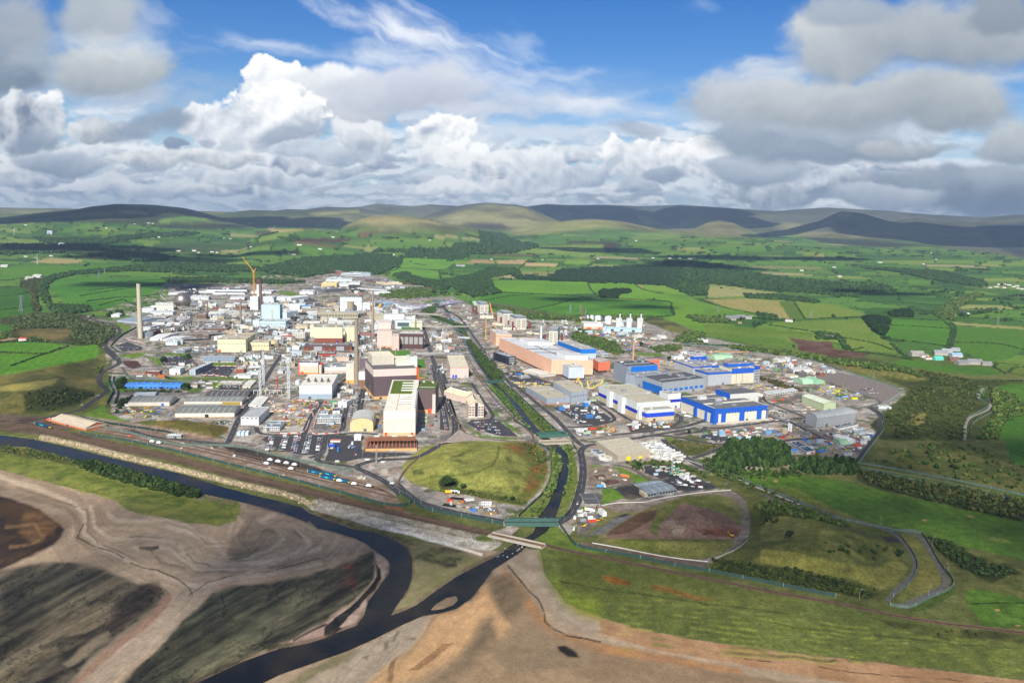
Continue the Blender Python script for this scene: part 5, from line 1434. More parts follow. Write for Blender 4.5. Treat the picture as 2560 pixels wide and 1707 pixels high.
B(1,'low grey shed right of the brick gatehouse',(838,1230),(900,1226),1212,1196,'8c9298','6b7076')
B(1,'red-orange brick cube behind the white curved shed',(1642,1228),(1722,1226),1190,1156,'a5543a','b7a79f',sh='the red brick cube')
B(1,'white shed with curved front near the road',(1616,1280),(1792,1284),1256,1236,'dcdfe0','d3d6d8')
B(1,'pale shed right of the white curved shed',(1748,1240),(1868,1242),1222,1200,'d3dce3','c6d0d8')
B(1,'long pale shed behind the brick cube',(1770,1172),(1912,1172),1162,1146,'d8dde2','d9dde0')
bb=B(1,'long bright blue training hall with rounded roof',(472,1390),(1052,1394),1368,1333,'5a9cf0','5fa2f4','archx',rise=3.5,sh='the long blue hall',dr=((.25,.32,3.2,'1d2f4a'),(.62,.7,3.2,'1d2f4a')),seam=False)
for u in(0.16,0.29,0.43,0.6,0.78,0.9):
 blk(bb,'dormer',u,u+0.03,0.4,0.75,bb.H+2.0,bb.H+5.0,'66a8f6')
for u in(0.02,0.08,0.14,0.37,0.46,0.53,0.76,0.84,0.92):
 m=MB(bb.ux,bb.uy)
 m.box(bb.W*u,bb.W*(u+0.02),-0.2,0,0.5,2.8,mat('16243a','glass'))
 m.build('window',bb.e)
B(1,'low white hut row in front of the garden',(1460,1340),(1702,1344),1326,1309,'dcd8cc','cfccc4',win=(1,12))
B(1,'cream receding shed beside the white hut row',(1706,1385),(1790,1385),1366,1304,'d9d4c6','e1ddd0','gy',rise=1.2)
B(1,'small brown-roofed hut right of the long blue hall',(1163,1384),(1232,1382),1356,1326,'d9d2c2','a5998a')
B(5,'off-white warehouse with ribbed grey roof, leftmost front shed',(510,655),(940,652),606,541,'ded9cc','8f938e','gx',rise=2.0,bs=((0,.15,'b59a6a'),),dr=((.8,.86,5,'2f6ad0'),),sh='the leftmost front warehouse',name='warehouse',cat='warehouse')
B(5,'small white lean-to left of the leftmost front warehouse',(470,650),(508,655),628,600,'e3e3df','d2d2cc')
B(5,'pale multi-gabled shed behind the leftmost front warehouse',(572,550),(790,545),532,504,'d3dbe2','c3cdd6','gx',rise=2)
B(5,'off-white warehouse with olive end panel, middle of three',(1092,642),(1700,640),600,547,'ddd8cb','8b8f8b','gx',rise=2.0,sh='the middle long warehouse',name='warehouse',cat='warehouse',dr=((.66,.97,5.5,'a58f4a'),))
B(5,'dark-roofed warehouse behind the middle long one',(1312,560),(1762,560),541,487,'77706a','5d5a5c','gx',rise=2.5,name='warehouse',cat='warehouse')
B(5,'off-white warehouse with dark doorway, nearest of the long three',(1000,772),(1622,767),722,645,'ddd8cb','7f837f','gx',rise=2.5,bs=((0,.12,'b59a6a'),),dr=((.5,.56,5,'2a3236'),),sh='the nearest long warehouse',name='warehouse',cat='warehouse')
B(5,'thin flat-roofed link between the two long warehouses',(1072,652),(1480,648),638,622,'8d9089','7b7f7b',vn=0)
B(5,'tall pale grey shed with ribbed roof, nearer of a pair',(1690,850),(1877,852),765,658,'d9dbdc','b3b7b8',sh='the tall pale grey shed',dr=((.05,.3,7,'cfd2d4'),(.55,.8,7,'cfd2d4')),vn=0)
B(5,'white-roofed shed behind the tall pale grey shed',(1770,655),(1905,655),640,552,'dcdcd6','e4e3db','gy',rise=1.5)
B(5,'white portable office with twin slate-blue roofs',(1922,910),(2096,912),866,803,'e0e4e6','74858c',win=(2,8),sh='the slate-roofed portable office')
B('H','long orange rail shed with pale roof and two yellow doors',(440,1416),(735,1492),1386,1352,'c4764a','cdbfa6','gx',rise=4.5,bs=((.55,1,'cfc2b4'),),sh='the orange rail shed',name='rail_depot',cat='depot',seam=False)
B('H','small orange hut at the rail shed end',(395,1400),(438,1410),1384,1370,'d2683a','c9653a')
B(5,'white flat-roofed lodge beside the railway sidings',(910,985),(1062,985),955,938,'d6dad8','c9cdcb',win=(1,7),sh='the sidings lodge')
for i_,x_ in enumerate((1645,1688,1732)):
 B(5,'%s pale blue box store on the sidings corner'%('leftmost','middle','rightmost')[i_],(x_,962),(x_+34,962),925,908,'c3d8e4','dfe9ee',vn=0,gp='pale blue box stores',seam=False)
bb=B(6,'white hall with four roof fans and ribbed grey plinth',(456,576),(797,576),436,318,'dfe9f2','e8e3d6',sh='the four-fan white hall',bs=((0,.38,'9fb0bd'),),vn=0,seam=False)
for u in(0.2,0.42,0.62,0.82):
 m=MB(bb.ux,bb.uy)
 m.tube(bb.W*u,bb.D*0.35,bb.H-0.5,bb.H+3.5,2.6,2.2,mat('8b857a','metal'),14)
 m.tube(bb.W*u,bb.D*0.35,bb.H+3.5,bb.H+6.5,1.3,1.3,mat('6d675d','metal'),10)
 m.build('fan_stack',bb.e)
B(6,'low white store left of the four-fan hall',(412,430),(455,430),388,370,'d9e2e8','c9d0d6')
B(6,'small white hall right of the building site',(862,662),(952,668),602,578,'e1e4e2','dde0de')
B(6,'white two-storey office with blue-grey roof, front wing',(642,832),(892,830),776,738,'d9dcdc','8296a3',win=(2,14),sh='the blue-roofed site office')
B(6,'rear wing of the site office with blue-grey roof',(662,752),(755,752),728,700,'d3d6d8','7b8f9d')
B(6,'white and navy roofed wing right of the site office',(805,732),(882,730),700,668,'e1e3e0','3d4c66')
B(6,'small slate hut in front of the site office',(748,850),(820,850),825,812,'b9c6cf','8796a3')
bb=B(6,'cream hangar with arched pale grey roof',(988,915),(1230,915),836,745,'e0c896','c3c6bd','archy',rise=9,sh='the arched hangar',name='hangar',cat='hangar')
MB(bb.ux,bb.uy).box(bb.W*.52,bb.W*.6,-0.25,0,bb.H*.8,bb.H*.92,mat('f0c23a')).build('sign_plate',bb.e)
bb=B(6,'largest white and grey tower block with turf roof',(1338,962),(1672,962),703,376,'e8e8e6','f4ecda',sh='the turf-roofed tower block',bs=((0,.12,'e0b98a'),(.12,.72,'d6d3c9')),dr=((.04,.12,5,'e2512c'),(.86,.94,5,'e2512c')),vn=0,par=0.5,seam=False)
blk(bb,'turf_roof',0.06,0.8,0.52,0.97,bb.H-0.3,bb.H+0.5,'5a6e24','5d7326')
for v in(0.2,0.27,0.35,0.42,0.6,0.68,0.77,0.86):
 blk(bb,'roof_pipe',0.42,0.84,v,v+0.012,bb.H+0.6,bb.H+2.0,'e9e9e2')
for k in range(11):
 v=0.05+k*0.055
 blk(bb,'roof_fan',0.89,0.97,v,v+0.035,bb.H-0.3,bb.H+2.4,'d9dcdc')
blk(bb,'roof_kerb',0.38,0.395,0.02,0.5,bb.H-0.3,bb.H+0.5,'cfc2a2')
bb=B(6,'dark purple-brown clad annex with turf roof',(1688,722),(1880,726),472,382,'6b5a5a','5d6e2a',sh='the brown turf-roofed annex',bs=((0,.14,'e0b98a'),),dr=((.6,.8,8,'e2583a'),),vn=1,seam=False)
blk(bb,'stair_core',0.85,1.02,-0.03,0.12,0,bb.H*0.8,'cfc7c2','dcd6d0')
bb=B(6,'huge dark brown hall with pale pink upper storey',(1236,582),(1700,560),345,240,'63555a','e3dccf',sh='the pink-topped brown hall',bs=((0,.13,'dfae72'),),vn=0,seam=False,dr=())
blk(bb,'upper_storey',0.0,0.97,0.02,0.95,bb.H,bb.H+13,'dccbc2','6d6a6c')
blk(bb,'roof_house',0.06,0.56,0.45,0.95,bb.H+13,bb.H+30,'cdc5b6','f0e6cd')
blk(bb,'roof_house',0.58,0.95,0.3,0.9,bb.H+13,bb.H+21,'e2ddd0','f1ead6')
blk(bb,'fire_door',0.975,1.01,-0.02,0.06,0,bb.H+14,'ea5a2c')
B(6,'white flat box in front of the tall central chimney',(1078,455),(1196,455),296,288,'dfe3e3','e6e8e6',bs=((0,.5,'8a6a5a'),))
B(6,'tall white wing left of the pink-topped hall',(1180,400),(1235,400),150,125,'e2e6e8','e6e9ea')
B(6,'white tower right of the pink-topped hall',(1625,280),(1692,275),130,112,'e2e6e8','8a9a6a')
B(6,'low brown wing with yellow plinth left of the brown hall',(1190,535),(1236,540),430,400,'6a5a5e','8f8f8c',bs=((0,.3,'e8b45a'),))
B(6,'brown and grey side block behind the white flat box',(1088,270),(1175,272),150,122,'6f6266','8a9a62')
for i_,(x0_,x1_,y_)in enumerate(((1232,1405,130),(1412,1460,128),(1470,1625,130))):
 B(6,'green turf roof block, %s of three behind the pink-topped hall'%('leftmost','middle','rightmost')[i_],(x0_,y_),(x1_,y_),y_-6,y_-62+(25 if i_==1 else 0)*0,'c9a98c','55862c',vn=0,seam=False,gp='turf roof blocks')
B(6,'green turf strip right of the pink-topped hall',(1700,262),(1782,262),255,155,'b98a6a','55832c',vn=0,seam=False)
B(6,'green turf block with orange rim near the road',(1715,362),(1776,360),352,275,'d98a5a','558a2c',vn=0,seam=False)
bb=B(6,'white-topped process hall with orange left edge',(446,315),(652,316),196,165,'d9c7b4','77787a',sh='the orange-edged hall',vn=4,bs=((.72,1,'e6e8ea'),(0,.14,'e09a5a')),dr=((0,.06,24,'f0562c'),(.12,.26,5,'e2583a')))
blk(bb,'stair_hood',1.0,1.16,0.1,0.9,0,bb.H*0.8,'d9c7b4','f0562c')
B(6,'long white and beige wing right of the orange-edged hall',(720,305),(960,300),242,200,'dcdcd8','75777b',bs=((0,.45,'cfbfb0'),),vn=4)
B(6,'pale stair tower beside the tall central chimney',(945,410),(1028,412),205,175,'dccfc0','d8cdbd',bs=((0,.16,'e8ab5a'),),sh='the central chimney stair tower')
B(6,'beige rooftop-plant block behind the orange-edged hall',(826,180),(976,180),135,92,'d3b9a8','b3a99c',vn=9)
bb=B(6,'low orange framed tank farm shed with lattice front',(1150,1125),(1690,1118),1098,1002,'e0a870','7a6258',sh='the orange lattice shed',vn=0,seam=False,dr=())
for k in range(14):
 u=0.01+k*0.072
 m=MB(bb.ux,bb.uy)
 for q in(0.1,0.5,0.9):
  m.box(bb.W*u,bb.W*u+0.6,bb.D*q,bb.D*q+0.6,bb.H-0.5,bb.H+5.5,mat('d2703f'))
 m.box(bb.W*u,bb.W*u+0.5,bb.D*.1,bb.D*.92,bb.H+5.0,bb.H+5.5,mat('d2703f'))
 m.build('frame',bb.e)
blk(bb,'brown_roof_panel',0.02,0.98,0.42,0.85,bb.H+5.5,bb.H+5.9,'a06a4c','9a664a')
for u in(0.15,0.5,0.82):
 blk(bb,'white_canopy',u,u+0.1,0.88,0.99,bb.H+5,bb.H+6.4,'e9e9e4')
B(6,'blue steel shed left of the orange lattice shed',(765,1082),(828,1080),1052,1040,'2f55c0','3a66d0')
B(6,'red flat canopy in the lorry park',(780,1030),(886,1030),1012,1000,'dcdcd6','d93a2c',seam=False,vn=0)
B(6,'white and blue striped tent right of the lorry park',(1032,1012),(1100,1012),980,946,'e6e9ee','e9ebf2','archx',rise=2,name='storage_tent',cat='tent')
B(6,'small cream hut beside the railway sidings',(1062,1412),(1150,1420),1396,1382,'cdbb9c','a9b3bb')
B(6,'brown brick block low beside the chimney base',(1140,460),(1195,460),380,360,'8a6a56','9a8a7c')
B(2,'yellow-cream hall on a brown brick base',(360,912),(656,912),745,722,'e3dfbc','8a8478',bs=((0,.3,'8b5344'),),sh='the cream and brick hall',dr=((.8,.85,7,'2f48a0'),))
B(2,'cream block left of the cream and brick hall',(315,850),(358,850),722,712,'e0dcc0','c9c3ae')
B(2,'cream block right of the cream and brick hall',(686,895),(786,895),745,727,'e0dcb8','bfb8a4')
B(2,'beige boxy block behind the red pipework',(160,775),(290,775),728,714,'d9c9ac','cdbfa6')
B(2,'white ribbed block with grey centre by red pipework',(135,880),(262,882),805,790,'e0ddd2','c9c6bc',win=(3,5,'8a8a88'))
bb=B(2,'long purple-brown hall with two grey roller doors',(256,992),(756,992),936,914,'6d4a40','5c6678',sh='the long purple-brown hall',dr=((.2,.37,10,'a3a8b0'),(.67,.83,10,'a3a8b0')))
for u in(0.04,0.4,0.52,0.63,0.97):
 blk(bb,'orange_stair',u,u+0.02,-0.02,0.0,0,4,'f0562c')
bb=B(2,'tall white reactor building with tan drum in front',(630,577),(858,577),440,430,'dfe8ea','c9d2d4',sh='the white drum-fronted reactor',vn=2)
cyl(2,'tan concrete drum against the white reactor building',742,585,478,70,'a59a82',sh=None)
B(2,'white store right of the drum-fronted reactor',(866,576),(946,577),492,484,'dde3e2','d3dada')
B(2,'pale boxy hall left of a bright blue roof',(95,570),(208,570),506,498,'d9e2e0','cfd8d6')
B(2,'low bright blue roofed shed',(210,545),(322,545),528,514,'c9d0d2','3f8ae0',vn=0,seam=False)
B(2,'tan concrete block under the blue roofed shed',(216,580),(404,580),556,546,'b7a896','b3aca2',win=(2,10,'6a5f55'))
B(2,'brown concrete block left of the white reactor',(412,580),(556,580),548,538,'a39a88','9a9488')
B(2,'beige sloped store near the white reactor',(558,575),(618,575),530,510,'c4b8a4','b9b3a6')
B(2,'mottled concrete ponds hall, widest',(386,655),(820,655),596,582,'b3ad94','a9a79c',sh='the mottled ponds hall',win=(1,14,'8b8672'),vn=8)
B(2,'mottled grey concrete hall right of the ponds hall',(935,672),(1086,672),602,590,'b5ae96','b9b6aa')
B(2,'white long block over the road bend',(1092,682),(1306,680),618,606,'e0e6e8','d6dcdc',sh='the white bend block')
B(2,'white penthouse cube behind the white bend block',(1180,640),(1240,640),566,558,'dde6ea','cdd6da')
B(2,'pale cyan hall with dark strip window',(1212,765),(1376,765),675,662,'cfe2e2','bfc8c4',win=(1,1,'5a6a6c'),sh='the pale cyan hall')
B(2,'cream hall right of the pale cyan hall',(1378,772),(1494,772),682,668,'ddd8bf','c9c4b0')
B(2,'white low block left of the pale cyan hall',(1005,720),(1108,720),688,672,'dfe3e0','d3d8d6')
B(2,'white process block beside the second chimney',(990,775),(1026,775),718,700,'d3dadd','c3cace')
bb=B(2,'tall pinkish grey process block, front',(1020,968),(1174,968),785,728,'d8c3b9','d0bcb0',sh='the pinkish process block',bs=((0,.12,'e0a468'),),vn=2)
blk(bb,'roof_block',0.05,0.95,0.3,0.95,bb.H,bb.H+16,'dccac0','e3d6cb')
B(2,'narrow pinkish wing right of the process block',(1176,988),(1250,988),838,815,'d3bdb3','cdb9af')
B(2,'dark brown clad hall with pale parapet',(1252,972),(1502,976),805,788,'5b4444','b9b9b4',sh='the dark brown hall',bs=((.96,1,'c9c9c4'),),win=(1,5,'a9a9a8'),vn=9)
B(2,'turf roof strip behind the dark brown hall',(1284,800),(1478,800),775,742,'a59a88','4f7a30',vn=0)
B(2,'small brick and turf hut near the pipe works',(1758,980),(1830,984),948,920,'b98a7a','5a7a34')
B(2,'white and tan hut by the pipe works',(1640,985),(1704,985),945,922,'d9d3c9','dcd0bb')
bb=B(2,'pink walled shed with cream roof and blue doors',(1786,1278),(1980,1278),1170,1042,'d8c4bb','e3d9bd',sh='the pink cream-roofed shed',bs=((.96,1,'d97a5a'),),dr=((.12,.22,6,'2f55c8'),(.26,.38,6,'2f55c8'),(.77,.88,6,'a9b0b8')),vn=0)
B(2,'grey flat yard roof behind the pink shed',(1735,1036),(1930,1036),1028,1010,'8d8f90','85888a')
B(2,'brown tank building with red window marks',(388,1058),(588,1058),1022,1005,'5d3f3a','6a5a58',win=(1,9,'d95a4a'))
B(2,'cream hut behind the brown tank building',(326,1045),(386,1045),1000,990,'ddd5b4','c9c3a4')
B(2,'white roofed pipe gallery in front of cream blocks',(505,712),(780,712),690,672,'cfd2ce','dfe0da','gx',rise=2.5)
B(2,'round-cornered beige plant room on the gallery',(425,690),(498,690),650,636,'cfc6b2','c3bcaa')
B(2,'long low white gallery across the middle of the works',(180,705),(420,705),690,680,'d9d8d3','cdccc8')
B(2,'white flat shed in front of the long brown hall',(70,925),(208,925),912,902,'d2dcd6','dbe4de')
B(2,'rust-roofed open framework with grey deck',(1215,560),(1400,575),548,462,'8f8aa0','9a96a6',sh='the grey sawtooth roofs',gp=None,vn=9)
B(2,'grey striped roof shed right of the sawtooth roofs',(1405,545),(1490,540),528,460,'a7a3ad','a3a0ac')
B(2,'small white shed near the green footbridge',(1385,570),(1478,560),545,530,'dfe2e2','d2d8da')
B(2,'pale blue roof shed by the yellow crane yard',(1100,535),(1185,530),498,480,'8fb0d0','8fb8e0')
B(2,'yellow stepped block at the far end',(436,324),(594,327),282,262,'e8cd92','ecd9a4',sh='the yellow far block')
B(2,'lower yellow wing left of the yellow far block',(398,356),(470,360),322,308,'e8cd92','ddc58e')
B(2,'dark grey shed in front of the yellow far block',(476,386),(692,372),352,330,'6d6d70','83858a')
B(2,'white shed with two silos at the far yard',(205,402),(350,404),372,354,'d9dadb','c9cccf')
B(2,'white stepped works behind the yellow far block',(596,318),(720,318),286,262,'dfe6e6','d3dcdc',sh='the white far works')
B(2,'white low works right of the yellow far block',(722,300),(838,302),276,262,'dfe4e2','d2d8d6')
B(2,'pale upper deck of the white far works',(482,262),(758,265),244,224,'d3dedc','c6d2d0',vn=9)
B(2,'brown brick cube at the far wood edge',(592,195),(660,195),160,150,'8a6458','6b5a56')
B(2,'white long warehouse at the far wood edge',(640,205),(850,214),180,165,'dce4e8','ccd6dc',win=(1,10))
B(2,'blue-grey office right of the far warehouse',(855,214),(952,212),185,174,'b9c9d4','b5c0c8')
B(2,'broad grey-roofed warehouse at the far end',(842,350),(1180,372),336,296,'c6c9cb','9c9894',sh='the broad far warehouse',name='warehouse',cat='warehouse')
B(2,'brown roofed building at the far right corner',(985,285),(1150,282),264,244,'7a625a','63524e')
B(2,'cream long shed at the far right corner',(1095,302),(1285,298),286,264,'e6d4a4','dcd3bd')
B(2,'white domed tent in the far yard',(1010,406),(1160,402),388,374,'e6ebec','e9eeee','archx',rise=3,name='storage_tent',cat='tent')
for i_,x_ in enumerate((0,60)):
 B(2,'%s white tunnel shed beside the far car park'%('left','right')[i_],(x_,470),(x_+54,474),440,418,'e0e4e6','e6e8ea','archy',rise=3)
B(1,'row of white tunnels left of the far car park',(2045,465),(2215,470),440,418,'e0e4e6','e6e8ea','gx',rise=3)
B(1,'white cube with blue strip roof by the yellow pipes',(2196,562),(2308,562),505,498,'d9e3e4','cfd9da')
B(1,'white process tower under the pale blue cube',(2215,650),(2262,652),605,595,'d7dcdf','c3cacd')
for i_,(K_,R_,yt_,yb_)in enumerate((((300,396),(458,394),262,190),((268,245),(415,220),180,118))):
 bb=B(7,('pink gabled office with glazed centre, nearer half','pink gabled office, rear half')[i_],K_,R_,yt_,yb_,'dccabc','ecdcbc','gy',rise=7,sh='the gabled pink office' if i_==0 else None,win=(4,5,'8a8078')if i_==0 else None,seam=False)
 if i_==0:
  MB(bb.ux,bb.uy).box(bb.W*.42,bb.W*.6,-0.35,0,2,bb.H+4,mat('3d4654','glass')).build('glazed_bay',bb.e)
 MB(bb.ux,bb.uy).prism([(bb.W*.44,bb.H+6.2),(bb.W*.5,bb.H+8.2),(bb.W*.56,bb.H+6.2)],bb.D*.2,bb.D*.95,mat('42536e','glass'),'y').build('skylight',bb.e)
for i_,(K_,R_,yt_,yb_,s_)in enumerate((((0,352),(88,352),262,236,'leftmost'),((246,482),(345,480),356,332,'second from left'),((376,522),(485,520),406,380,'third from left'),((722,668),(812,672),536,502,'rightmost and nearest'))):
 bb=B(3,'white office tower with steel roof, %s of four'%s_,K_,R_,yt_,yb_,'e2ddd0','8f979c',win=(5,2,'9a9488'),vn=2,sh='the %s white tower'%s_.split()[0],gp='white reactor office towers',name='office_tower',cat='tower block')
 blk(bb,'glazed_top',0.03,0.97,0.05,0.95,bb.H-0.5,bb.H+6,'7a858c','a8afb2')
for i_,(K_,R_,yt_,yb_)in enumerate((((0,400),(140,405),370,345),((240,520),(370,528),492,470),((488,560),(620,575),540,512),((815,660),(945,650),632,618),((130,470),(225,480),445,430))):
 B(3,'low cream reactor annex with grey roof %s'%('behind the leftmost white tower','between the second and third towers','right of the third white tower','right of the nearest white tower','left of the second white tower')[i_],K_,R_,yt_,yb_,'d8d0bc','6f7468',vn=3)
bb=B(3,'immense long salmon pink hall with white roof',(748,1002),(1182,1010),838,(200,742),'f0bd9f','d3d6da',sh='the long salmon hall',vn=0,bs=((0,.1,'5a5048'),),seam=True,dr=())
blk(bb,'roof_house',0.36,0.9,0.02,0.16,bb.H,bb.H+9,'e6e6e4','d0d2d6')
blk(bb,'roof_house',0.3,0.95,0.62,0.8,bb.H,bb.H+8,'e6e6e4','d0d2d6')
for v in(0.3,0.45):
 blk(bb,'roof_gutter',0.02,0.98,v,v+0.004,bb.H-0.4,bb.H+0.5,'4a4c50')
blk(bb,'roof_gutter',0.45,0.46,0.18,0.98,bb.H-0.4,bb.H+0.5,'4a4c50')
B(3,'pink rear block stepping behind the long salmon hall',(165,690),(330,700),560,(103,640),'e8bb9f','c3c6cc')
B(3,'pale grey cube against the end of the salmon hall',(928,1052),(1092,1050),916,(862,1012),'c6d0dc','b9bdb4',sh='the pale grey cube',bs=((0,.16,'4f4a4c'),),dr=((.55,.7,6,'f0b42c'),))
B(3,'dark glass office with banded windows by the river road',(296,892),(374,884),806,(138,838),'3a3b44','9aa6b0',win=(3,1,'a9b3ba'),swin=(3,1,'l'),sh='the dark banded office')
bb=B(3,'blue-rimmed flat-roofed hall behind the salmon hall',(1056,830),(1216,826),726,(812,735),'b9c6d2','b5b0a8',sh='the blue-rimmed hall',bs=((.55,1,'1f78d6'),))
B(3,'grey-blue roofed workshop right of the blue-rimmed hall',(1272,805),(1348,803),776,(1215,775),'ccd3d8','8fa3b5',win=(1,6))
B(3,'coral red block right of the salmon hall end',(1240,975),(1362,968),862,(1184,940),'e67a5c','b5a99f',bs=((0,.2,'5a3a34'),),sh='the coral block')
B(3,'pale roofed link behind the coral block',(1190,860),(1350,858),850,815,'a9a79f','bdb9b0')
bb=B(3,'big grey hall with dark roof and blue clerestory',(1540,1098),(1862,1075),905,(1402,1040),'8f99a6','55555a',sh='the blue clerestory hall',vn=2)
m=MB(bb.ux,bb.uy)
m.box(bb.W*.12,bb.W*.98,-0.4,0,bb.H*.68,bb.H*.97,mat('1f74d4','wall'))
m.build('blue_cladding',bb.e)
B(3,'coral red hall end behind the blue clerestory hall',(1740,935),(1885,918),848,838,'ef8668','9b8f8a')
B(3,'lower grey hall stepped in front of the clerestory hall',(1625,1118),(1980,1080),1000,(1528,1098),'98a1ac','6f7173',vn=3)
bb=B(3,'broad grey hall with dark roof and small blue bays',(1912,1205),(2362,1150),1076,(1700,1130),'a3abb3','57575b',sh='the dark-roofed grey hall',vn=3)
for k in range(8):
 u=0.03+k*0.12
 MB(bb.ux,bb.uy).box(bb.W*u,bb.W*(u+0.075),-0.3,0,bb.H*.22,bb.H*.42,mat('1f70d0','wall')).build('blue_bay',bb.e)
m=MB(bb.ux,bb.uy)
m.box(-0.35,0,bb.D*.02,bb.D*.97,0,bb.H*.62,mat('1f6cc8','wall'))
m.build('blue_cladding',bb.e)
B(3,'white block with navy stripe between two big halls',(1968,1348),(2102,1336),1196,1165,'e2e4e4','9c9c98',bs=((.4,.6,'2438b8'),))
bb=B(3,'white hall with navy band and stair towers',(1640,1456),(1990,1430),1287,(1243,1262),'d5dbdc','bfb7a0',sh='the navy-banded white hall',bs=((0,.33,'c9bd9c'),(.33,.55,'2236b4')),vn=2)
for v0,v1 in((.28,.38),(.6,.68)):
 m=MB(bb.ux,bb.uy)
 m.box(-7,-0.13,bb.D*v0,bb.D*v1,0,bb.H*1.02,mat('dfe3e2','wall'),mat('c9cccb','roof'))
 m.build('stair_tower',bb.e)
m=MB(bb.ux,bb.uy)
m.box(bb.W*.02,bb.W*.13,-7,-0.13,0,bb.H*.78,mat('dfe3e2','wall'),mat('c9cccb','roof'))
m.build('stair_tower',bb.e)
B(3,'low front annex of the navy-banded hall with blue glass',(1744,1486),(2034,1464),1366,1318,'dcdedb','a8a498',bs=((0,.35,'cfc0a0'),(.35,.72,'2a4fd0')),vn=1)
B(3,'long slate-blue store with tan roof, left of a pair',(697,1310),(950,1292),1240,(480,1185),'97a3b0','bdb49c',sh='the tan-roofed slate store',bs=((0,.12,'b5694a'),),vn=1)
B(3,'taller slate-blue store with tan roof, right of a pair',(955,1304),(1128,1280),1180,(768,1180),'a5b0ba','c0b69e',vn=1)
B(3,'white low store beside the salmon hall end',(455,965),(655,1020),945,930,'d9d6cc','e0dcd0','gx',rise=1.5)
B(3,'grey roofed hut in front of the white low store',(415,1035),(530,1030),1018,1000,'8a8e92','85898e')
bb=B(3,'white turbine house with tan base at the gas plant',(1088,512),(1286,515),455,432,'e0e2e0','dfe0dc',bs=((0,.45,'d3c2a8'),),sh='the gas turbine house',dr=((.15,.4,5,'e0693c'),(.75,.95,5,'e0693c')))
for i_,(x_,y_,t_,w_)in enumerate(((1345,458,386,74),(1238,435,380,70),(1175,420,372,40),(1130,415,372,28),(1300,440,392,40))):
 cyl(3,'%s at the gas plant'%('large white domed tank, rightmost','large white tank behind the turbine house','medium white tank','smallest white tank','dark squat tank between two white ones')[i_],x_,y_,t_,w_,'dfe2e2' if i_<4 else '4c5a5e',dome=True)
for i_,x_ in enumerate((1452,1562,1675)):
 e_=B(3,'white boiler unit with short stack, %s of three'%('left','middle','right')[i_],(x_-26,522),(x_+26,524),445,436,'d3d6d4','b5b9b8','flat',vn=2,gp='gas boilers with stacks',name='gas_boiler',cat='boiler')
 blk(e_,'boiler_casing',-0.05,1.15,0.0,0.9,e_.H,e_.H+13,'c6cac8','b0b4b2')
 m=MB(e_.ux,e_.uy)
 m.tube(e_.W*.75,e_.D*.4,e_.H+13,e_.H+27,e_.W*.15,e_.W*.14,mat('d9dcdc','wall'),12)
 m.tube(e_.W*.75,e_.D*.4,e_.H+27,e_.H+30,e_.W*.17,e_.W*.17,mat('2d3033'),12)
 m.build('stack',e_.e)
B(3,'long pale blue hall in front of the gas boilers',(1292,530),(1694,548),494,486,'b7dcec','bfe0ee',dr=((.2,.28,6,'3a4a55'),(.45,.53,6,'3a4a55'),(.75,.83,6,'3a4a55')),sh='the pale blue gas hall')
B(3,'white office right of the scrap yard',(1868,612),(1956,614),588,575,'e4e6e4','d9dbd9')
B(3,'dark-roofed long hut below the white office',(1788,622),(1900,626),604,592,'c9c6bc','55585a')
B(3,'white box lorry shed at the right edge of the scrap yard',(2322,650),(2362,652),625,615,'e6eaec','dde2e4')
chm(3,'slim blue-white chimney at the gas plant',1107,425,308,14,12,'c3d3dc',kind='metal')
chm(3,'slim rust red mast chimney at the gas plant',1070,475,292,12,7,'a8502e')
chm(3,'white steel chimney beside the salmon hall',641,622,452,25,25,'d9dcdd',sh='the white steel chimney',cap=(8,1.0,'b0b4b6'))
for i_,(x_,y_,t_)in enumerate(((176,432,376),(218,475,392),(298,492,426),(343,526,440),(516,506,440),(677,636,576),(860,656,572),(238,352,292),(330,345,300),(458,385,340))):
 chm(3,'%s rust-brown duct stack from the left among the white towers'%('third','fourth','sixth','eighth','ninth','tenth','eleventh','fifth','seventh','last thin')[i_],x_,y_,t_,20 if i_<7 else 8,18 if i_<7 else 8,'80392a',gp='rust-brown duct stacks')
for i_,(x_,y_,t_)in enumerate(((2026,582,522),(2063,612,535))):
 chm(2,'%s rust-brown duct stack left of the leftmost white tower'%('first','second')[i_],x_,y_,t_,20,18,'80392a',gp='rust-brown duct stacks')
bb=B(4,'big bright blue and cream hall, nearest of the blue ones',(366,1006),(906,958),851,(5,860),'e3dccb','6f6f70',sh='the nearest blue-framed hall',vn=3,dr=(),par=1.2)
BLUE='2661c8'
def fr(b_,u0,u1,c0,c1,col,side='f',t=0.35,nm='blue_frame'):
 m=MB(b_.ux,b_.uy)
 if side=='f':
  m.box(b_.W*u0,b_.W*u1,-t,0,c0,c1,mat(col,'wall'))
 elif side=='l':
  m.box(-t,0,b_.D*u0,b_.D*u1,c0,c1,mat(col,'wall'))
 m.build(nm,b_.e)
H_=bb.H
fr(bb,-0.002,1.002,H_*.68,H_*1.01,BLUE)
for u0,u1 in((-0.002,0.015),(.11,.2),(.46,.56),(.8,.895),(.985,1.002)):
 fr(bb,u0,u1,H_*.06,H_*.68,BLUE)
fr(bb,0,1,H_*.62,H_*1.01,BLUE,'l')
for u0,u1 in((0.0,0.09),(.22,.25),(.5,.57)):
 fr(bb,u0,u1,H_*.0,H_*.62,BLUE,'l',3.0)
blk(bb,'white_roof_rim',0.02,0.98,0.36,0.375,bb.H-.9,bb.H+1.0,'dcd8cc')
blk(bb,'white_roof_rim',0.02,0.03,0.02,0.36,bb.H-.9,bb.H+0.5,'dcd8cc')
blk(bb,'roof_plant',0.55,0.6,0.55,0.6,bb.H-1,bb.H+3,'cfcdc6')
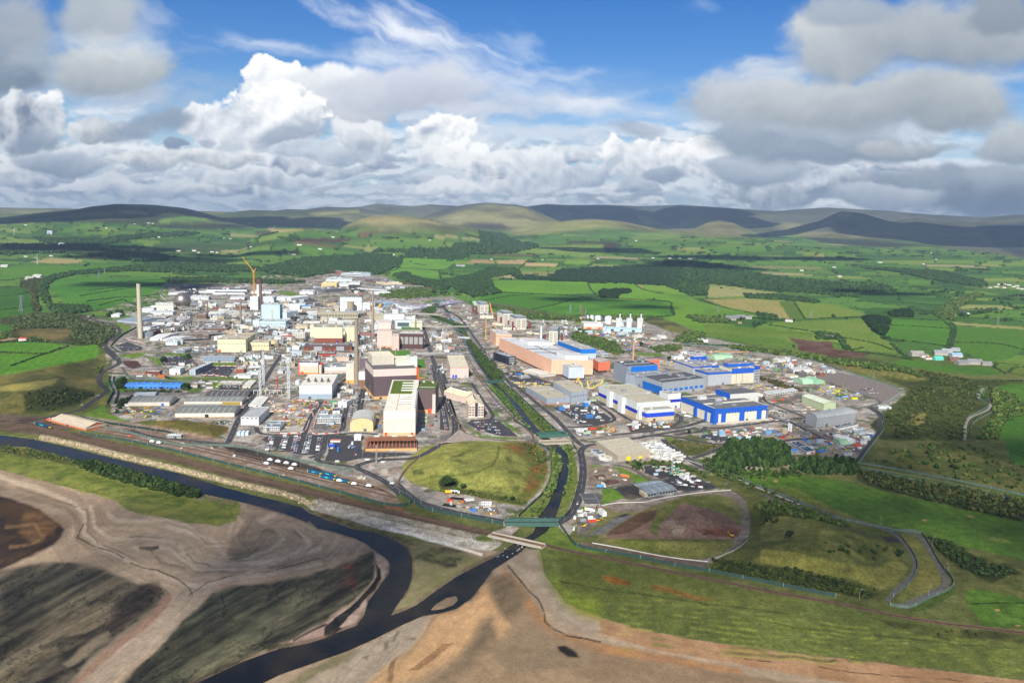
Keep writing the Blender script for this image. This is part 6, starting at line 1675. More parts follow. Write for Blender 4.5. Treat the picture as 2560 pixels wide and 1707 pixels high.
blk(bb,'upper_block',0.72,1.3,0.62,1.02,0,bb.H+7,'d6d6d2','6b6b6e')
blk(bb,'upper_block_rim',0.7,0.72,0.62,1.02,bb.H-1,bb.H+8,BLUE)
blk(bb,'blue_corner_tower',-0.03,0.045,-0.02,0.06,0,bb.H*1.02,BLUE)
MB(bb.ux,bb.uy).box(0,bb.W,-6,-3.5,0,2.5,mat('cfc6b4','wall')).build('dock_wall',bb.e)
bb=B(4,'grey and blue hall, left part of the rear blue group',(292,605),(534,588),472,(150,560),'b5babf','8b8b8c',sh='the rear blue group',vn=3)
fr(bb,0,1.0,bb.H*.86,bb.H*1.01,BLUE)
fr(bb,0,1.0,bb.H*.86,bb.H*1.01,BLUE,'l')
bb=B(4,'cream and blue hall, middle of the rear blue group',(536,588),(768,572),432,395,'dfd5bf','7e7e80',vn=2)
fr(bb,0,1.0,bb.H*.68,bb.H*1.01,BLUE)
for u in(.2,.48):
 fr(bb,u,u+.03,0,bb.H*.68,'b9b09c')
bb=B(4,'tall narrow grey tower with blue top, right end of the rear group',(770,572),(830,560),405,395,'bfc4c9','6b6b6e',vn=0,win=(5,1,'8a9096'))
fr(bb,0,1.0,bb.H*.78,bb.H*1.01,BLUE)
bb=B(4,'higher blue hall rising behind the rear blue group',(495,560),(770,545),380,366,'2a64c8','7b7b7c',vn=3)
bb=B(4,'grey flat hall with blue fascia at the left of the rear group',(140,492),(330,478),410,(-60,420),'bcbfc2','a8a69f',vn=4)
fr(bb,0,1.0,bb.H*.86,bb.H*1.01,BLUE)
fr(bb,0,1.0,bb.H*.86,bb.H*1.01,BLUE,'l')
B(4,'grey roofed upper deck with blue rim in the rear group',(240,480),(462,470),398,345,'2a64c8','8e8c88',vn=5)
B(4,'dark-roofed white office with many windows, far right',(170,292),(268,288),262,(34,262),'dfe2e6','3c3f46',win=(2,5),swin=(2,8,'l'),sh='the dark-roofed window office')
B(4,'small stepped bright blue and grey store',(150,338),(280,332),302,(106,330),'1d58cc','b9bcc0',sh='the stepped blue store')
B(4,'pale green pitched shed in the contractors yard',(1506,872),(1632,858),795,(1276,785),'bccba4','d9e2c8','gy',rise=2.5,sh='the pale green shed')
bb=B(4,'long silver barrel-roofed store',(1430,1046),(1838,985),948,(1313,1000),'9fa3a6','a3a7aa','archx',rise=5,sh='the silver barrel store',seam=False)
B(4,'white long office with dark roof in front of the silver store',(1664,1072),(1872,1028),1052,(1604,1045),'dfe2e2','5b5e62')
B(4,'grey-blue roofed hut at the lower right yard',(1882,1126),(1980,1106),1100,(1824,1100),'c4ccd4','a8b2ba')
B(4,'small white hut behind the grey-blue roofed hut',(1880,1078),(1926,1068),1058,(1814,1062),'e2e5e6','8b9299')
B(4,'long white tunnel shed in the lower right yard',(1780,1220),(1842,1205),1190,(1612,1160),'e4e7e4','eceeea','archy',rise=2,name='storage_tent',cat='tent')
B(4,'navy-roofed long office behind the pine wood',(1330,1326),(1418,1310),1298,(1150,1222),'dfe6ea','44546a',swin=(1,14,'l'),sh='the navy-roofed office',dr=((.5,.8,3,'e0604a'),))
for i_,(x_,y_)in enumerate(((1000,1228),(1042,1248),(1085,1268),(1140,1292),(1190,1300))):
 B(4,'%s blue-roofed cabin from the left behind the pine wood'%('first','second','third','fourth','fifth')[i_],(x_,y_),(x_+58,y_-4),y_-14,y_-32,'6fa3dc','86b8ea' if i_<3 else '4a8ad6',vn=0,gp='blue cabins behind the pines',seam=False)
for i_,(x_,y_,w_,h_,c_)in enumerate(((1292,592,110,30,'a9d0b0'),(1412,588,110,30,'93c39f'),(370,336,95,22,'aed3ae'),(450,322,105,24,'a4ccaa'),(1682,1228,95,28,'9fc9a4'))):
 B(4,'pale green tunnel shelter %s'%('left of two by the gravel square','right of two by the gravel square','nearer of two behind the rear blue group','farther of two behind the rear blue group','in the lower right yard')[i_],(x_,y_),(x_+w_,y_-4),y_-5,y_-h_-10,c_,c_,'archx' if i_!=1 else 'archy',rise=9 if i_<4 else 6,name='tunnel_shelter',cat='shelter',seam=False)
B(4,'long white ribbed shed in the upper contractors yard',(1190,470),(1392,460),442,(1142,440),'e0e0dc','d3d2cc',sh='the ribbed yard shed')
B(4,'white cabin with yellow roof in the upper yard',(1162,526),(1240,520),504,(1102,505),'e4e6e4','d8bd62')
B(4,'white cabin pair beside yellow machines',(1545,470),(1622,462),448,(1526,460),'dfe6ec','d3dce4')
B(4,'white roofed hut at the top of the upper yard',(1030,358),(1140,356),338,320,'d9d9d3','e2e0da')
B(4,'white transformer house beside the back lane',(222,150),(294,148),122,108,'e6e8e8','4a4e52',sh='the back-lane transformer house')
B(4,'long narrow white block with pipe frames',(916,716),(1236,672),694,(870,690),'dcdedd','cdd1d2',win=(1,12),sh='the long white pipe block')
B(4,'grey-green hut beside the gravel square',(1350,682),(1418,675),652,(1328,665),'7d8a70','75826a')
for i_ in range(9):
 x_=668+i_*23
 B(4,'%s white tank module in the stepped row'%('first','second','third','fourth','fifth','sixth','seventh','eighth','ninth')[i_],(x_,676+i_*5.5),(x_+17,675+i_*5.5),650+i_*5.5,638+i_*5.5,'e6e6de','efefe9',vn=0,gp='stepped row of white tank modules',seam=False)
for i_,x_ in enumerate((1140,1163)):
 cyl(4,'%s white cement silo of the batching plant'%('left','right')[i_],x_,1078+i_*8,998+i_*8,20,'e3e8ea','silo','silo',gp='cement silos',sh='the cement silos')
B(4,'tan batching plant hopper left of the cement silos',(1078,1112),(1130,1110),1060,1045,'b7a98f','c4b89f')
B(4,'grey conveyor shed right of the cement silos',(1330,1146),(1392,1138),1122,(1220,1100),'8b8c88','76787a')
B(4,'grey gantry lookout at the fence corner',(2085,845),(2220,850),822,808,'c9d2d0','bcc6c4',vn=3,sh='the fence-corner lookout')
B(7,'large beige shed with two yellow doors',(1868,858),(2208,805),795,(1640,700),'b9ad98','c6bda4',sh='the yellow-doored beige shed',dr=((.26,.38,5.5,'f2e02c'),(.64,.74,3.5,'f2e02c')),vn=0,par=0.3)
B(7,'grey roofed cabin left of the beige shed',(1664,802),(1732,792),776,(1584,752),'c9ccce','6d757c')
B(7,'white box with tan roof in front of the beige shed',(1672,835),(1758,856),800,782,'e4e4de','d0bb94')
for i_,(K_,R_,yt_,L_)in enumerate((((702,588),(905,560),575,(645,562)),((755,622),(955,585),606,(695,592)),((765,672),(1012,632),640,(690,620)))):
 B('C','grey-blue roofed workshop, %s of three alongside'%('rear','middle','front')[i_],K_,R_,yt_,L_,'9fa6a8','86919a','gx',rise=1.2,win=(1,10)if i_==2 else None,sh='the three grey workshops' if i_==1 else None)
B('C','brick end hut of the grey workshops',(735,672),(765,668),645,(690,640),'bca98a','c9bba0')
B(7,'small brown brick pump house by the treatment tanks',(465,1412),(600,1412),1380,1335,'8d7045','6f7b85',name='pump_house',cat='pump house',sh='the brown pump house')
B(7,'grey tank slab with brick front by the road',(1520,1305),(1680,1305),1300,1188,'b0aaa6','5e5b60',vn=0)
chm(1,'tall tapering pale concrete chimney, leftmost in the works',637,865,291,46,36,'c3bba4',sh='the leftmost tall chimney')
chm(2,'tall brown-grey concrete chimney in the middle of the works',803,1338,662,50,34,'9c8f7c',sh='the tall middle chimney')
chm(2,'tall thin pinkish chimney behind the tall middle one',975,840,364,30,20,'a58f82',sh='the thin pinkish chimney')
chm(1,'short grey chimney left of the pale blue reactor cube',1690,745,448,24,18,'8f857a')
chm(1,'shortest brown chimney beside the ribbed tower',1340,655,482,16,12,'85705f')
chm(3,'slim pink-tan chimney behind the clerestory hall',1607,845,645,22,19,'c39c7c',sh='the slim tan chimney')
chm(2,'very thin pale mast chimney by the pale cyan hall',1420,775,582,11,9,'b3a898')
chm(2,'very thin mast chimney beside the thin pinkish chimney',949,610,442,9,7,'a89a88')
chm(4,'shiny steel twin-flue stack by the rear blue group',217,528,408,24,20,'b9bcbc',kind='metal',sh='the shiny steel stack')
e_,p_,r_,H_=chm(1,'pile chimney with heavy dark brown head under demolition',1890,560,240,44,44,'8b7060',sh='the heavy-headed chimney',cap=(13,1.4,'5d4a42'))
MB().box(-r_*0.95,-r_*0.1,-r_*1.08,-r_*0.7,0,H_*0.82,mat('dfe6ea','wall')).build('white_duct',e_)
def sphere(z,label,x,y,rpx,col,sh):
 p=P(*zc(z,x,y))
 d=np.linalg.norm(p-np.array([0,0,CH]))
 r=rpx/ZM[z][2]/FPX*d
 e=empty('reactor_sphere',(p[0],p[1],0),label,'reactor dome')
 V,Fc=[],[]
 n,k=36,20
 for i in range(k+1):
  t=math.pi*(0.02+0.8*i/k)
  for j in range(n):
   a=2*math.pi*j/n
   V.append((r*math.sin(t)*math.cos(a),r*math.sin(t)*math.sin(a),r*0.92+r*math.cos(t)))
 for i in range(k):
  for j in range(n):
   Fc.append((i*n+j,(i+1)*n+j,(i+1)*n+(j+1)%n,i*n+(j+1)%n))
 me=np_mesh('sphere_shell',V,Fc,[mat(col,'metal')],smooth=True)
 link('shell',me,e)
 MB().tube(0,0,r*0.82,r*0.9,r*1.03,r*1.03,mat('7d7c78','wall'),36).build('walkway',e)
 MB().tube(0,0,r*1.9,r*2.0,r*0.2,r*0.1,mat('8a8782','wall'),12).build('top_vent',e)
 MB().tube(0,0,-1,r*0.3,r*0.85,r*0.8,mat('8d8a84','wall'),24).build('base_ring',e)
 BL.append((p[:2]-r,np.array([1,0.]),np.array([0,1.]),2*r,2*r,2*r,sh,zc(z,x,y)))
 MATS[(col,'metal')].node_tree.nodes['Principled BSDF'].inputs['Roughness'].default_value=0.4
sphere(1,'silver metal reactor sphere with walkway ring',1080,545,78,'b5aaa0',None)
for i_,x_ in enumerate((360,400)):
 cyl(2,'%s grey silo beside the white far shed'%('left','right')[i_],x_,402,364,22,'8f9698','silo','silo',gp='far yard silos')
B(2,'white dome tent on the works road',(125,985),(200,985),972,952,'e6ebec','eceeee','archx',rise=4,name='dome_tent',cat='tent',seam=False,vn=0)
for i_,(x_,y_,t_,w_)in enumerate(((1648,880,838,16),(1700,880,800,12),(1722,882,790,12),(1742,882,800,12),(1764,880,812,12),(1710,850,765,10))):
 cyl(2,'%s slim white process vessel from the left by the pipe works'%('first','second','fourth','fifth','sixth','third')[i_],x_,y_,t_,w_,'d6d6d2','process_vessel','vessel',gp='slim white vessels')
 # pipe bridges, cranes, masts
def pipe_bridge(label,z,pts,h,w,col,sh=None):
 q=[P(*zc(z,x,y))for x,y in pts]
 e=empty('pipe_bridge',tuple(q[0]),label,'pipe bridge')
 o=q[0]
 m,pi=MB(),MB()
 k=0
 for a,b_ in zip(q[:-1],q[1:]):
  a2,b2=a-o,b_-o
  t=(b2-a2)/np.linalg.norm(b2-a2)
  nn=np.array([t[1],-t[0],0])
  for s in(-1,1):
   m.bar(a2+nn*s*w/2+[0,0,h],b2+nn*s*w/2+[0,0,h],0.9,mat(col,'wall'))
   m.bar(a2+nn*s*w/2+[0,0,h+2.2],b2+nn*s*w/2+[0,0,h+2.2],0.5,mat(col,'wall'))
  for s in(-0.3,0.05,0.35):
   pi.bar(a2+nn*s*w+[0,0,h+1.1],b2+nn*s*w+[0,0,h+1.1],1.1,mat('c9ccca','metal'))
  L=np.linalg.norm(b2-a2)
  n=max(1,int(L/28))
  for i in range(n+1):
   p=a2+t*L*i/n
   k+=1
   MB().bar(p+[0,0,-0.5],p+[0,0,h],1.2,mat('8f8c86','wall')).build('post',e)
 m.build('girder',e)
 pi.build('pipes',e)
 if sh:
  BL.append((q[0][:2],np.array([1,0.]),np.array([0,1.]),1,1,h,sh,zc(z,*pts[0])))
for a_ in(('long raised pipe bridge running to the short grey chimney',1,[(1690,728),(1170,728),(1070,790),(880,800),(740,840)],13,5,'a9a69d'),('low pipe bridge over the dark roofed brick halls',1,[(1500,845),(1050,860)],9,4,'9f9c92'),('pale pipe bridge crossing the river upstream',2,[(1310,640),(1540,648),(1700,660)],11,4,'c9c6bc'),('long pale pipe bridge crossing the river by the pipe works',2,[(1490,772),(1700,778),(1990,772)],9,5,'c3c0b8'),('red pipework rack between the cream blocks',2,[(10,880),(130,872)],8,5,'e2401f'),('red pipe bridge behind the tall middle chimney',2,[(826,860),(990,858)],8,4,'c9553f'),('grey raised pipe bridge across the middle roads',2,[(820,808),(990,808)],8,4,'9f9a90'),('double white pipe rack right of the blue reactor cube',1,[(2180,780),(2352,690)],9,4,'d0d0cc'),('diagonal grey conveyor down to the four-fan white hall',6,[(830,440),(945,370)],10,5,'b7bcc0'),('white pipe gantry over the pipe works yard',2,[(1500,1075),(1740,1060)],7,4,'b9b9b4'),('grey pipe rack receding beside the cement silos',4,[(930,930),(1150,1010)],3,3,'8f9296'),('pipe bridge joining the salmon hall towers',3,[(510,460),(780,470),(985,480)],9,3,'b5b0a6'),('white pipe rack beside the dark brown hall',2,[(1430,1052),(1730,1048)],6,4,'c9c9c6')):
 pipe_bridge(*a_)
def lmast(label,z,x,y,yt,w,col,name='lattice_mast',cat='mast',jib=None,gp=None,sh=None):
 p=P(*zc(z,x,y))
 H=solve(lambda h:proj(p[0],p[1],h)[1]-zc(z,0,yt)[1],3,260)
 e=empty(name,tuple(p),label,cat,gp)
 m=MB()
 mm=mat(col,'paint')
 t=max(0.35,w*0.16)
 for a,b_ in((-1,-1),(1,-1),(1,1),(-1,1)):
  m.bar((a*w/2,b_*w/2,0),(a*w/2,b_*w/2,H),t,mm)
 n=int(H/(w*1.4))
 for i in range(n):
  z0,z1=H*i/n,H*(i+1)/n
  for(a,b_),(c,d)in(((-1,-1),(1,-1)),((1,-1),(1,1)),((1,1),(-1,1)),((-1,1),(-1,-1))):
   if i%2:
    a,b_,c,d=c,d,a,b_
   m.bar((a*w/2,b_*w/2,z0),(c*w/2,d*w/2,z1),t*0.7,mm)
   m.bar((a*w/2,b_*w/2,z1),(c*w/2,d*w/2,z1),t*0.6,mm)
 m.build('mast',e)
 MB().box(-w,w,-w,w,0,1.0,mat('9b958c','wall')).build('base',e)
 if jib:
  m=MB()
  dx,dz,cdx,cdz=jib
  for s in(-0.8,0.8):
   m.bar((0,s,H),(dx,s,H+dz),t*1.3,mm)
  m.bar((0,0,H+2.2),(dx,0,H+dz+1),t*1.1,mm)
  k=max(4,int(math.hypot(dx,dz)/4))
  for i in range(k):
   f=i/k
   m.bar((dx*f,-0.8,H+dz*f),(dx*(f+1/k),0.8,H+dz*(f+1/k)),t*0.8,mm)
   m.bar((dx*f,0.8,H+dz*f),(dx*f,0,H+dz*f+2.2-1.2*f),t*0.7,mm)
  m.build('jib',e)
  m=MB()
  m.bar((0,0,H),(cdx,0,H+cdz),w*0.5,mm)
  m.build('counter_jib',e)
  MB().box(cdx-1.5,cdx+1.5,-1.5,1.5,H+cdz-2.5,H+cdz,mat('6a6a68')).build('counterweight',e)
  MB().box(-1.6,1.6,-2.6,-0.2,H-1,H+1.8,mat('d8dbd6','paint')).build('cab',e)
 return e
lmast('orange luffing tower crane beside the heavy-headed chimney',1,1832,545,165,4.0,'e8a02c','tower_crane','crane',(-38,50,9,12))
lmast('yellow flat-top tower crane by the stepped blue store',4,318,318,250,2.2,'e8a02c','tower_crane','crane',(92,1,-10,0.5))
for i_,(x_,y_,t_)in enumerate(((1895,538,262),(1930,430,78),(2195,580,158))):
 lmast('tall white lattice mast, %s of the building site'%('shortest at the left','tallest at the back','nearest at the right')[i_],5,x_,y_,t_,3.2,'dde2e6',gp='white lattice masts',jib=((-12,7,6,2)if i_==2 else None))
lmast('thin red lattice mast inside the scaffolded site',5,2075,510,330,1.4,'d0443c')
def boom(label,z,x,y,x2,y2,col,w=2.4):
 p=P(*zc(z,x,y))
 X2,Y2=zc(z,x2,y2)
 H=solve(lambda h:proj(p[0],p[1],h)[1]-Y2,2,200)
 dx=(X2-proj(p[0],p[1],H)[0])/FPX*np.linalg.norm(p-[0,0,CH])
 e=empty('mobile_crane',tuple(p),label,'crane')
 m=MB()
 m.bar((0,0,3),(dx,0,H),w,mat(col,'paint'))
 m.build('boom',e)
 MB().box(-2,5,-1.6,1.6,1.1,3.4,mat(col,'paint')).build('body',e)
 m=MB()
 for a in(-1.2,1.0,3.4):
  for b_ in(-1.7,1.3):
   m.box(a-.5,a+.5,b_,b_+.4,0,1.1,mat('222426'))
 m.build('wheels',e)
boom('orange mobile crane leaning beside the leftmost white tower',2,2240,655,2202,492,'e8922c',3.2)
boom('slim orange crane standing at the salmon hall corner',2,2160,880,2164,660,'dba050',2.2)
boom('small orange crane between the first two white towers',3,158,500,156,432,'e8a44c',1.8)
boom('blue crane leaning in front of the pale blue gas hall',3,1280,588,1338,490,'2f6fd0',1.3)
boom('green crane in the muddy triangle yard',3,1330,1115,1318,1078,'4fc07a',1.6)
boom('yellow site crane parked in the far yard',2,1030,555,1062,498,'f0b030',6.0)
lmast('slender grey lattice mast in the depot car park','C',975,465,355,1.6,'a9aeb2')
lmast('grey concrete lighting mast by the works road junction',6,1265,1250,1065,1.6,'a5a29b',name='lighting_mast')
PYL=[('E',645,550,518),('E',682,535,505),('E',838,750,720),(1,510,545,485),(1,963,275,215),(1,1540,278,228),(1,1597,290,240),(2,48,390,320),(2,1060,480,405),(2,1100,400,345),(2,1980,460,400),(3,1055,340,260),(3,950,350,258),('G',340,765,720),('G',928,800,745),('G',2110,840,785),('G',1323,1185,1140),(1,195,225,165),(1,258,190,130),(5,796,180,98),('E',143,780,670),('F',1635,770,735)]
for i_,(z_,x_,y_,t_)in enumerate(PYL):
 g0=G(*zc(z_,x_,y_))
 yy=zc(z_,0,t_)[1]
 H=min(solve(lambda h:proj(g0[0],g0[1],g0[2]+h)[1]-yy,3,90),55)
 m=MB()
 mm=mat('8d979c')
 w=H*0.12
 for a,b_ in((-1,-1),(1,-1),(1,1),(-1,1)):
  m.bar((a*w,b_*w,0),(a*w*.2,b_*w*.2,H*.65),H*.014,mm)
  m.bar((a*w*.2,b_*w*.2,H*.65),(0,0,H),H*.012,mm)
 for k in range(5):
  f0,f1=k/5,(k+1)/5
  a0,a1=w*(1-.8*f0),w*(1-.8*f1)
  m.bar((-a0,-a0,H*.65*f0),(a1,-a1,H*.65*f1),H*.009,mm)
  m.bar((a0,-a0,H*.65*f0),(-a1,-a1,H*.65*f1),H*.009,mm)
 for f in(.68,.8,.91):
  m.bar((-H*.16,0,H*f),(H*.16,0,H*f),H*.014,mm)
 e=m.build('pylon',None,tuple(g0))
 CLUT_=('thin grey lattice pylon','pylon',zc(z_,x_,y_),e,'lattice pylons')
 if i_==0:
  CLUT=[]
 CLUT.append(CLUT_)
def turbine(label,z,x,y,yh,blade):
 p=G(*zc(z,x,y))
 H=solve(lambda h:proj(p[0],p[1],p[2]+h)[1]-zc(z,0,yh)[1],5,120)
 e=empty('wind_turbine',tuple(p),label,'wind turbine')
 m_=mat('e9ecee','paint')
 MB().tube(0,0,0,H,H*.035,H*.02,m_,10).build('tower',e)
 MB().box(-H*.02,H*.02,-H*.04,H*.05,H,H*1.04,m_).build('nacelle',e)
 for k in range(3):
  a=0.35+k*2*math.pi/3
  L=H*blade
  MB().bar((0,-H*.05,H*1.02),(L*math.sin(a),-H*.05,H*1.02+L*math.cos(a)),H*.03,m_).build('blade',e)
turbine('white three-bladed wind turbine among the left fields','E',244,474,428,.5)
turbine('small distant wind turbine at the far left','E',93,280,250,.5)
# fences, walls and barriers
FEN=mat('3c5650')
FEN2=mat('66796f')
def fence(label,z,pts,h=4.0,col=FEN,post=38.0,name='fence',cat='fence',thick=0.2,gp=None):
 h*=.8
 q=path_xy(z,pts,10.0)
 o=q[0]
 g=gh(q[:,0],q[:,1],False)
 e=empty(name,(o[0],o[1],0),label,cat,gp)
 m=MB()
 t=np.gradient(q,axis=0)
 t/=np.linalg.norm(t,axis=1)[:,None]
 nn=np.stack([t[:,1],-t[:,0]],1)*thick/2
 for i in range(len(q)-1):
  a,c=q[i]-o,q[i+1]-o
  n0,n1=nn[i],nn[i+1]
  j=m.pts([(a[0]-n0[0],a[1]-n0[1],g[i]-.3),(c[0]-n1[0],c[1]-n1[1],g[i+1]-.3),(c[0]-n1[0],c[1]-n1[1],g[i+1]+h),(a[0]-n0[0],a[1]-n0[1],g[i]+h),(a[0]+n0[0],a[1]+n0[1],g[i]-.3),(c[0]+n1[0],c[1]+n1[1],g[i+1]-.3),(c[0]+n1[0],c[1]+n1[1],g[i+1]+h),(a[0]+n0[0],a[1]+n0[1],g[i]+h)])
  for f in((0,1,2,3),(5,4,7,6),(3,2,6,7)):
   m.face([j+k for k in f],col)
 m.build('panel',e)
 if post:
  step=max(1,int(post/10))
  pm=MB().box(-.25,.25,-.25,.25,-.3,h+.5,mat('8fa39c')).mesh('post')
  for i in range(0,len(q),step):
   if i//step>=98:
    break
   link('post',pm,e,(q[i][0]-o[0],q[i][1]-o[1],g[i]))
FENCES=[('long dark green fence between the sidings and the seaward railway','P',[(200,1082),(230,1090),(319,1103),(438,1129),(557,1158),(640,1178),(760,1208),(850,1232),(960,1262),(1010,1265),(1030,1257)],4.2,FEN),('green fence between the sidings and the works car park','P',[(240,1065),(330,1085),(440,1112),(560,1115),(600,1118),(700,1142),(810,1165),(880,1180)],4.0,FEN2),('green wall along the road below the treatment tanks','B',[(880,100),(990,170),(1060,215),(1200,245),(1400,285),(1560,315),(1640,330)],5.0,FEN),('green fence on the left bank beside the big grassy mound',7,[(820,1445),(960,1310),(1100,1170),(1160,1000),(1150,740),(1030,680)],4.0,FEN),('green fence on the right bank beside the river road',7,[(720,1470),(1200,1470),(1300,1445),(1360,1380),(1400,1280),(1450,1100),(1465,950),(1440,760),(1380,650)],4.0,FEN),('dark green fence along the upper left bank',7,[(1040,600),(900,500),(770,425),(790,380),(740,330),(640,210),(520,90),(440,0)],4.0,FEN),('dark green fence along the upper right bank',7,[(1330,575),(1240,550),(1000,330),(800,140),(700,60),(650,10)],4.0,FEN),('green fence on the left bank in the middle distance',2,[(2180,1330),(2120,1290),(2000,1120),(1900,900),(1850,790),(1780,720),(1520,650)],4.0,FEN2),('green fence on the right bank in the middle distance',2,[(2352,1290),(2200,1100),(2050,890),(1980,790),(1900,730),(1700,660)],4.0,FEN2),('far green fence where the river bends under a bridge',2,[(1470,590),(1540,540),(1630,470),(1760,480),(1700,540),(1600,580)],4.0,FEN2),('green fence seaward of the landfill, along the railway','C',[(-20,890),(60,1000),(150,1100),(400,1150),(700,1205),(1000,1270),(1300,1320),(1500,1360),(1800,1420),(2091,1478),(2400,1540)],4.0,FEN),('green corner fence at the point of the grassy tip','D',[(840,1068),(960,1085),(1100,1020),(1250,935),(1160,800),(1040,605),(900,590),(700,550),(500,505),(400,478)],3.6,FEN2),('green fence along the golf links lane','C',[(1140,340),(1240,385),(1500,480),(1750,590),(2091,722),(2400,860)],3.6,FEN2),('inner green fence curving through the grassy tip','D',[(860,1010),(960,930),(1015,830),(990,740),(900,620),(820,580)],3.2,FEN2),('double green fence strip beside the bushes, far right','D',[(630,150),(900,195),(1300,270),(1705,360)],3.4,FEN2),('outer green fence beside the bushes, far right','D',[(660,185),(900,240),(1300,320),(1705,400)],3.4,FEN2),('pale fence descending from the lookout past the lower yard',4,[(1880,1420),(2020,1230),(2140,1070),(2115,1030),(2130,930),(2000,825)],4.0,mat('8fa59c')),('pale fence rising from the lookout to the gravel square corner',4,[(2190,790),(2352,660),(2300,640),(2050,560),(1700,450)],4.0,mat('8fa59c')),('long back fence along the bushes behind the contractors yard',4,[(1700,450),(1400,340),(1000,270),(600,215),(200,185),(0,165)],3.6,FEN2),('zigzag green fence pair in the far right hollow','G',[(1890,1568),(1910,1440),(2030,1370),(2050,1335),(1970,1300),(2010,1230)],3.6,FEN2),('second green fence of the zigzag in the far right hollow','G',[(1930,1568),(1960,1460),(2085,1385),(2080,1330),(2010,1295),(2045,1235)],3.6,FEN2),('tall teal fence wall above the coast road, outer',1,[(280,1554),(340,1450),(345,1420),(300,1330),(310,1270)],5.0,mat('3b7a70')),('tall teal fence wall above the coast road, inner',1,[(360,1554),(395,1440),(345,1310),(370,1275)],5.0,mat('3b7a70')),('green fence between the coast road and the left chimney',1,[(420,1020),(330,960),(350,920),(440,840),(560,770),(590,750)],4.5,mat('2c4a44')),('green fence around the main gate field',5,[(400,345),(520,350),(650,365),(900,385),(1150,395)],3.6,FEN2),('green fence running down the grass ramp by the main gate',5,[(690,120),(740,180),(800,235)],3.6,FEN2),('long dark fence behind the rail shed',5,[(0,770),(200,820),(480,865),(900,925),(1090,985)],4.0,mat('27403a')),('thin fence along the edge of the far hillside field',3,[(0,215),(300,275),(500,340),(760,385),(1000,400)],3.0,FEN2),('white perimeter wall curving beside the far left field',1,[(912,475),(850,418),(848,372),(895,312),(955,285)],4.0,mat('d5dadb')),('white kerb wall curving above the landfill workings','C',[(365,745),(500,722),(700,718),(770,710),(900,680),(1200,635),(1490,610)],1.3,mat('dcdad2')),('white kerb wall along the seaward landfill track','C',[(280,1072),(500,1110),(800,1170),(1050,1210),(1290,1235)],1.3,mat('dcdad2')),('short white kerb wall at the landfill elbow','C',[(1350,1210),(1450,1165),(1570,1105),(1640,1035)],1.3,mat('dcdad2')),('dark kerb wall around the eastern landfill track','C',[(1490,612),(1600,670),(1645,760),(1660,900),(1650,1010),(1590,1065)],1.2,mat('6d675d'))]
for f_ in FENCES:
 fence(f_[0],f_[1],f_[2],f_[3],f_[4],name='wall' if ' wall ' in f_[0]and 'fence' not in f_[0]else 'fence',cat='wall' if ' wall ' in f_[0]and 'fence' not in f_[0]else 'fence')
RW=mat('e8e4de')
RED=mat('e2502f')
def barrier(label,z,pts):
 q=path_xy(z,pts,4.0)
 o=q[0]
 m=MB()
 for i in range(len(q)-1):
  a,c=q[i]-o,q[i+1]-o
  m.bar((a[0],a[1],.6),(c[0],c[1],.6),1.2,RED if i%3==0 else RW)
 tag(m.build('site_barrier',None,(o[0],o[1],0)),label,'barrier','red and white site barriers')
for a_ in(('red and white barrier at the slate-roofed office',6,[(230,935),(330,940),(460,930),(520,905),(560,800)]),('red and white barrier ring under the site office',6,[(575,900),(600,940),(720,942),(850,935),(860,910)]),('red and white barrier along the scaffold road',6,[(110,710),(250,708),(400,715)]),('red and white barrier on the rear building site',6,[(130,600),(200,650),(200,690),(330,690),(420,660),(480,620)]),('red and white barrier loop beside the site road',6,[(440,720),(520,700),(590,720),(600,760)]),('red and white barrier around the oval dig',6,[(470,690),(560,690),(640,670),(650,620),(580,600),(420,590)]),('red and white barrier up to the white hall',6,[(690,690),(780,690),(860,700)]),('red and white barrier beside the site office road',6,[(600,880),(640,760),(660,720)]),('red and white barrier by the blue skips park',5,[(1270,325),(1420,330),(1540,345)]),('red and white barrier behind the blue skips park',5,[(1390,240),(1520,230),(1640,235)]),('red and white barrier in the chimney-foot car park',1,[(500,880),(620,900),(690,930)]),('red and white barrier in front of the silver store',4,[(930,940),(1000,965),(1100,972),(1160,960)]),('red and white barrier in the lower right yard',4,[(1490,1170),(1600,1205),(1700,1250),(1800,1290)]),('red and white barrier in the middle lower yard',4,[(640,1130),(700,1105),(800,1095)])):
 barrier(*a_)
for i_,pts_ in enumerate(([(1125,1060),(1160,1140),(1290,1060),(1125,1060)],[(930,1070),(1040,1065),(1080,1140)],[(360,1085),(470,1080),(580,1090),(560,1120),(420,1125)])):
 q=path_xy(3,pts_,5.0)
 o=q[0]
 m=MB()
 for i in range(len(q)-1):
  a=q[i]-o
  m.box(a[0]-1.4,a[0]+1.4,a[1]-1,a[1]+1,0,1.5,mat('e6d84a' if i%4 else 'd9d5b0'))
 tag(m.build('block_barrier',None,(o[0],o[1],0)),'yellow block barrier ringing the %s'%('muddy triangle yard','compound left of the muddy triangle','material yard below the dark office')[i_],'barrier','yellow block barriers')
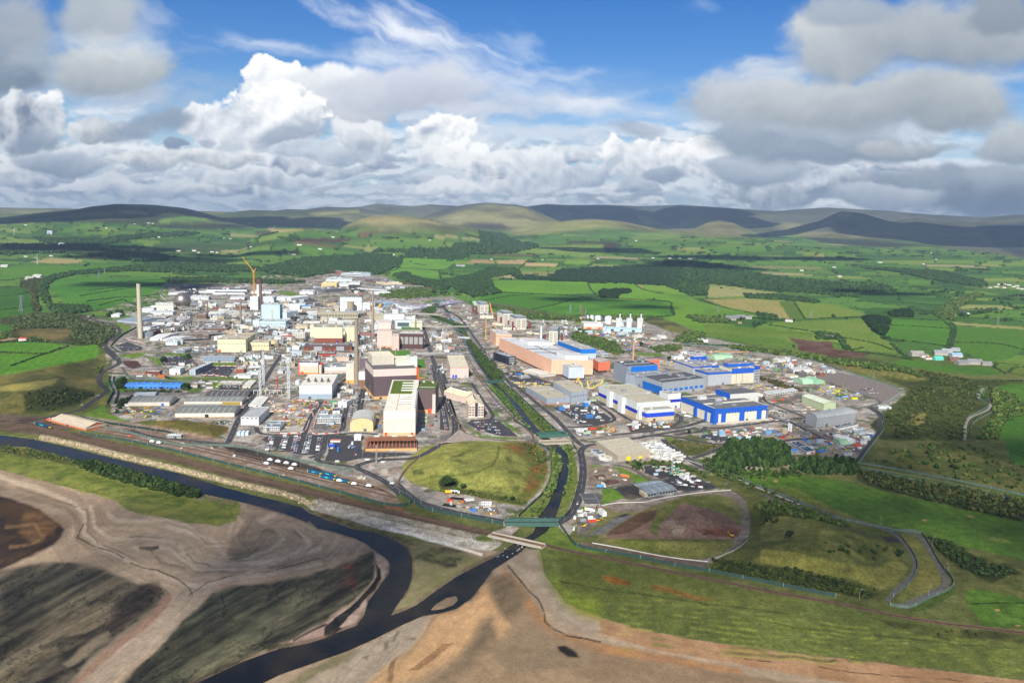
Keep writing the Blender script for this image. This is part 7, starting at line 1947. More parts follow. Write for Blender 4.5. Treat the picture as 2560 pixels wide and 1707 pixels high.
 # bridges
def bridge(label,z,a,b_,w,h,deck,side,piers=1,name='bridge',lift=0.6,truss=False):
 p,q=P(*zc(z,*a)),P(*zc(z,*b_))
 v=q-p
 L=np.linalg.norm(v)
 ux=v/L
 uy=np.array([-ux[1],ux[0],0])
 e=empty(name,tuple(p),label,'bridge')
 mk=lambda:MB(ux,uy)
 mk().box(0,L,-w/2,w/2,lift-1.0,lift,mat(deck,'ground')).build('deck',e)
 for s in(-1,1):
  m=mk()
  y0=s*w/2
  m.box(0,L,min(y0,y0+s*.4),max(y0,y0+s*.4),lift-1.3,lift+h,mat(side))
  m.build('parapet',e)
 for i in range(piers):
  x=L*(i+1)/(piers+1)
  mk().box(x-1.1,x+1.1,-w/2+.3,w/2-.3,-6,lift-1.0,mat('b59a72','wall')).build('pier',e)
 for x in(-1.5,L):
  mk().box(x,x+1.5,-w/2-.5,w/2+.5,-4,lift-.2,mat('b5a68a','wall')).build('abutment',e)
 return e
bridge('road bridge with green mesh sides over the river mouth','B',(1650,322),(2045,322),11,3.2,'4a4a4c','4d7067',1)
bridge('low railway bridge with pale girders over the river mouth','B',(1545,405),(1935,492),9,1.6,'8a6f52','c3bdb0',2,'railway_bridge',lift=0.9)
bridge('wide road and rail bridge with white beam',7,(1050,660),(1370,650),16,1.6,'a59a88','b9b09c',0)
bridge('pipe and footway bridge beside the wide bridge',7,(1030,598),(1350,590),6,2.4,'8a8f86','4a6f64',0)
bridge('narrow rear bridge with green rails',7,(1000,572),(1330,560),4,2.6,'8a8f86','3d6a60',0)
bridge('green footbridge upstream of the gabled office',7,(490,30),(665,18),6,3.2,'2f5f57','3d6259',0)
bridge('pale footbridge with white deck in the pipe works',2,(1870,855),(1995,862),4,1.8,'d3d8da','cfd5d8',0)
bridge('green footbridge near the pipe bridge',2,(1840,790),(1965,785),6,3,'3d6a60','3d6259',0)
bridge('far green road bridge at the river bend',2,(1640,475),(1765,482),8,3,'c9cfd0','3d7a70',0)
# treatment tanks by the river mouth
def tank_ring(label,z,x,y,wpx,col='8f8577',inner='6f6350'):
 p=P(*zc(z,x,y))
 r=wpx/2/ZM[z][2]/FPX*np.linalg.norm(p-[0,0,CH])
 e=empty('settling_tank',tuple(p),label,'tank')
 m=MB()
 n=28
 for k in range(n):
  a0,a1=2*math.pi*k/n,2*math.pi*(k+1)/n
  c0,s0,c1,s1=math.cos(a0),math.sin(a0),math.cos(a1),math.sin(a1)
  i=m.pts([(r*c0,r*s0,0),(r*c1,r*s1,0),(r*c1,r*s1,2.2),(r*c0,r*s0,2.2),(r*.9*c0,r*.9*s0,2.2),(r*.9*c1,r*.9*s1,2.2),(r*.9*c1,r*.9*s1,0),(r*.9*c0,r*.9*s0,0)])
  for f in((0,1,2,3),(3,2,5,4),(4,5,6,7)):
   m.face([i+q for q in f],mat(col,'wall'))
 m.build('rim',e)
 MB().tube(0,0,0,.9,r*.89,r*.89,mat(inner,'ground'),28).build('sludge',e)
 MB().box(-r,r,-.4,.4,2.2,2.6,mat('a9a59b')).build('walkway',e)
tank_ring('round concrete settling tank, rear one by the mound',7,350,1300,95)
tank_ring('round concrete settling tank, front left one',7,280,1345,100)
tank_ring('round concrete settling tank, front right one beside the pump house',7,430,1350,95)
for i_,(pts_,c_)in enumerate((([(20,1320),(180,1340),(170,1310),(40,1295)],'2f2b26'),([(60,1290),(210,1310),(245,1285),(90,1255)],'b7a27a'),([(95,1250),(260,1262),(280,1240),(120,1225)],'332e29'))):
 sheet('settling_bed',7,pts_,mat(c_,'ground'),0.3)
 # vehicles
def car_mesh(col,L=4.4,Wd=1.85,van=False):
 m=MB()
 p,g,t=mat(col,'paint'),mat('1c2228','glass'),mat('17181a')
 if van:
  m.frus(0,0,.35,2.1,L/2,Wd/2,L/2-.1,Wd/2-.1,p)
  m.frus(L*.36,0,1.15,1.9,L*.13,Wd/2+.02,L*.1,Wd/2-.06,g)
 else:
  m.frus(0,0,.3,.85,L/2,Wd/2,L/2-.1,Wd/2-.05,p)
  m.frus(-.15,0,.85,1.42,L*.31,Wd/2-.08,L*.2,Wd/2-.3,g,p)
 for a in(-L*.3,L*.3):
  for b_ in(-Wd/2-.02,Wd/2-.2):
   m.box(a-.33,a+.33,b_,b_+.22,0,.66,t)
 return m.mesh('car')
CARC=[('white','e9ebec',30),('silver','a9aeb2',22),('dark grey','3a3d42',14),('black','1e2023',10),('blue','274a86',11),('red','b8261f',9),('pale blue','86a6c8',4)]
CM={n:car_mesh(c)for n,c,w in CARC}
VM={'white':car_mesh('eef0f0',5.8,2.1,True)}
cars=[]
rc=random.Random(3)
def pick():
 return rc.choices([c[0]for c in CARC],[c[2]for c in CARC])[0]
def lot(z,quad,rows,phrase,fill=.85,along='u',space=2.75,van=0.05):
 A_,B_,C_,D_=[P(*zc(z,x,y))[:2]for x,y in quad]
 for i in range(rows):
  f=(i+.5)/rows
  if along=='u':
   p,q=A_+(D_-A_)*f,B_+(C_-B_)*f
  else:
   p,q=A_+(B_-A_)*f,D_+(C_-D_)*f
  v=q-p
  L=np.hypot(*v)
  n=int(L/space)
  ang=math.atan2(v[1],v[0])+math.pi/2
  for k in range(n):
   if rc.random()>fill:
    continue
   c=p+v*((k+.5)/max(n,1))
   cars.append((c[0]+rc.uniform(-.3,.3),c[1]+rc.uniform(-.3,.3),ang+rc.choice((0,math.pi))+rc.uniform(-.04,.04),pick(),phrase,rc.random()<van))
lot(6,[(110,1110),(150,1130),(190,975),(140,970)],2,'in the leftmost bay of the seaward car park',.9,'v')
lot(6,[(230,1115),(290,1130),(350,965),(290,965)],2,'in the second bay of the seaward car park',.95,'v')
lot(6,[(355,1140),(420,1150),(480,962),(405,962)],2,'in the third bay of the seaward car park',.95,'v')
lot(6,[(480,1150),(545,1160),(590,962),(530,962)],2,'in the fourth bay of the seaward car park',.9,'v')
lot(6,[(620,1140),(665,1135),(690,970),(645,970)],1,'in the last bay of the seaward car park',.9,'v')
lot(7,[(400,530),(700,590),(600,415),(310,440)],5,'in the car park below the gabled office',.72,'u')
lot(6,[(1985,900),(2010,900),(1965,650),(1940,650)],1,'in the line beside the works road bend',.95,'v')
lot(6,[(1880,850),(1905,850),(1900,750),(1880,750)],1,'in the short line left of the works road bend',.9,'v')
lot(6,[(985,760),(1010,760),(1035,605),(1010,605)],1,'in the line behind the arched hangar',.9,'v')
lot(6,[(1835,320),(1850,320),(1835,220),(1820,220)],1,'in the line beside the turf strips',.95,'v')
lot(7,[(640,300),(655,300),(560,190),(545,190)],1,'in the line beside the riverside railway',.95,'v')
lot(7,[(1420,440),(1560,440),(1400,290),(1290,310)],6,'in the compound below the tan-roofed stores',.5,'u')
lot(7,[(1560,400),(1620,380),(1560,330),(1510,350)],3,'in the middle of the river road compound',.6,'u')
lot(5,[(870,215),(1090,215),(1130,180),(860,180)],3,'in the near half of the gate car park',.75,'u')
lot(5,[(840,165),(1050,150),(1070,120),(890,125)],3,'in the rear half of the gate car park',.8,'u')
lot(5,[(1480,470),(1690,470),(1680,430),(1500,430)],3,'in the car park before the cream receding shed',.7,'u')
lot(5,[(1310,330),(1550,330),(1620,250),(1400,245)],3,'in the skip park beside the grey slab',.4,'u')
lot(5,[(1400,850),(1560,860),(1600,810),(1400,810)],2,'at the foot of the brown mound',.6,'u')
lot(5,[(920,755),(960,760),(1000,705),(960,700)],1,'between the two near warehouses',.8,'v',van=.6)
lot(1,[(440,1000),(640,990),(640,960),(400,940)],2,'in the car park below the left chimney',.55,'u')
lot(3,[(260,1020),(420,1020),(400,965),(250,975)],3,'in the car park below the dark banded office',.7,'u')
lot(3,[(470,1090),(760,1100),(700,1060),(450,1050)],2,'in the row in front of the white low store',.5,'u')
lot(3,[(20,730),(180,950),(190,940),(25,705)],1,'parked along the river road',.55,'u',6.5)
lot(2,[(2110,930),(2330,1230),(2340,1225),(2120,920)],1,'parked along the distant river road',.5,'u',7)
lot('C',[(930,560),(1240,600),(1250,530),(1020,520)],9,'on the depot tarmac right of the grey workshops',.35,'v',6,.3)
lot('C',[(530,630),(620,630),(610,590),(570,585)],2,'in the small car park by the grey workshops',.6,'u')
lot(4,[(180,1140),(340,1170),(350,1160),(200,1125)],1,'in the white row at the yard edge',.95,'u')
lot(4,[(390,1190),(520,1210),(525,1200),(400,1180)],1,'in the row above the pine wood',.9,'u')
lot(4,[(1440,1085),(1620,1068),(1610,1055),(1430,1070)],1,'in front of the silver barrel store',.95,'u')
lot(4,[(1500,1130),(1620,1180),(1700,1120),(1560,1090)],4,'in the lower right yard',.6,'u')
lot(4,[(1800,1200),(1960,1190),(1960,1140),(1800,1150)],3,'at the right end of the lower yard',.45,'u')
lot(4,[(1900,665),(2030,655),(2020,630),(1890,630)],3,'parked together on the gravel square',.65,'u')
lot(4,[(1950,690),(2090,685),(2090,675),(1950,680)],1,'at the near edge of the gravel square',.5,'u')
lot(4,[(920,870),(1120,915),(1110,890),(930,850)],2,'beside the nearest blue-framed hall',.6,'u')
lot(6,[(840,1215),(1080,1195),(1080,1150),(830,1160)],2,'on the ruled tarmac before the lattice shed',.12,'u')
lot(2,[(130,480),(380,485),(330,445),(130,440)],5,'in the far car park',.7,'u',3.2)
lot(2,[(330,195),(560,195),(540,182),(340,182)],2,'in the farthest car park',.8,'u',3.5)
lot(2,[(700,350),(860,365),(820,330),(720,320)],3,'by the far warehouses',.4,'u',3.5)
lot(1,[(1060,400),(1220,400),(1230,340),(1040,340)],5,'behind the silver sphere',.35,'u',4)
lot(3,[(1310,850),(1400,840),(1390,810),(1300,815)],3,'behind the coral block',.6,'u')
lot(7,[(120,30),(200,240),(215,235),(140,30)],1,'along the yard left of the gabled office',.35,'u',5,.4)
for z_,x_,y_,a_,v_,ph_ in((6,1170,1222,.05,1,'on the works road by the lighting mast'),(6,1300,1210,.05,0,'on the works road below the lattice shed'),(6,855,1238,.1,1,'at the kerb of the ruled tarmac'),(6,1335,1248,.1,1,'on the gravel below the lattice shed'),(6,910,935,.1,0,'turning at the tent road'),(7,1443,1300,1.5,0,'driving on the main road by the river'),(7,1420,1455,1.4,1,'at the bottom of the main road'),(7,92,325,1.45,1,'on the works road below the pink shed'),(7,125,368,1.45,0,'on the works road bend'),(7,88,235,1.4,0,'on the works road beside the office'),(6,2058,748,1.5,1,'on the bend near the quay apron'),('C',152,732,1.4,0,'beside the grey slab on the main road'),(4,350,1205,.1,1,'on the lane above the pine wood'),('H',885,778,1.2,1,'on the coast road left bend'),('H',1000,868,.9,1,'at the coast road junction'),('H',366,390,1.4,1,'on the far cutting road'),('H',838,1190,.6,0,'climbing the coast road'),('H',700,1270,.5,0,'low on the coast road'),(4,745,240,.1,0,'on the back lane'),(6,1430,1470,0,1,'on the lower works road'),('B',2165,280,1.4,1,'parked at the bridge end'),('B',2160,365,1.4,1,'parked below the bridge end')):
 p=P(*zc(z_,x_,y_))
 cars.append((p[0],p[1],a_,'white',ph_,bool(v_)))
cars.sort(key=lambda c:math.hypot(c[0],c[1]))
def near_lab(c):
 return('white van ' if c[5]else c[3]+' car ')+c[4]
_cg={}
for c in cars[:290]:
 _cg.setdefault(near_lab(c),[]).append(c)
for l_ in _cg.values():
 l_.sort(key=lambda c:float(np.ravel(proj(c[0],c[1],0)[0])[0]))
ORD=['first','second','third','fourth','fifth','sixth','seventh','eighth','ninth','tenth','eleventh','twelfth','thirteenth','fourteenth','fifteenth','sixteenth','seventeenth','eighteenth','nineteenth','twentieth','twenty-first','twenty-second','twenty-third','twenty-fourth']
for c in cars[:290]:
 van=c[5]
 o=bpy.data.objects.new('parked_van' if van else 'parked_car',VM['white']if van else CM[c[3]])
 COL.objects.link(o)
 o.location=(c[0],c[1],0.32 if c[4].startswith(('on','driving','turning','climbing','low'))else 0.14)
 o.rotation_euler=(0,0,c[2])
 lab=near_lab(c)
 l_=_cg[lab]
 if len(l_)>1:
  lab=lab.replace(' van ' if van else ' car ',(' van ' if van else ' car ')+'%s from the left '%ORD[min(l_.index(c),23)],1)
 tag(o,lab,'van' if van else 'car','vehicles '+c[4])
V_,F_,MI_=[],[],[]
allm=[]
base={}
for n in CM:
 me=CM[n]
 vv=np.array([v.co[:]for v in me.vertices])
 ff=[list(p.vertices)for p in me.polygons]
 mi=[p.material_index for p in me.polygons]
 base[n]=(vv,np.array(ff),mi,[m for m in me.materials])
ml=[]
for c in cars[290:]:
 vv,ff,mi,ms=base[c[3]]
 s,co=math.sin(c[2]),math.cos(c[2])
 w_=np.stack([vv[:,0]*co-vv[:,1]*s+c[0],vv[:,0]*s+vv[:,1]*co+c[1],vv[:,2]+.12],1)
 k0=sum(len(v)for v in V_)
 V_.append(w_)
 F_.append(ff+k0)
 for m_ in ms:
  if m_ not in ml:
   ml.append(m_)
 MI_+=[ml.index(ms[i])for i in mi]
if V_:
 o=link('distant_cars',np_mesh('distant_cars',np.concatenate(V_),np.concatenate(F_),ml,MI_))
 tag(o,'mass of small cars filling the farther car parks','cars',None,'stuff')
def lorry(label,z,x,y,ang,cab,box,L=11,gp=None):
 p=P(*zc(z,x,y))
 e=empty('lorry',(p[0],p[1],.1),label,'lorry',gp)
 e.rotation_euler=(0,0,ang)
 MB().frus(L/2-1,0,.8,3.0,1.1,1.25,.9,1.15,mat(cab,'paint')).build('cab',e)
 MB().box(-L/2,L/2-2.4,-1.25,1.25,1.0,3.8,mat(box,'paint')).build('box_body',e)
 m=MB()
 for a in(-L/2+1,-L/2+2.4,L/2-1.2):
  for b_ in(-1.25,.95):
   m.box(a-.5,a+.5,b_,b_+.3,0,1.0,mat('17181a'))
 m.build('wheels',e)
lorry('pale blue and white tipper lorry on the demolition ground',7,1690,1128,.1,'e6ebee','5f9fd0')
lorry('red and white lorry behind the treatment tanks',7,505,1300,1.1,'b8452f','9a3a2c',8)
lorry('white tanker lorry by the treatment tanks',7,155,1188,-.1,'e9ecec','e0e4e4',12)
lorry('yellow skip lorry by the treatment tanks',7,90,1188,0,'e8b820','e8c020',8)
lorry('white trailer in front of the navy-banded hall',3,2185,1440,-.45,'e9ecec','e6e8ea',13)
lorry('second white trailer above the first by the blue hall',3,2140,1402,-.45,'e9ecec','e6e8ea',8)
lorry('blue lorry trailer standing upright in the lorry park',6,988,1090,1.45,'3f55d0','aab4d0',12)
lorry('white lorry at the landfill entrance','C',212,835,1.1,'e9ecec','e9e6e0',12)
lorry('white welfare lorry beside the landfill entrance','C',262,795,-.3,'e9ecec','e4e6e4',11)
lorry('white box lorry at the landfill gate','C',275,880,.1,'e9ecec','e9ecec',8)
def digger(label,z,x,y,ang,col='e2b02c'):
 p=G(*zc(z,x,y))
 e=empty('excavator',tuple(p),label,'excavator')
 e.rotation_euler=(0,0,ang)
 m=MB()
 m.box(-2.2,2.2,-1.6,-.9,0,.9,mat('26282a'))
 m.box(-2.2,2.2,.9,1.6,0,.9,mat('26282a'))
 m.build('tracks',e)
 MB().box(-2.4,1.6,-1.4,1.4,.95,2.2,mat(col,'paint')).build('body',e)
 MB().box(.3,1.7,-1.3,-.1,2.2,3.3,mat('2a3036','glass')).build('cab',e)
 m=MB()
 m.bar((1.6,.3,1.8),(4.6,.3,4.4),.5,mat(col,'paint'))
 m.bar((4.6,.3,4.4),(6.6,.3,1.4),.4,mat(col,'paint'))
 m.build('arm',e)
 MB().box(6.1,7.1,-.3,.9,.4,1.4,mat('4a4640')).build('bucket',e)
digger('yellow excavator at the right side of the landfill pit','C',1495,1012,2.2)
digger('brown dump machine in the middle of the landfill pit','C',1262,965,.4,'8a6238')
digger('yellow excavator on the roadside building site',6,810,878,.6)
digger('yellow excavator by the landfill cabins','C',330,880,.2)
digger('orange excavator in the roadworks beside the river road',7,1830,545,1.2,'e28a2c')
digger('yellow excavator beside the leftmost front warehouse',5,690,680,.4,'f0b020')
digger('yellow excavator on the rear building site',5,1950,500,1.0,'e8c830')
def train(label,pts,col,stripe):
 q=[P(x,y)for x,y in pts]
 e=empty('locomotive',tuple(q[0]),label,'locomotive','blue locomotives in the sidings')
 v=q[1]-q[0]
 L=np.linalg.norm(v)
 ux=v/L
 uy=np.array([-ux[1],ux[0],0])
 m=MB(ux,uy)
 m.box(0,L,-1.5,1.5,1.1,3.9,mat(col,'paint'),mat('1f3a55','paint'))
 m.build('body',e)
 for u in(0.0,0.96):
  MB(ux,uy).box(L*u-.1,L*u+L*.05,-1.55,1.55,1.2,3.0,mat('e8c820','paint')).build('nose',e)
 MB(ux,uy).box(L*.35,L*.6,-1.62,-1.5,1.6,3.0,mat(stripe,'paint')).build('emblem_patch',e)
 MB(ux,uy).box(L*.05,L*.95,-1.2,1.2,.1,1.1,mat('1d1f22')).build('bogies',e)
train('dark blue and cyan locomotive, leftmost in the sidings',[(770,1179),(803,1187)],'16608a','35c3d6')
train('dark blue and cyan locomotive, second in the upper row',[(804,1184),(839,1193)],'16608a','35c3d6')
train('dark blue and cyan locomotive, left in the lower row',[(801,1193),(837,1201)],'16608a','35c3d6')
train('dark blue and cyan locomotive, rightmost in the lower row',[(838,1199),(874,1209)],'16608a','35c3d6')
train('dark blue locomotive left of the orange rail shed',[(88,1060),(126,1071)],'14466e','35c3d6')
def flask(label,x,y):
 p=P(x,y)
 e=empty('flask_wagon',tuple(p),label,'rail wagon','white flask wagons in the sidings')
 e.rotation_euler=(0,0,-.25)
 MB().box(-6,6,-1.3,1.3,.6,1.2,mat('3a3d40')).build('frame',e)
 m=MB()
 m.frus(0,0,1.2,2.6,3.6,1.5,3.2,1.5,mat('eef0f0','paint'))
 m.frus(0,0,2.6,3.9,3.2,1.5,1.4,.6,mat('eef0f0','paint'))
 m.build('canopy',e)
 MB().box(-5,5,-1.2,1.2,0,.6,mat('26282a')).build('wheels',e)
for i_,(x_,y_)in enumerate(((380,1106),(397,1109),(675,1152),(695,1156),(716,1160),(736,1164),(666,1161),(727,1174),(848,1204),(885,1212),(922,1217))):
 flask('white-hooded flask wagon, %s from the left in the sidings'%('first','second','fourth','fifth','sixth','eighth','third','seventh','ninth','tenth','eleventh')[i_],x_,y_)
 # smaller sheds, cabins, tanks, stacks of goods in the yards
BLa=[(b_[0],np.linalg.inv(np.stack([b_[1]*b_[3],b_[2]*b_[4]],1)),b_[3],b_[4])for b_ in BL if b_[3]>1.5]
ROADXY=[path_xy(z_,p_,12.0)for nm,z_,p_,w_,m_ in ROADS if w_>=6]
ROADPT=np.concatenate(ROADXY)
def is_free(x,y,mg=2.0,rd=7.0):
 for o_,inv,w_,d_ in BLa:
  u,v=inv@(np.array([x,y])-o_)
  if-mg/w_<u<1+mg/w_ and-mg/d_<v<1+mg/d_:
   return False
 return np.min((ROADPT[:,0]-x)**2+(ROADPT[:,1]-y)**2)>rd*rd
rg=random.Random(21)
def small(kind,x,y,z0,ang,s,wc,rc_):
 m=MB()
 w,r=mat(wc,'wall'),mat(rc_,'roof')
 if kind=='shed':
  W,D,H=s*rg.uniform(.8,1.6),s*rg.uniform(.5,1.0),rg.uniform(3.2,4.5)+s*.18
  m.box(-W/2,W/2,-D/2,D/2,-.3,H,w,r)
  m.box(-W*.1,W*.05,-D*.1,D*.2,H,H+1.2,mat('a9adb0','wall'))
  m.box(-W*.3,-W*.3+3,-D/2-.15,-D/2,0,min(3.2,H*.7),mat('5b6a78','wall'))
  if H>6:
   m.box(W*.2,W*.45,D*.1,D*.45,H,H+2.4,w,r)
 elif kind=='gable':
  W,D,H=s*rg.uniform(.9,1.8),s*rg.uniform(.5,.8),rg.uniform(3,4)+s*.12
  m.box(-W/2,W/2,-D/2,D/2,-.3,H,w)
  m.prism([(-D/2-.4,H-.1),(0,H+D*.2),(D/2+.4,H-.1)],-W/2-.3,W/2+.3,r,'x',w)
  m.box(-1.5,1.5,-D/2-.15,-D/2,0,min(3.4,H*.8),mat('5b6a78','wall'))
 elif kind=='cabin':
  n=rg.choice((1,1,2))
  L=rg.choice((6,10,12))
  m.box(-L/2,L/2,-1.5,1.5,0.1,2.8*n,w,r)
  for k in range(int(L/2.5)):
   for j in range(n):
    m.box(-L/2+.6+k*2.5,-L/2+1.9+k*2.5,-1.56,-1.5,1.2+j*2.8,2.1+j*2.8,mat('2d353d','glass'))
 elif kind=='container':
  L=rg.choice((6,12))
  m.box(-L/2,L/2,-1.22,1.22,0,2.6,w)
  for k in range(int(L/1.2)):
   m.box(-L/2+.2+k*1.2,-L/2+.5+k*1.2,-1.27,-1.22,.2,2.4,w)
  m.box(-L/2,L/2,-1.2,1.2,2.6,2.7,r)
 elif kind=='skip':
  m.frus(0,0,0,1.7,1.6,.9,2.3,1.1,w,mat('3a3632'))
 elif kind=='tank':
  R,H=s*rg.uniform(.15,.3)+1,rg.uniform(4,9)
  m.tube(0,0,0,H,R,R,w,14,r)
  m.tube(0,0,H,H+R*.3,R,R*.3,w,14)
  m.bar((R+.3,0,0),(R+.3,0,H+1),.4,mat('8f9294'))
 elif kind=='rack':
  L,H=s*rg.uniform(1.2,2.4),rg.uniform(4,8)
  for k in range(int(L/7)+1):
   a=-L/2+k*7
   m.bar((a,-1.5,0),(a,-1.5,H),.5,w)
   m.bar((a,1.5,0),(a,1.5,H),.5,w)
   m.bar((a,-1.9,H),(a,1.9,H),.5,w)
  for k in range(4):
   m.bar((-L/2,-1.4+k*.9,H+.4),(L/2,-1.4+k*.9,H+.4),.55,mat(rg.choice(['c9ccca','a9a49a','d5d5d0']),'wall'))
 elif kind=='frame':
  W,D,H=s*rg.uniform(.6,1.1),s*rg.uniform(.5,.9),rg.uniform(7,16)
  nz=int(H/3.5)+1
  for a in(-W/2,0,W/2):
   for b_ in(-D/2,D/2):
    m.bar((a,b_,0),(a,b_,H),.5,w)
  for k in range(nz+1):
   zz=H*k/nz
   m.box(-W/2,W/2,-D/2,D/2,zz,zz+.3,r)
  m.tube(-W*.2,0,0,H*.9,s*.12,s*.12,mat('c4c6c4','metal'),10)
  m.box(W*.1,W*.4,-D*.3,D*.3,.3,H*.6,mat(rg.choice(['b5b7b6','8f8a82','d9d9d4']),'wall'))
 elif kind=='pile':
  n=rg.randint(5,9)
  for k in range(n):
   a,b_=rg.uniform(-s*.4,s*.4),rg.uniform(-s*.25,s*.25)
   l_,w_,h_=rg.uniform(1,4),rg.uniform(.8,2.4),rg.uniform(.5,1.8)
   m.box(a-l_/2,a+l_/2,b_-w_/2,b_+w_/2,0,h_,mat(rg.choice([wc,rc_,wc,'c9b48c','d9d6cc']),'wall'))
 elif kind=='machine':
  m.box(-2.4,2.4,-1.1,1.1,.5,1.6,w)
  m.box(-2.2,-.6,-1,1,1.6,2.8,mat('2a3036','glass'))
  m.bar((.5,0,1.5),(3.8,0,3.2),.4,w)
  for a in(-1.5,1.4):
   for b_ in(-1.3,1.0):
    m.box(a-.5,a+.5,b_,b_+.3,0,1.0,mat('1b1c1e'))
 o=m.build({'shed':'flat_roof_shed','gable':'pitched_shed','cabin':'site_cabin','container':'shipping_container','skip':'skip','tank':'process_tank','rack':'pipe_rack','frame':'plant_frame','pile':'material_pile','machine':'site_machine'}[kind],None,(x,y,z0))
 o.rotation_euler=(0,0,ang)
 return o
CNAME={'e2e4e4':'white','d8d4c8':'cream','c9ccce':'pale grey','9a9ea0':'grey','8b5a46':'brick','6d655e':'brown','b9c8d2':'pale blue','3f7fd0':'blue','2c50b0':'dark blue','d6452e':'red','e8c22c':'yellow','d8e82c':'lime yellow','e07a2c':'orange','4a9a6a':'green','b7a88c':'tan','4b4f55':'dark grey','a9c9a9':'pale green','7fb0d8':'light blue'}
KN={'shed':'flat-roofed shed','gable':'pitched shed','cabin':'portable cabin','container':'shipping container','skip':'skip','tank':'cylindrical tank','rack':'pipe rack','frame':'open plant frame','pile':'goods heap','machine':'site machine'}
KC={'shed':'shed','gable':'shed','cabin':'cabin','container':'container','skip':'skip','tank':'tank','rack':'pipe rack','frame':'plant','pile':'pile','machine':'machine'}
PL=[('shed',7),('gable',2),('tank',2),('rack',5),('frame',4),('cabin',1.5),('pile',1)]
YK=[('cabin',5),('container',5),('pile',5),('skip',2),('machine',3),('gable',.6),('shed',.8)]
WW={'shed':['e2e4e4','e2e4e4','d8d4c8','c9ccce','9a9ea0','8b5a46','6d655e','b9c8d2','b7a88c'],'gable':['e2e4e4','c9ccce','d8d4c8','b9c8d2'],'cabin':['e2e4e4','e2e4e4','d8d4c8','b9c8d2','7fb0d8','c9ccce','a9c9a9'],'container':['e2e4e4','e2e4e4','c9ccce','3f7fd0','d8d4c8','d6452e','c9ccce','4a9a6a','b9c8d2','b7a88c','9a9ea0','6d655e'],'skip':['d8e82c','e8c22c','d8e82c','3f7fd0','d6452e'],'tank':['e2e4e4','c9ccce','9a9ea0','d8d4c8'],'rack':['9a9ea0','c9ccce','b7a88c'],'frame':['9a9ea0','c9ccce','6d655e','b7a88c'],'pile':['c9ccce','b7a88c','e2e4e4','9a9ea0','d6452e','d8d4c8','e8c22c','6d655e','e2e4e4','9a9ea0'],'machine':['e8c22c','e8c22c','e07a2c','d6452e','d8e82c']}
RR_={'e2e4e4':['d6d8d8','c2c6c8','8a9298'],'d8d4c8':['b9b4a8','8a867c','d8d2c0'],'8b5a46':['8a8580','6d6a68'],'6d655e':['5f5d5c','8a8782']}
def sc2(z,poly,n,kinds,smin,smax,az,sp,rd=6.5,only=None):
 if kinds is PL:
  n,sp,smin=int(n*2.1),sp*.66,smin*.75
 w=np.array(wpoly(zl(z,poly)))
 x0,y0,x1,y1=w[:,0].min(),w[:,1].min(),w[:,0].max(),w[:,1].max()
 pl=[tuple(p)for p in w]
 placed=[]
 tries=0
 while len(placed)<n and tries<n*30:
  tries+=1
  x,y=rg.uniform(x0,x1),rg.uniform(y0,y1)
  if sdf(pl,np.array([x]),np.array([y]))[0]<2:
   continue
  k=rg.choices([a for a,_ in kinds],[b_ for _,b_ in kinds])[0]
  s=rg.uniform(smin,smax)
  if any((x-a)**2+(y-b_)**2<(sp*(0.6+s/smax*.7))**2 for a,b_ in placed):
   continue
  if not is_free(x,y,s*.55 if k in('shed','gable','frame','rack')else 3.0,rd+(s*.5 if k in('shed','gable','frame','rack')else 1)):
   continue
  placed.append((x,y))
  wc=rg.choice(only or WW[k])
  rc_=rg.choice(RR_.get(wc,[wc]))
  ang=-rad(az)+rg.choice((0,math.pi/2,0,math.pi))+rg.uniform(-.03,.03)+(rg.uniform(-.5,.5)if k in('pile','machine','skip')else 0)
  z0=0.0
  o=small(k,x,y,z0,ang,s,wc,rc_)
  px,py=proj(x,y,0)
  CLUT.append((CNAME[wc]+' '+KN[k],KC[k],(px,py),o,KN[k]+'s'))
sc2(1,[(620,650),(1000,640),(1500,570),(1900,590),(1900,700),(1200,700),(900,760),(640,740)],26,PL,14,30,-9,26)
sc2(1,[(1250,480),(1900,480),(1880,560),(1270,560)],14,PL,16,34,-9,30)
sc2(1,[(1050,300),(1850,300),(1850,330),(1240,370),(1060,330)],34,YK,10,24,-9,22)
sc2(1,[(920,330),(1240,340),(1230,420),(920,400)],10,YK,10,20,-9,24)
sc2(1,[(1150,470),(1500,470),(1480,500),(1150,500)],8,YK,8,20,-9,24)
sc2(1,[(680,760),(1100,720),(1700,700),(1700,800),(1450,880),(1050,860),(780,880)],20,PL,12,28,-9,26)
sc2(1,[(1700,755),(2352,755),(2352,880),(1840,890),(1840,800)],22,PL,12,26,-9,24)
sc2(1,[(2000,880),(2352,880),(2352,1000),(2010,1000)],8,PL,10,22,-9,24)
sc2(1,[(2100,480),(2352,470),(2352,690),(2170,690)],14,PL,12,28,-9,24)
sc2(2,[(0,560),(620,590),(1300,600),(1480,640),(1480,720),(1000,720),(300,700),(0,700)],36,PL,14,32,-9,27)
sc2(2,[(0,700),(360,720),(360,900),(0,900)],10,PL,10,24,-9,24)
sc2(2,[(660,720),(1020,720),(1010,960),(790,990),(670,900)],24,PL,10,22,-9,20)
sc2(2,[(860,480),(1200,480),(1480,560),(1300,620),(900,600)],16,PL,12,30,-9,28)
sc2(2,[(0,500),(620,500),(620,530),(0,530)],12,PL,14,30,-9,28)
sc2(2,[(400,340),(900,330),(1180,380),(1160,420),(640,420),(380,400)],26,YK,12,26,-9,24)
sc2(2,[(0,1040),(560,1060),(760,1020),(760,1110),(200,1120),(0,1110)],16,PL,8,18,-9,20)
sc2(2,[(1520,780),(1780,780),(1880,900),(1950,1040),(1720,1040),(1580,1000)],16,PL,8,18,-9,18)
sc2(2,[(1480,660),(1700,690),(1800,750),(1500,760)],12,YK,10,22,-12,20)
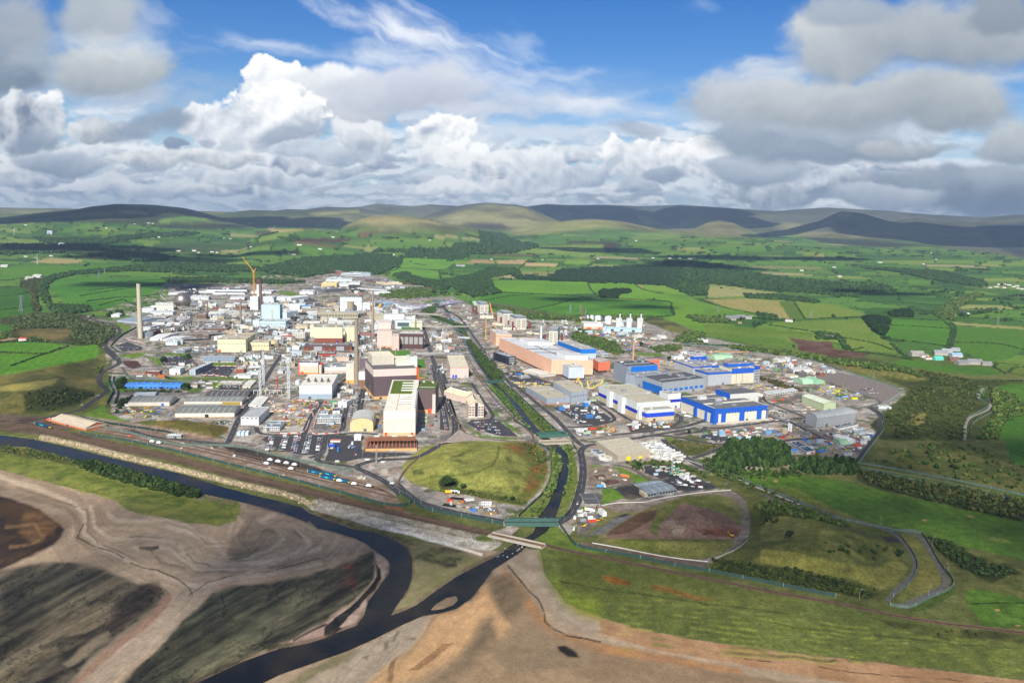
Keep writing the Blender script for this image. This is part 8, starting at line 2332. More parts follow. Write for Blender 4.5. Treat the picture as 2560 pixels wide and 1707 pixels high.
sc2(2,[(1600,1150),(1720,1150),(1780,1500),(1720,1500)],8,PL,6,12,-9,18)
sc2(2,[(1000,980),(1250,990),(1250,1050),(820,1050),(830,980)],8,PL,8,16,-9,18)
sc2(2,[(1760,460),(2050,480),(2060,560),(1980,620),(1700,600),(1640,560)],28,YK,10,22,-15,22)
sc2(2,[(1720,620),(2000,640),(2180,740),(2150,800),(1980,760)],18,YK,10,22,-15,20)
sc2(6,[(0,60),(440,80),(440,180),(350,330),(160,330),(240,130)],10,PL,8,18,-9,20)
sc2(6,[(60,420),(420,420),(400,560),(100,570)],12,[('frame',6),('rack',5),('pile',3)],14,26,-9,17)
sc2(6,[(140,600),(640,600),(560,900),(280,900),(200,790)],42,[('pile',8),('machine',3),('container',1),('skip',1)],6,12,-9,9)
sc2(6,[(700,600),(860,600),(850,690),(700,700)],8,YK,6,12,-9,10)
sc2(6,[(760,1050),(1100,1040),(1090,1120),(760,1130)],10,YK,6,10,-9,12,only=['2c50b0','3f7fd0','e2e4e4','2c50b0'])
sc2(6,[(1690,730),(1860,730),(1860,930),(1690,930)],8,YK,8,14,-9,16)
sc2(6,[(1600,1000),(1700,1010),(1720,1110),(1690,1110)],3,YK,6,12,-9,16)
sc2(6,[(860,420),(1180,480),(1190,620),(1150,700),(850,560)],8,PL,8,14,-9,22)
sc2(6,[(1240,600),(1330,600),(1330,900),(1270,900)],5,YK,6,10,-9,16)
sc2(5,[(1250,380),(1480,400),(1470,470),(1200,460)],8,YK,6,12,-9,14)
sc2(5,[(1000,210),(1280,220),(1260,340),(900,330)],10,YK,6,14,-9,16)
sc2(5,[(430,670),(900,665),(800,780),(500,780)],18,[('skip',5),('machine',2),('container',2),('pile',3)],6,12,-9,11)
sc2(5,[(570,300),(860,330),(870,360),(600,350)],9,YK,6,12,-9,12,only=['e8c22c','e07a2c','e2e4e4'])
sc2(5,[(1130,30),(1430,20),(1440,90),(1120,90)],14,YK,6,14,-9,14,only=['3f7fd0','e2e4e4','c9ccce','7fb0d8'])
sc2(5,[(1620,100),(2100,110),(1960,330),(1650,250)],12,PL,8,16,-9,20)
sc2(3,[(0,480),(100,400),(500,560),(130,520)],8,YK,10,20,-17,18)
sc2(3,[(500,440),(1050,450),(1080,510),(950,560),(830,600),(820,500)],20,PL,10,22,-17,24)
sc2(3,[(960,540),(1700,560),(1900,620),(1820,680),(1500,680),(1200,600)],60,YK,8,20,-17,17)
sc2(3,[(1480,670),(1820,650),(1800,700),(1560,740)],16,[('pile',6),('machine',2),('container',3)],10,20,-17,14,only=['d6452e','3f7fd0','7fb0d8','d6452e'])
sc2(3,[(1020,400),(1400,400),(1700,450),(1720,500),(1300,490)],14,PL,8,18,-17,18)
sc2(3,[(1420,790),(1700,850),(2040,820),(2100,780),(2040,740),(2200,780),(2352,830),(2000,900),(1880,890)],26,YK,8,18,-17,16)
sc2(3,[(200,890),(440,900),(700,1030),(480,1060),(240,960)],14,[('pile',6),('machine',2),('container',1)],6,12,-17,12)
sc2(3,[(360,1070),(760,1080),(700,1110),(420,1130)],16,[('pile',6),('skip',1)],6,12,-17,9,only=['e8c22c','d8d4c8','b7a88c'])
sc2(3,[(1100,1050),(1330,1070),(1300,1150),(1120,1150)],10,[('pile',5),('machine',3)],6,12,-17,12)
sc2(3,[(930,1060),(1080,1070),(1080,1130),(960,1100)],8,[('pile',5),('machine',3)],6,12,-17,10)
sc2(3,[(780,1310),(1150,1290),(1330,1400),(1310,1490),(1000,1520)],26,YK,5,11,-17,11,only=['e2e4e4','e2e4e4','3f7fd0','b9c8d2'])
sc2(3,[(1160,1170),(1260,1180),(1240,1260),(1170,1280)],6,YK,6,12,-17,12)
sc2(3,[(1540,1480),(2060,1500),(2000,1554),(1560,1554)],14,YK,6,12,-17,13)
sc2(4,[(580,290),(1000,310),(1500,380),(1640,470),(1400,560),(1100,480),(860,420),(620,340)],80,YK,8,22,-17,15)
sc2(4,[(830,430),(1100,520),(1280,620),(1100,560)],8,YK,8,14,-17,16)
sc2(4,[(560,600),(860,590),(1150,640),(900,660),(640,640)],26,YK,8,16,-17,13)
sc2(4,[(1500,570),(1900,680),(1860,760),(1650,760),(1430,690)],30,[('skip',5),('machine',3),('pile',3),('container',2)],6,14,-17,12,only=['d8e82c','e8c22c','e2e4e4','7fb0d8','d8e82c'])
sc2(4,[(900,730),(1200,720),(1200,780),(900,780)],4,YK,8,14,-17,16,only=['d6452e'])
sc2(4,[(1080,790),(1500,830),(1300,900),(1150,850)],14,[('pile',5),('machine',2)],8,14,-17,14)
sc2(4,[(200,1100),(620,1060),(840,1050),(860,1180),(600,1180),(420,1150)],40,YK,6,14,-17,11)
sc2(4,[(860,1060),(1060,1050),(1200,1160),(960,1190)],14,YK,8,16,-17,13)
sc2(4,[(1200,1000),(1330,1060),(1600,1200),(1850,1240),(1820,1340),(1500,1330),(1300,1240),(1250,1130)],44,YK,6,16,-17,12)
sc2(4,[(1500,1100),(2000,1060),(2060,1120),(1900,1300),(1800,1200)],34,YK,6,14,-17,11)
sc2(4,[(930,880),(1160,930),(1100,960),(950,940)],10,[('rack',3),('pile',4)],8,14,-17,12)
sc2(7,[(1400,500),(1600,500),(1840,580),(1640,610),(1420,570)],12,YK,5,11,-17,11)
sc2(7,[(1600,500),(1760,470),(1850,500),(1820,570)],10,[('machine',4),('skip',3),('pile',3)],5,9,-17,9,only=['e8c22c','d8e82c','e07a2c'])
sc2(7,[(1960,470),(2340,440),(2340,500),(2000,530)],10,YK,5,11,-17,12)
sc2(7,[(2080,660),(2250,650),(2600,800),(2500,880),(2220,820)],60,[('container',5),('cabin',5)],5,11,-17,6.2,3,only=['e2e4e4','e2e4e4','e2e4e4','d8d4c8'])
sc2('C',[(800,400),(1020,400),(1150,490),(1000,480),(860,450)],22,[('pile',8)],6,12,-17,7,3,only=['4a9a6a','4a9a6a','e2e4e4','9a9ea0'])
sc2('C',[(1000,460),(1100,450),(1180,500),(1060,520)],10,[('pile',5),('container',2)],5,9,-17,6,3,only=['e2e4e4','c9ccce'])
sc2('C',[(130,780),(340,740),(410,800),(330,900),(170,960)],14,YK,5,10,-17,9,5)
sc2('C',[(790,420),(850,420),(930,500),(800,480)],5,[('skip',3),('container',3)],5,8,-17,9)
sc2('C',[(260,450),(420,400),(620,540),(300,570)],7,[('pile',5)],5,9,-17,16)
sc2('B',[(1180,150),(1340,130),(1480,170),(1620,200),(1600,250),(1300,220)],12,YK,4,9,-9,8,5)
sc2('P',[(200,1095),(420,1085),(700,1160),(900,1215),(700,1190),(400,1110)],8,[('pile',3)],3,6,-15,18,2)
o=small('container',*P(*zc('C',568,492))[:2],0.0,-.6,10,'e07a2c','b7a88c')
tag(o,'long orange container on the bright grass strip','container')
# farms and houses in the country
def hs(z,x,y,w=14,col='e9e7e0',roofc='6d6a68',lab='white farmhouse',cat='house',ang=0.2,d=None,grp='country houses'):
 p=G(*zc(z,x,y))
 d=d or w*.55
 h=3.2+w*.12
 e=empty('farmhouse' if 'farm' in lab else 'barn',tuple(p),'',cat)
 e.rotation_euler=(0,0,ang)
 MB().box(-w/2,w/2,-d/2,d/2,-1.5,h,mat(col,'wall')).build('wall',e)
 m=MB()
 m.prism([(-d/2-.3,h-.1),(0,h+d*.32),(d/2+.3,h-.1)],-w/2-.2,w/2+.2,mat(roofc,'roof'),'x',mat(col,'wall'))
 rf_=m.build('roof',e)
 if cat=='house':
  MB().box(-w*.35,-w*.28,-.4,.4,h,h+d*.32+1.4,mat('8a6a5a','wall')).build('chimney',rf_)
  MB().box(-.6,.6,-d/2-.1,-d/2,0,2.1,mat('4a4038')).build('door',e)
 CLUT.append((lab,cat,zc(z,x,y),e,grp))
rh=random.Random(8)
for z_,x_,y_,w_ in[('E',168,218,26),('E',695,238,20),('E',965,278,26),('E',735,298,18),('E',855,390,30),('E',1170,388,30),('E',1270,386,30),('E',1300,398,22),('E',1385,393,24),('E',1420,398,20),('E',1625,395,22),('E',1640,360,18),('E',335,420,20),('E',170,424,20),('E',1920,412,28),('E',1890,406,22),('E',1955,350,34),('E',2175,298,22),('E',2090,375,26),('E',1955,508,18),('E',2240,440,22),('E',2320,436,24),('E',970,206,26),('E',1000,207,24),('E',880,212,20),('E',1040,296,24),('E',1460,304,22),('E',1505,306,20),('F',85,298,26),('F',718,318,18),('F',230,436,26),('F',440,440,24),('F',480,412,24),('F',1640,374,32),('F',1905,388,24),('F',2038,382,18),('F',1815,436,20),('F',2175,432,20),('F',2285,434,22),('F',2065,320,22),('F',1455,443,14),('F',1120,441,14),('G',100,420,24),('G',165,424,34),('G',190,420,26),('G',870,498,26),('G',1075,478,26),('G',1110,532,24),('G',1365,447,30),('G',1720,428,14),('G',1690,385,14),('G',1640,458,18),('G',1210,400,18),('G',1890,765,18),('G',1915,770,16),('G',1020,918,16),('G',1060,922,18),('G',790,818,24),('G',2120,575,24),('G',2150,572,22),('G',2180,578,24),('G',2100,600,24),('G',2150,605,20),('G',2240,610,24),('G',2260,614,24),('G',2020,592,20),('G',2060,605,20),('G',2210,590,20),('G',2235,575,20)]:
 hs(z_,x_,y_+1,w_,rh.choice(['eeece6','e6e4de','dedcd4','f0efea']),rh.choice(['6d6a68','5a5a5e','7a706a']),'white farmhouse','house',rh.uniform(-.4,.4))
for z_,x_,y_,w_,c_,r_,l_ in(('G',1745,1030,34,'b0aaa2','8f979c','grey barn of the right-hand farm'),('G',1785,1015,26,'b8b2aa','a3a9ac','pale barn of the right-hand farm'),('G',1845,1042,28,'bfc6cc','8fb0cc','blue-roofed barn of the farm'),('G',1730,1062,24,'6fc9b8','62d0bc','turquoise barn of the farm'),('G',1830,1068,26,'8a6a5a','7a6255','brown barn of the farm'),('G',1880,1090,30,'9a9690','7f8488','grey byre of the farm'),('G',1645,1045,20,'e2e0da','8a8784','pale outhouse of the farm'),('G',1670,1058,16,'e6e2da','a55a48','red-roofed cottage of the farm'),('G',1595,1035,34,'a9a59c','9c9a94','long low byre left of the farm'),('G',1960,1088,34,'a9a59e','8b8f92','long shed at the right of the farm'),('G',2035,1095,24,'9a968e','85898c','low end shed right of the farm'),('G',1840,1005,22,'a9adb0','9aa4aa','upper shed of the farm'),('G',425,810,44,'9a958e','7c7f84','long grey barn by the hillside farm'),('G',480,800,36,'a39e96','85888c','second grey barn by the hillside farm'),('G',530,802,26,'a9a49c','8b8d90','small barn by the hillside farm'),('G',555,794,14,'ececea','8b8d90','white end barn by the hillside farm'),('G',478,832,12,'b5936a','9c8468','tan house below the hillside farm'),('G',225,815,16,'9a9488','85807a','grey barn left in the trees'),('E',200,572,40,'b7b7b3','a9aaa6','long grey farm shed by the curving belt of trees'),('E',250,560,44,'c9c9c4','b9bab6','pale farm shed by the curving belt of trees'),('E',30,490,34,'c9cac6','bfc0bc','pale farm shed at the far left edge'),('F',905,485,30,'a5a8ac','8b9096','grey barn among the middle fields'),('F',935,487,26,'b5b7ba','9aa0a6','second barn among the middle fields'),('F',768,435,20,'b59a7c','9a8468','sandstone church below the woods'),('H',200,722,18,'e6e0d8','c9564a','white cottage at the left field corner'),('E',405,346,44,'c6c9cc','b5b9bd','long shed on the dark left hillside'),('E',500,342,30,'c6c9cc','b5b9bd','short shed on the dark left hillside')):
 hs(z_,x_,y_,w_,c_,r_,l_,'barn' if 'cottage' not in l_ and 'church' not in l_ and 'house below' not in l_ else 'house',rh.uniform(-.3,.3),grp='farm buildings')
p=G(*zc('E',330,276))
e=empty('store_tower',tuple(p),'large pale square store standing alone on the left hillside','building')
MB().box(-22,22,-12,12,-3,30,mat('b9c0cc','wall'),mat('b3b9c4','roof')).build('wall',e)
MB().box(-12,0,-12.4,-12,-3,12,mat('6a7280','wall')).build('door',e)
# lamp posts
lm=MB()
lm.tube(0,0,0,9.5,.16,.09,mat('a3a8a8'),6)
lm.bar((0,0,9.4),(1.6,0,9.8),.12,mat('a3a8a8'))
lp_pole=lm.mesh('pole')
lh=MB()
lh.box(1.3,2.3,-.2,.2,9.7,9.9,mat('c9cccc'))
lp_head=lh.mesh('lamp_head')
LAMPS=[]
for z_,pts_,st in((7,[(1540,680),(1440,610),(1200,360),(900,120)],38),(7,[(1300,1440),(1440,1130),(1455,960)],42),(6,[(2130,900),(2000,1040),(1800,1180),(1300,1240),(1080,1300)],45),('B',[(930,120),(1080,210),(1300,260),(1640,325)],34),(5,[(520,910),(820,960),(1430,1020),(1930,1190),(2320,1290)],42),(5,[(560,885),(880,915)],40),(5,[(1300,1120),(1900,1260),(2340,1360)],55),(4,[(300,1060),(780,1020),(1200,960)],40),(4,[(1180,980),(1480,1140)],36),('D',[(50,350),(490,505),(1010,600),(1220,900),(960,1050),(700,1040),(280,940)],70),(6,[(1120,1190),(1640,1180)],22),(2,[(1830,1500),(1640,1000),(1530,760)],60),(1,[(400,1000),(300,860),(430,760)],60),(5,[(20,650),(210,560)],50),(3,[(1250,1340),(1500,1450),(1900,1540)],30)):
 q=path_xy(z_,pts_,2.0)
 L=np.concatenate([[0],np.cumsum(np.hypot(*np.diff(q,axis=0).T))])
 for s in np.arange(0,L[-1],st):
  i=int(np.searchsorted(L,s))
  LAMPS.append(q[min(i,len(q)-1)])
for x_,y_ in LAMPS[:260]:
 z0=float(gh(x_,y_,False)[0])
 e=empty('street_lamp',(x_,y_,z0),'','street lamp')
 e.rotation_euler=(0,0,rh.choice((0,math.pi)))
 link('pole',lp_pole,e)
 link('lamp_head',lp_head,e)
 CLUT.append(('thin grey street lamp','street lamp',proj(x_,y_,z0),e,'street lamps along the works roads'))
 # labels that tell the small things apart
LM=[(np.array(b_[7]),b_[6])for b_ in BL if b_[6]]
LM+=[(np.array(zc(*t[:3])),t[3])for t in(('E',244,474,'the white wind turbine'),(1,1080,545,'the silver sphere'),('G',1790,1040,'the right-hand farm'),('G',1350,850,'the round dark wood'),('G',2160,590,'the far right village edge'),('F',1400,455,'the tan stubble fields'),('E',2100,318,'the dark ploughed field'),('E',330,250,'the pale hillside store'),('E',1300,390,'the long dark valley'),('F',960,600,'the dark middle wood'),('G',700,720,'the tan striped field'),(4,740,1300,'the pine wood'),('C',1300,880,'the landfill pit'),('D',600,750,'the grassy tip'),(7,500,900,'the big grassy mound'),('B',1840,320,'the green-sided road bridge'),(5,1100,880,'the brown mound'),(7,2330,740,'the white container park'),(3,1650,660,'the red scrap yard'),(4,1900,600,'the gravel square'),('G',1040,980,'the brown ploughed field'),(6,400,1050,'the seaward car park'),(6,350,780,'the striped-barrier site'),('D',1240,930,'the tip corner'),(7,1450,1100,'the main river road'))]
grp={}
for base_,cat_,pp,o,g_ in CLUT:
 pp=np.array([float(np.ravel(pp[0])[0]),float(np.ravel(pp[1])[0])])
 best=min(LM,key=lambda t:math.hypot(t[0][0]-pp[0],(t[0][1]-pp[1])*1.8))
 d=pp-best[0]
 rel=('right of' if d[0]>0 else 'left of')if abs(d[0])>1.6*abs(d[1])else('in front of' if d[1]>0 else 'behind')
 grp.setdefault((base_,cat_,rel,best[1]),[]).append((pp[0],o,g_))
for(base_,cat_,rel,lmk),L_ in grp.items():
 L_.sort(key=lambda t:t[0])
 for i,(x_,o,g_)in enumerate(L_):
  lab=base_ if len(L_)==1 else '%s %s from the left'%(ORD[min(i,23)],base_)
  if ' of the ' in base_ or ' by the ' in base_ or ' among ' in base_ or ' below ' in base_:
   tag(o,base_ if len(L_)==1 else '%s, %s'%(ORD[min(i,23)],base_),cat_,g_)
  else:
   tag(o,'%s %s %s'%(lab,rel,lmk),cat_,g_)
   # trees, woods, hedges
def ico(sub):
 bm=bmesh.new()
 bmesh.ops.create_icosphere(bm,subdivisions=sub,radius=1.0)
 V=np.array([v.co[:]for v in bm.verts])
 F_=np.array([[v.index for v in f.verts]for f in bm.faces])
 bm.free()
 return V,F_
import bmesh
I1,I2=ico(1),ico(2)
def crown(tmpl,seed,cone=0.0,lumps=1):
 r=np.random.default_rng(seed)
 V0,F0=tmpl
 Vs,Fs=[],[]
 for k in range(lumps):
  V=V0.copy()
  n=vnoise(V[:,0]*2.1+seed,V[:,1]*2.1+V[:,2]*3.3+k*7,seed)
  V*=(0.68+0.6*n)[:,None]
  V+=r.normal(0,.05,V.shape)
  if cone:
   V[:,:2]*=(1-cone*(V[:,2]*.5+.5))[:,None]
  if lumps>1:
   V=V*r.uniform(.5,.72)+np.array([r.uniform(-.45,.45),r.uniform(-.45,.45),r.uniform(-.3,.45)])
  Vs.append(V)
  Fs.append(F0+len(V0)*k)
 return np.concatenate(Vs),np.concatenate(Fs)
FC=[crown(I1,s)for s in range(5)]
MC=[crown(I1,s+20,0,3)for s in range(5)]
NEARC=[crown(I2,s+40,0,5)for s in range(4)]
PINEC=[crown(I2,s+60,.42,5)for s in range(6)]
def mass(name,label,X,Y,size,tmpls,cols,hz=1.0,var=.35,cat=None,zoff=0.35):
 n=len(X)
 if n==0:
  return
 Z=gh(X,Y,True)
 r=np.random.default_rng(n+5)
 s=size*(1-var+2*var*r.random(n))
 ang=r.random(n)*6.283
 ci=r.integers(0,len(tmpls),n)
 cc=np.array([lin(c)for c in cols])[r.integers(0,len(cols),n)]*(0.75+0.5*r.random(n))[:,None]
 VV,FF,CC=[],[],[]
 off=0
 for k in range(len(tmpls)):
  sel=np.where(ci==k)[0]
  if not len(sel):
   continue
  V0,F0=tmpls[k]
  c,sn=np.cos(ang[sel])[:,None],np.sin(ang[sel])[:,None]
  vx=V0[None,:,0]*c-V0[None,:,1]*sn
  vy=V0[None,:,0]*sn+V0[None,:,1]*c
  ss=s[sel][:,None]/2
  P3=np.stack([vx*ss+X[sel][:,None],vy*ss+Y[sel][:,None],(V0[None,:,2]+zoff*2)*ss*hz+Z[sel][:,None]],-1)
  VV.append(P3.reshape(-1,3))
  nb=len(V0)
  FF.append((F0[None]+(np.arange(len(sel))*nb)[:,None,None]).reshape(-1,3)+off)
  jit=0.8+0.4*np.random.default_rng(k).random((len(sel),nb))
  CC.append((cc[sel][:,None,:]*jit[...,None]).reshape(-1,3))
  off+=nb*len(sel)
 o=link(name,np_mesh(name,np.concatenate(VV),np.concatenate(FF),[M_VEG],None,np.concatenate(CC)*.9))
 return tag(o,label,cat,None,'stuff')
CELLA=np.abs(np.gradient(GX,axis=1))*np.abs(np.gradient(GY,axis=0))
MASKWOOD=np.zeros((NR,NC),bool)
def pts_in(z,poly,sp,cap=5000,wob=3.0,seed=1):
 pts=zl(z,poly)
 q=np.array(pts)
 m=(PX>q[:,0].min()-4)&(PX<q[:,0].max()+4)&(PY>q[:,1].min()-4)&(PY<q[:,1].max()+4)
 ii,jj=np.where(m)
 if not len(ii):
  return np.zeros(0),np.zeros(0)
 gx,gy=GX[ii,jj],GY[ii,jj]
 xs=PX[ii,jj]+(fbm(gx/30,gy/30,601,3)-.5)*wob*2
 ys=PY[ii,jj]+(fbm(gx/30,gy/30,605,3)-.5)*wob*1.4
 ok=sdf(pts,xs,ys)>0
 ii,jj=ii[ok],jj[ok]
 if not len(ii):
  return np.zeros(0),np.zeros(0)
 MASKWOOD[ii,jj]=True
 a=CELLA[ii,jj]
 n=int(min(cap,a.sum()/sp**2))+1
 r=np.random.default_rng(seed+n)
 k=r.choice(len(ii),n,p=a/a.sum())
 sx=np.gradient(GX,axis=1)[ii[k],jj[k]]
 sy=np.gradient(GY,axis=0)[ii[k],jj[k]]
 return GX[ii[k],jj[k]]+(r.random(n)-.5)*sx,GY[ii[k],jj[k]]+(r.random(n)-.5)*sy
DG=['2c4423','365028','263c20','3e582c','334824']
MG=['3d5526','48602c','334a22','566830','435424','626c36']
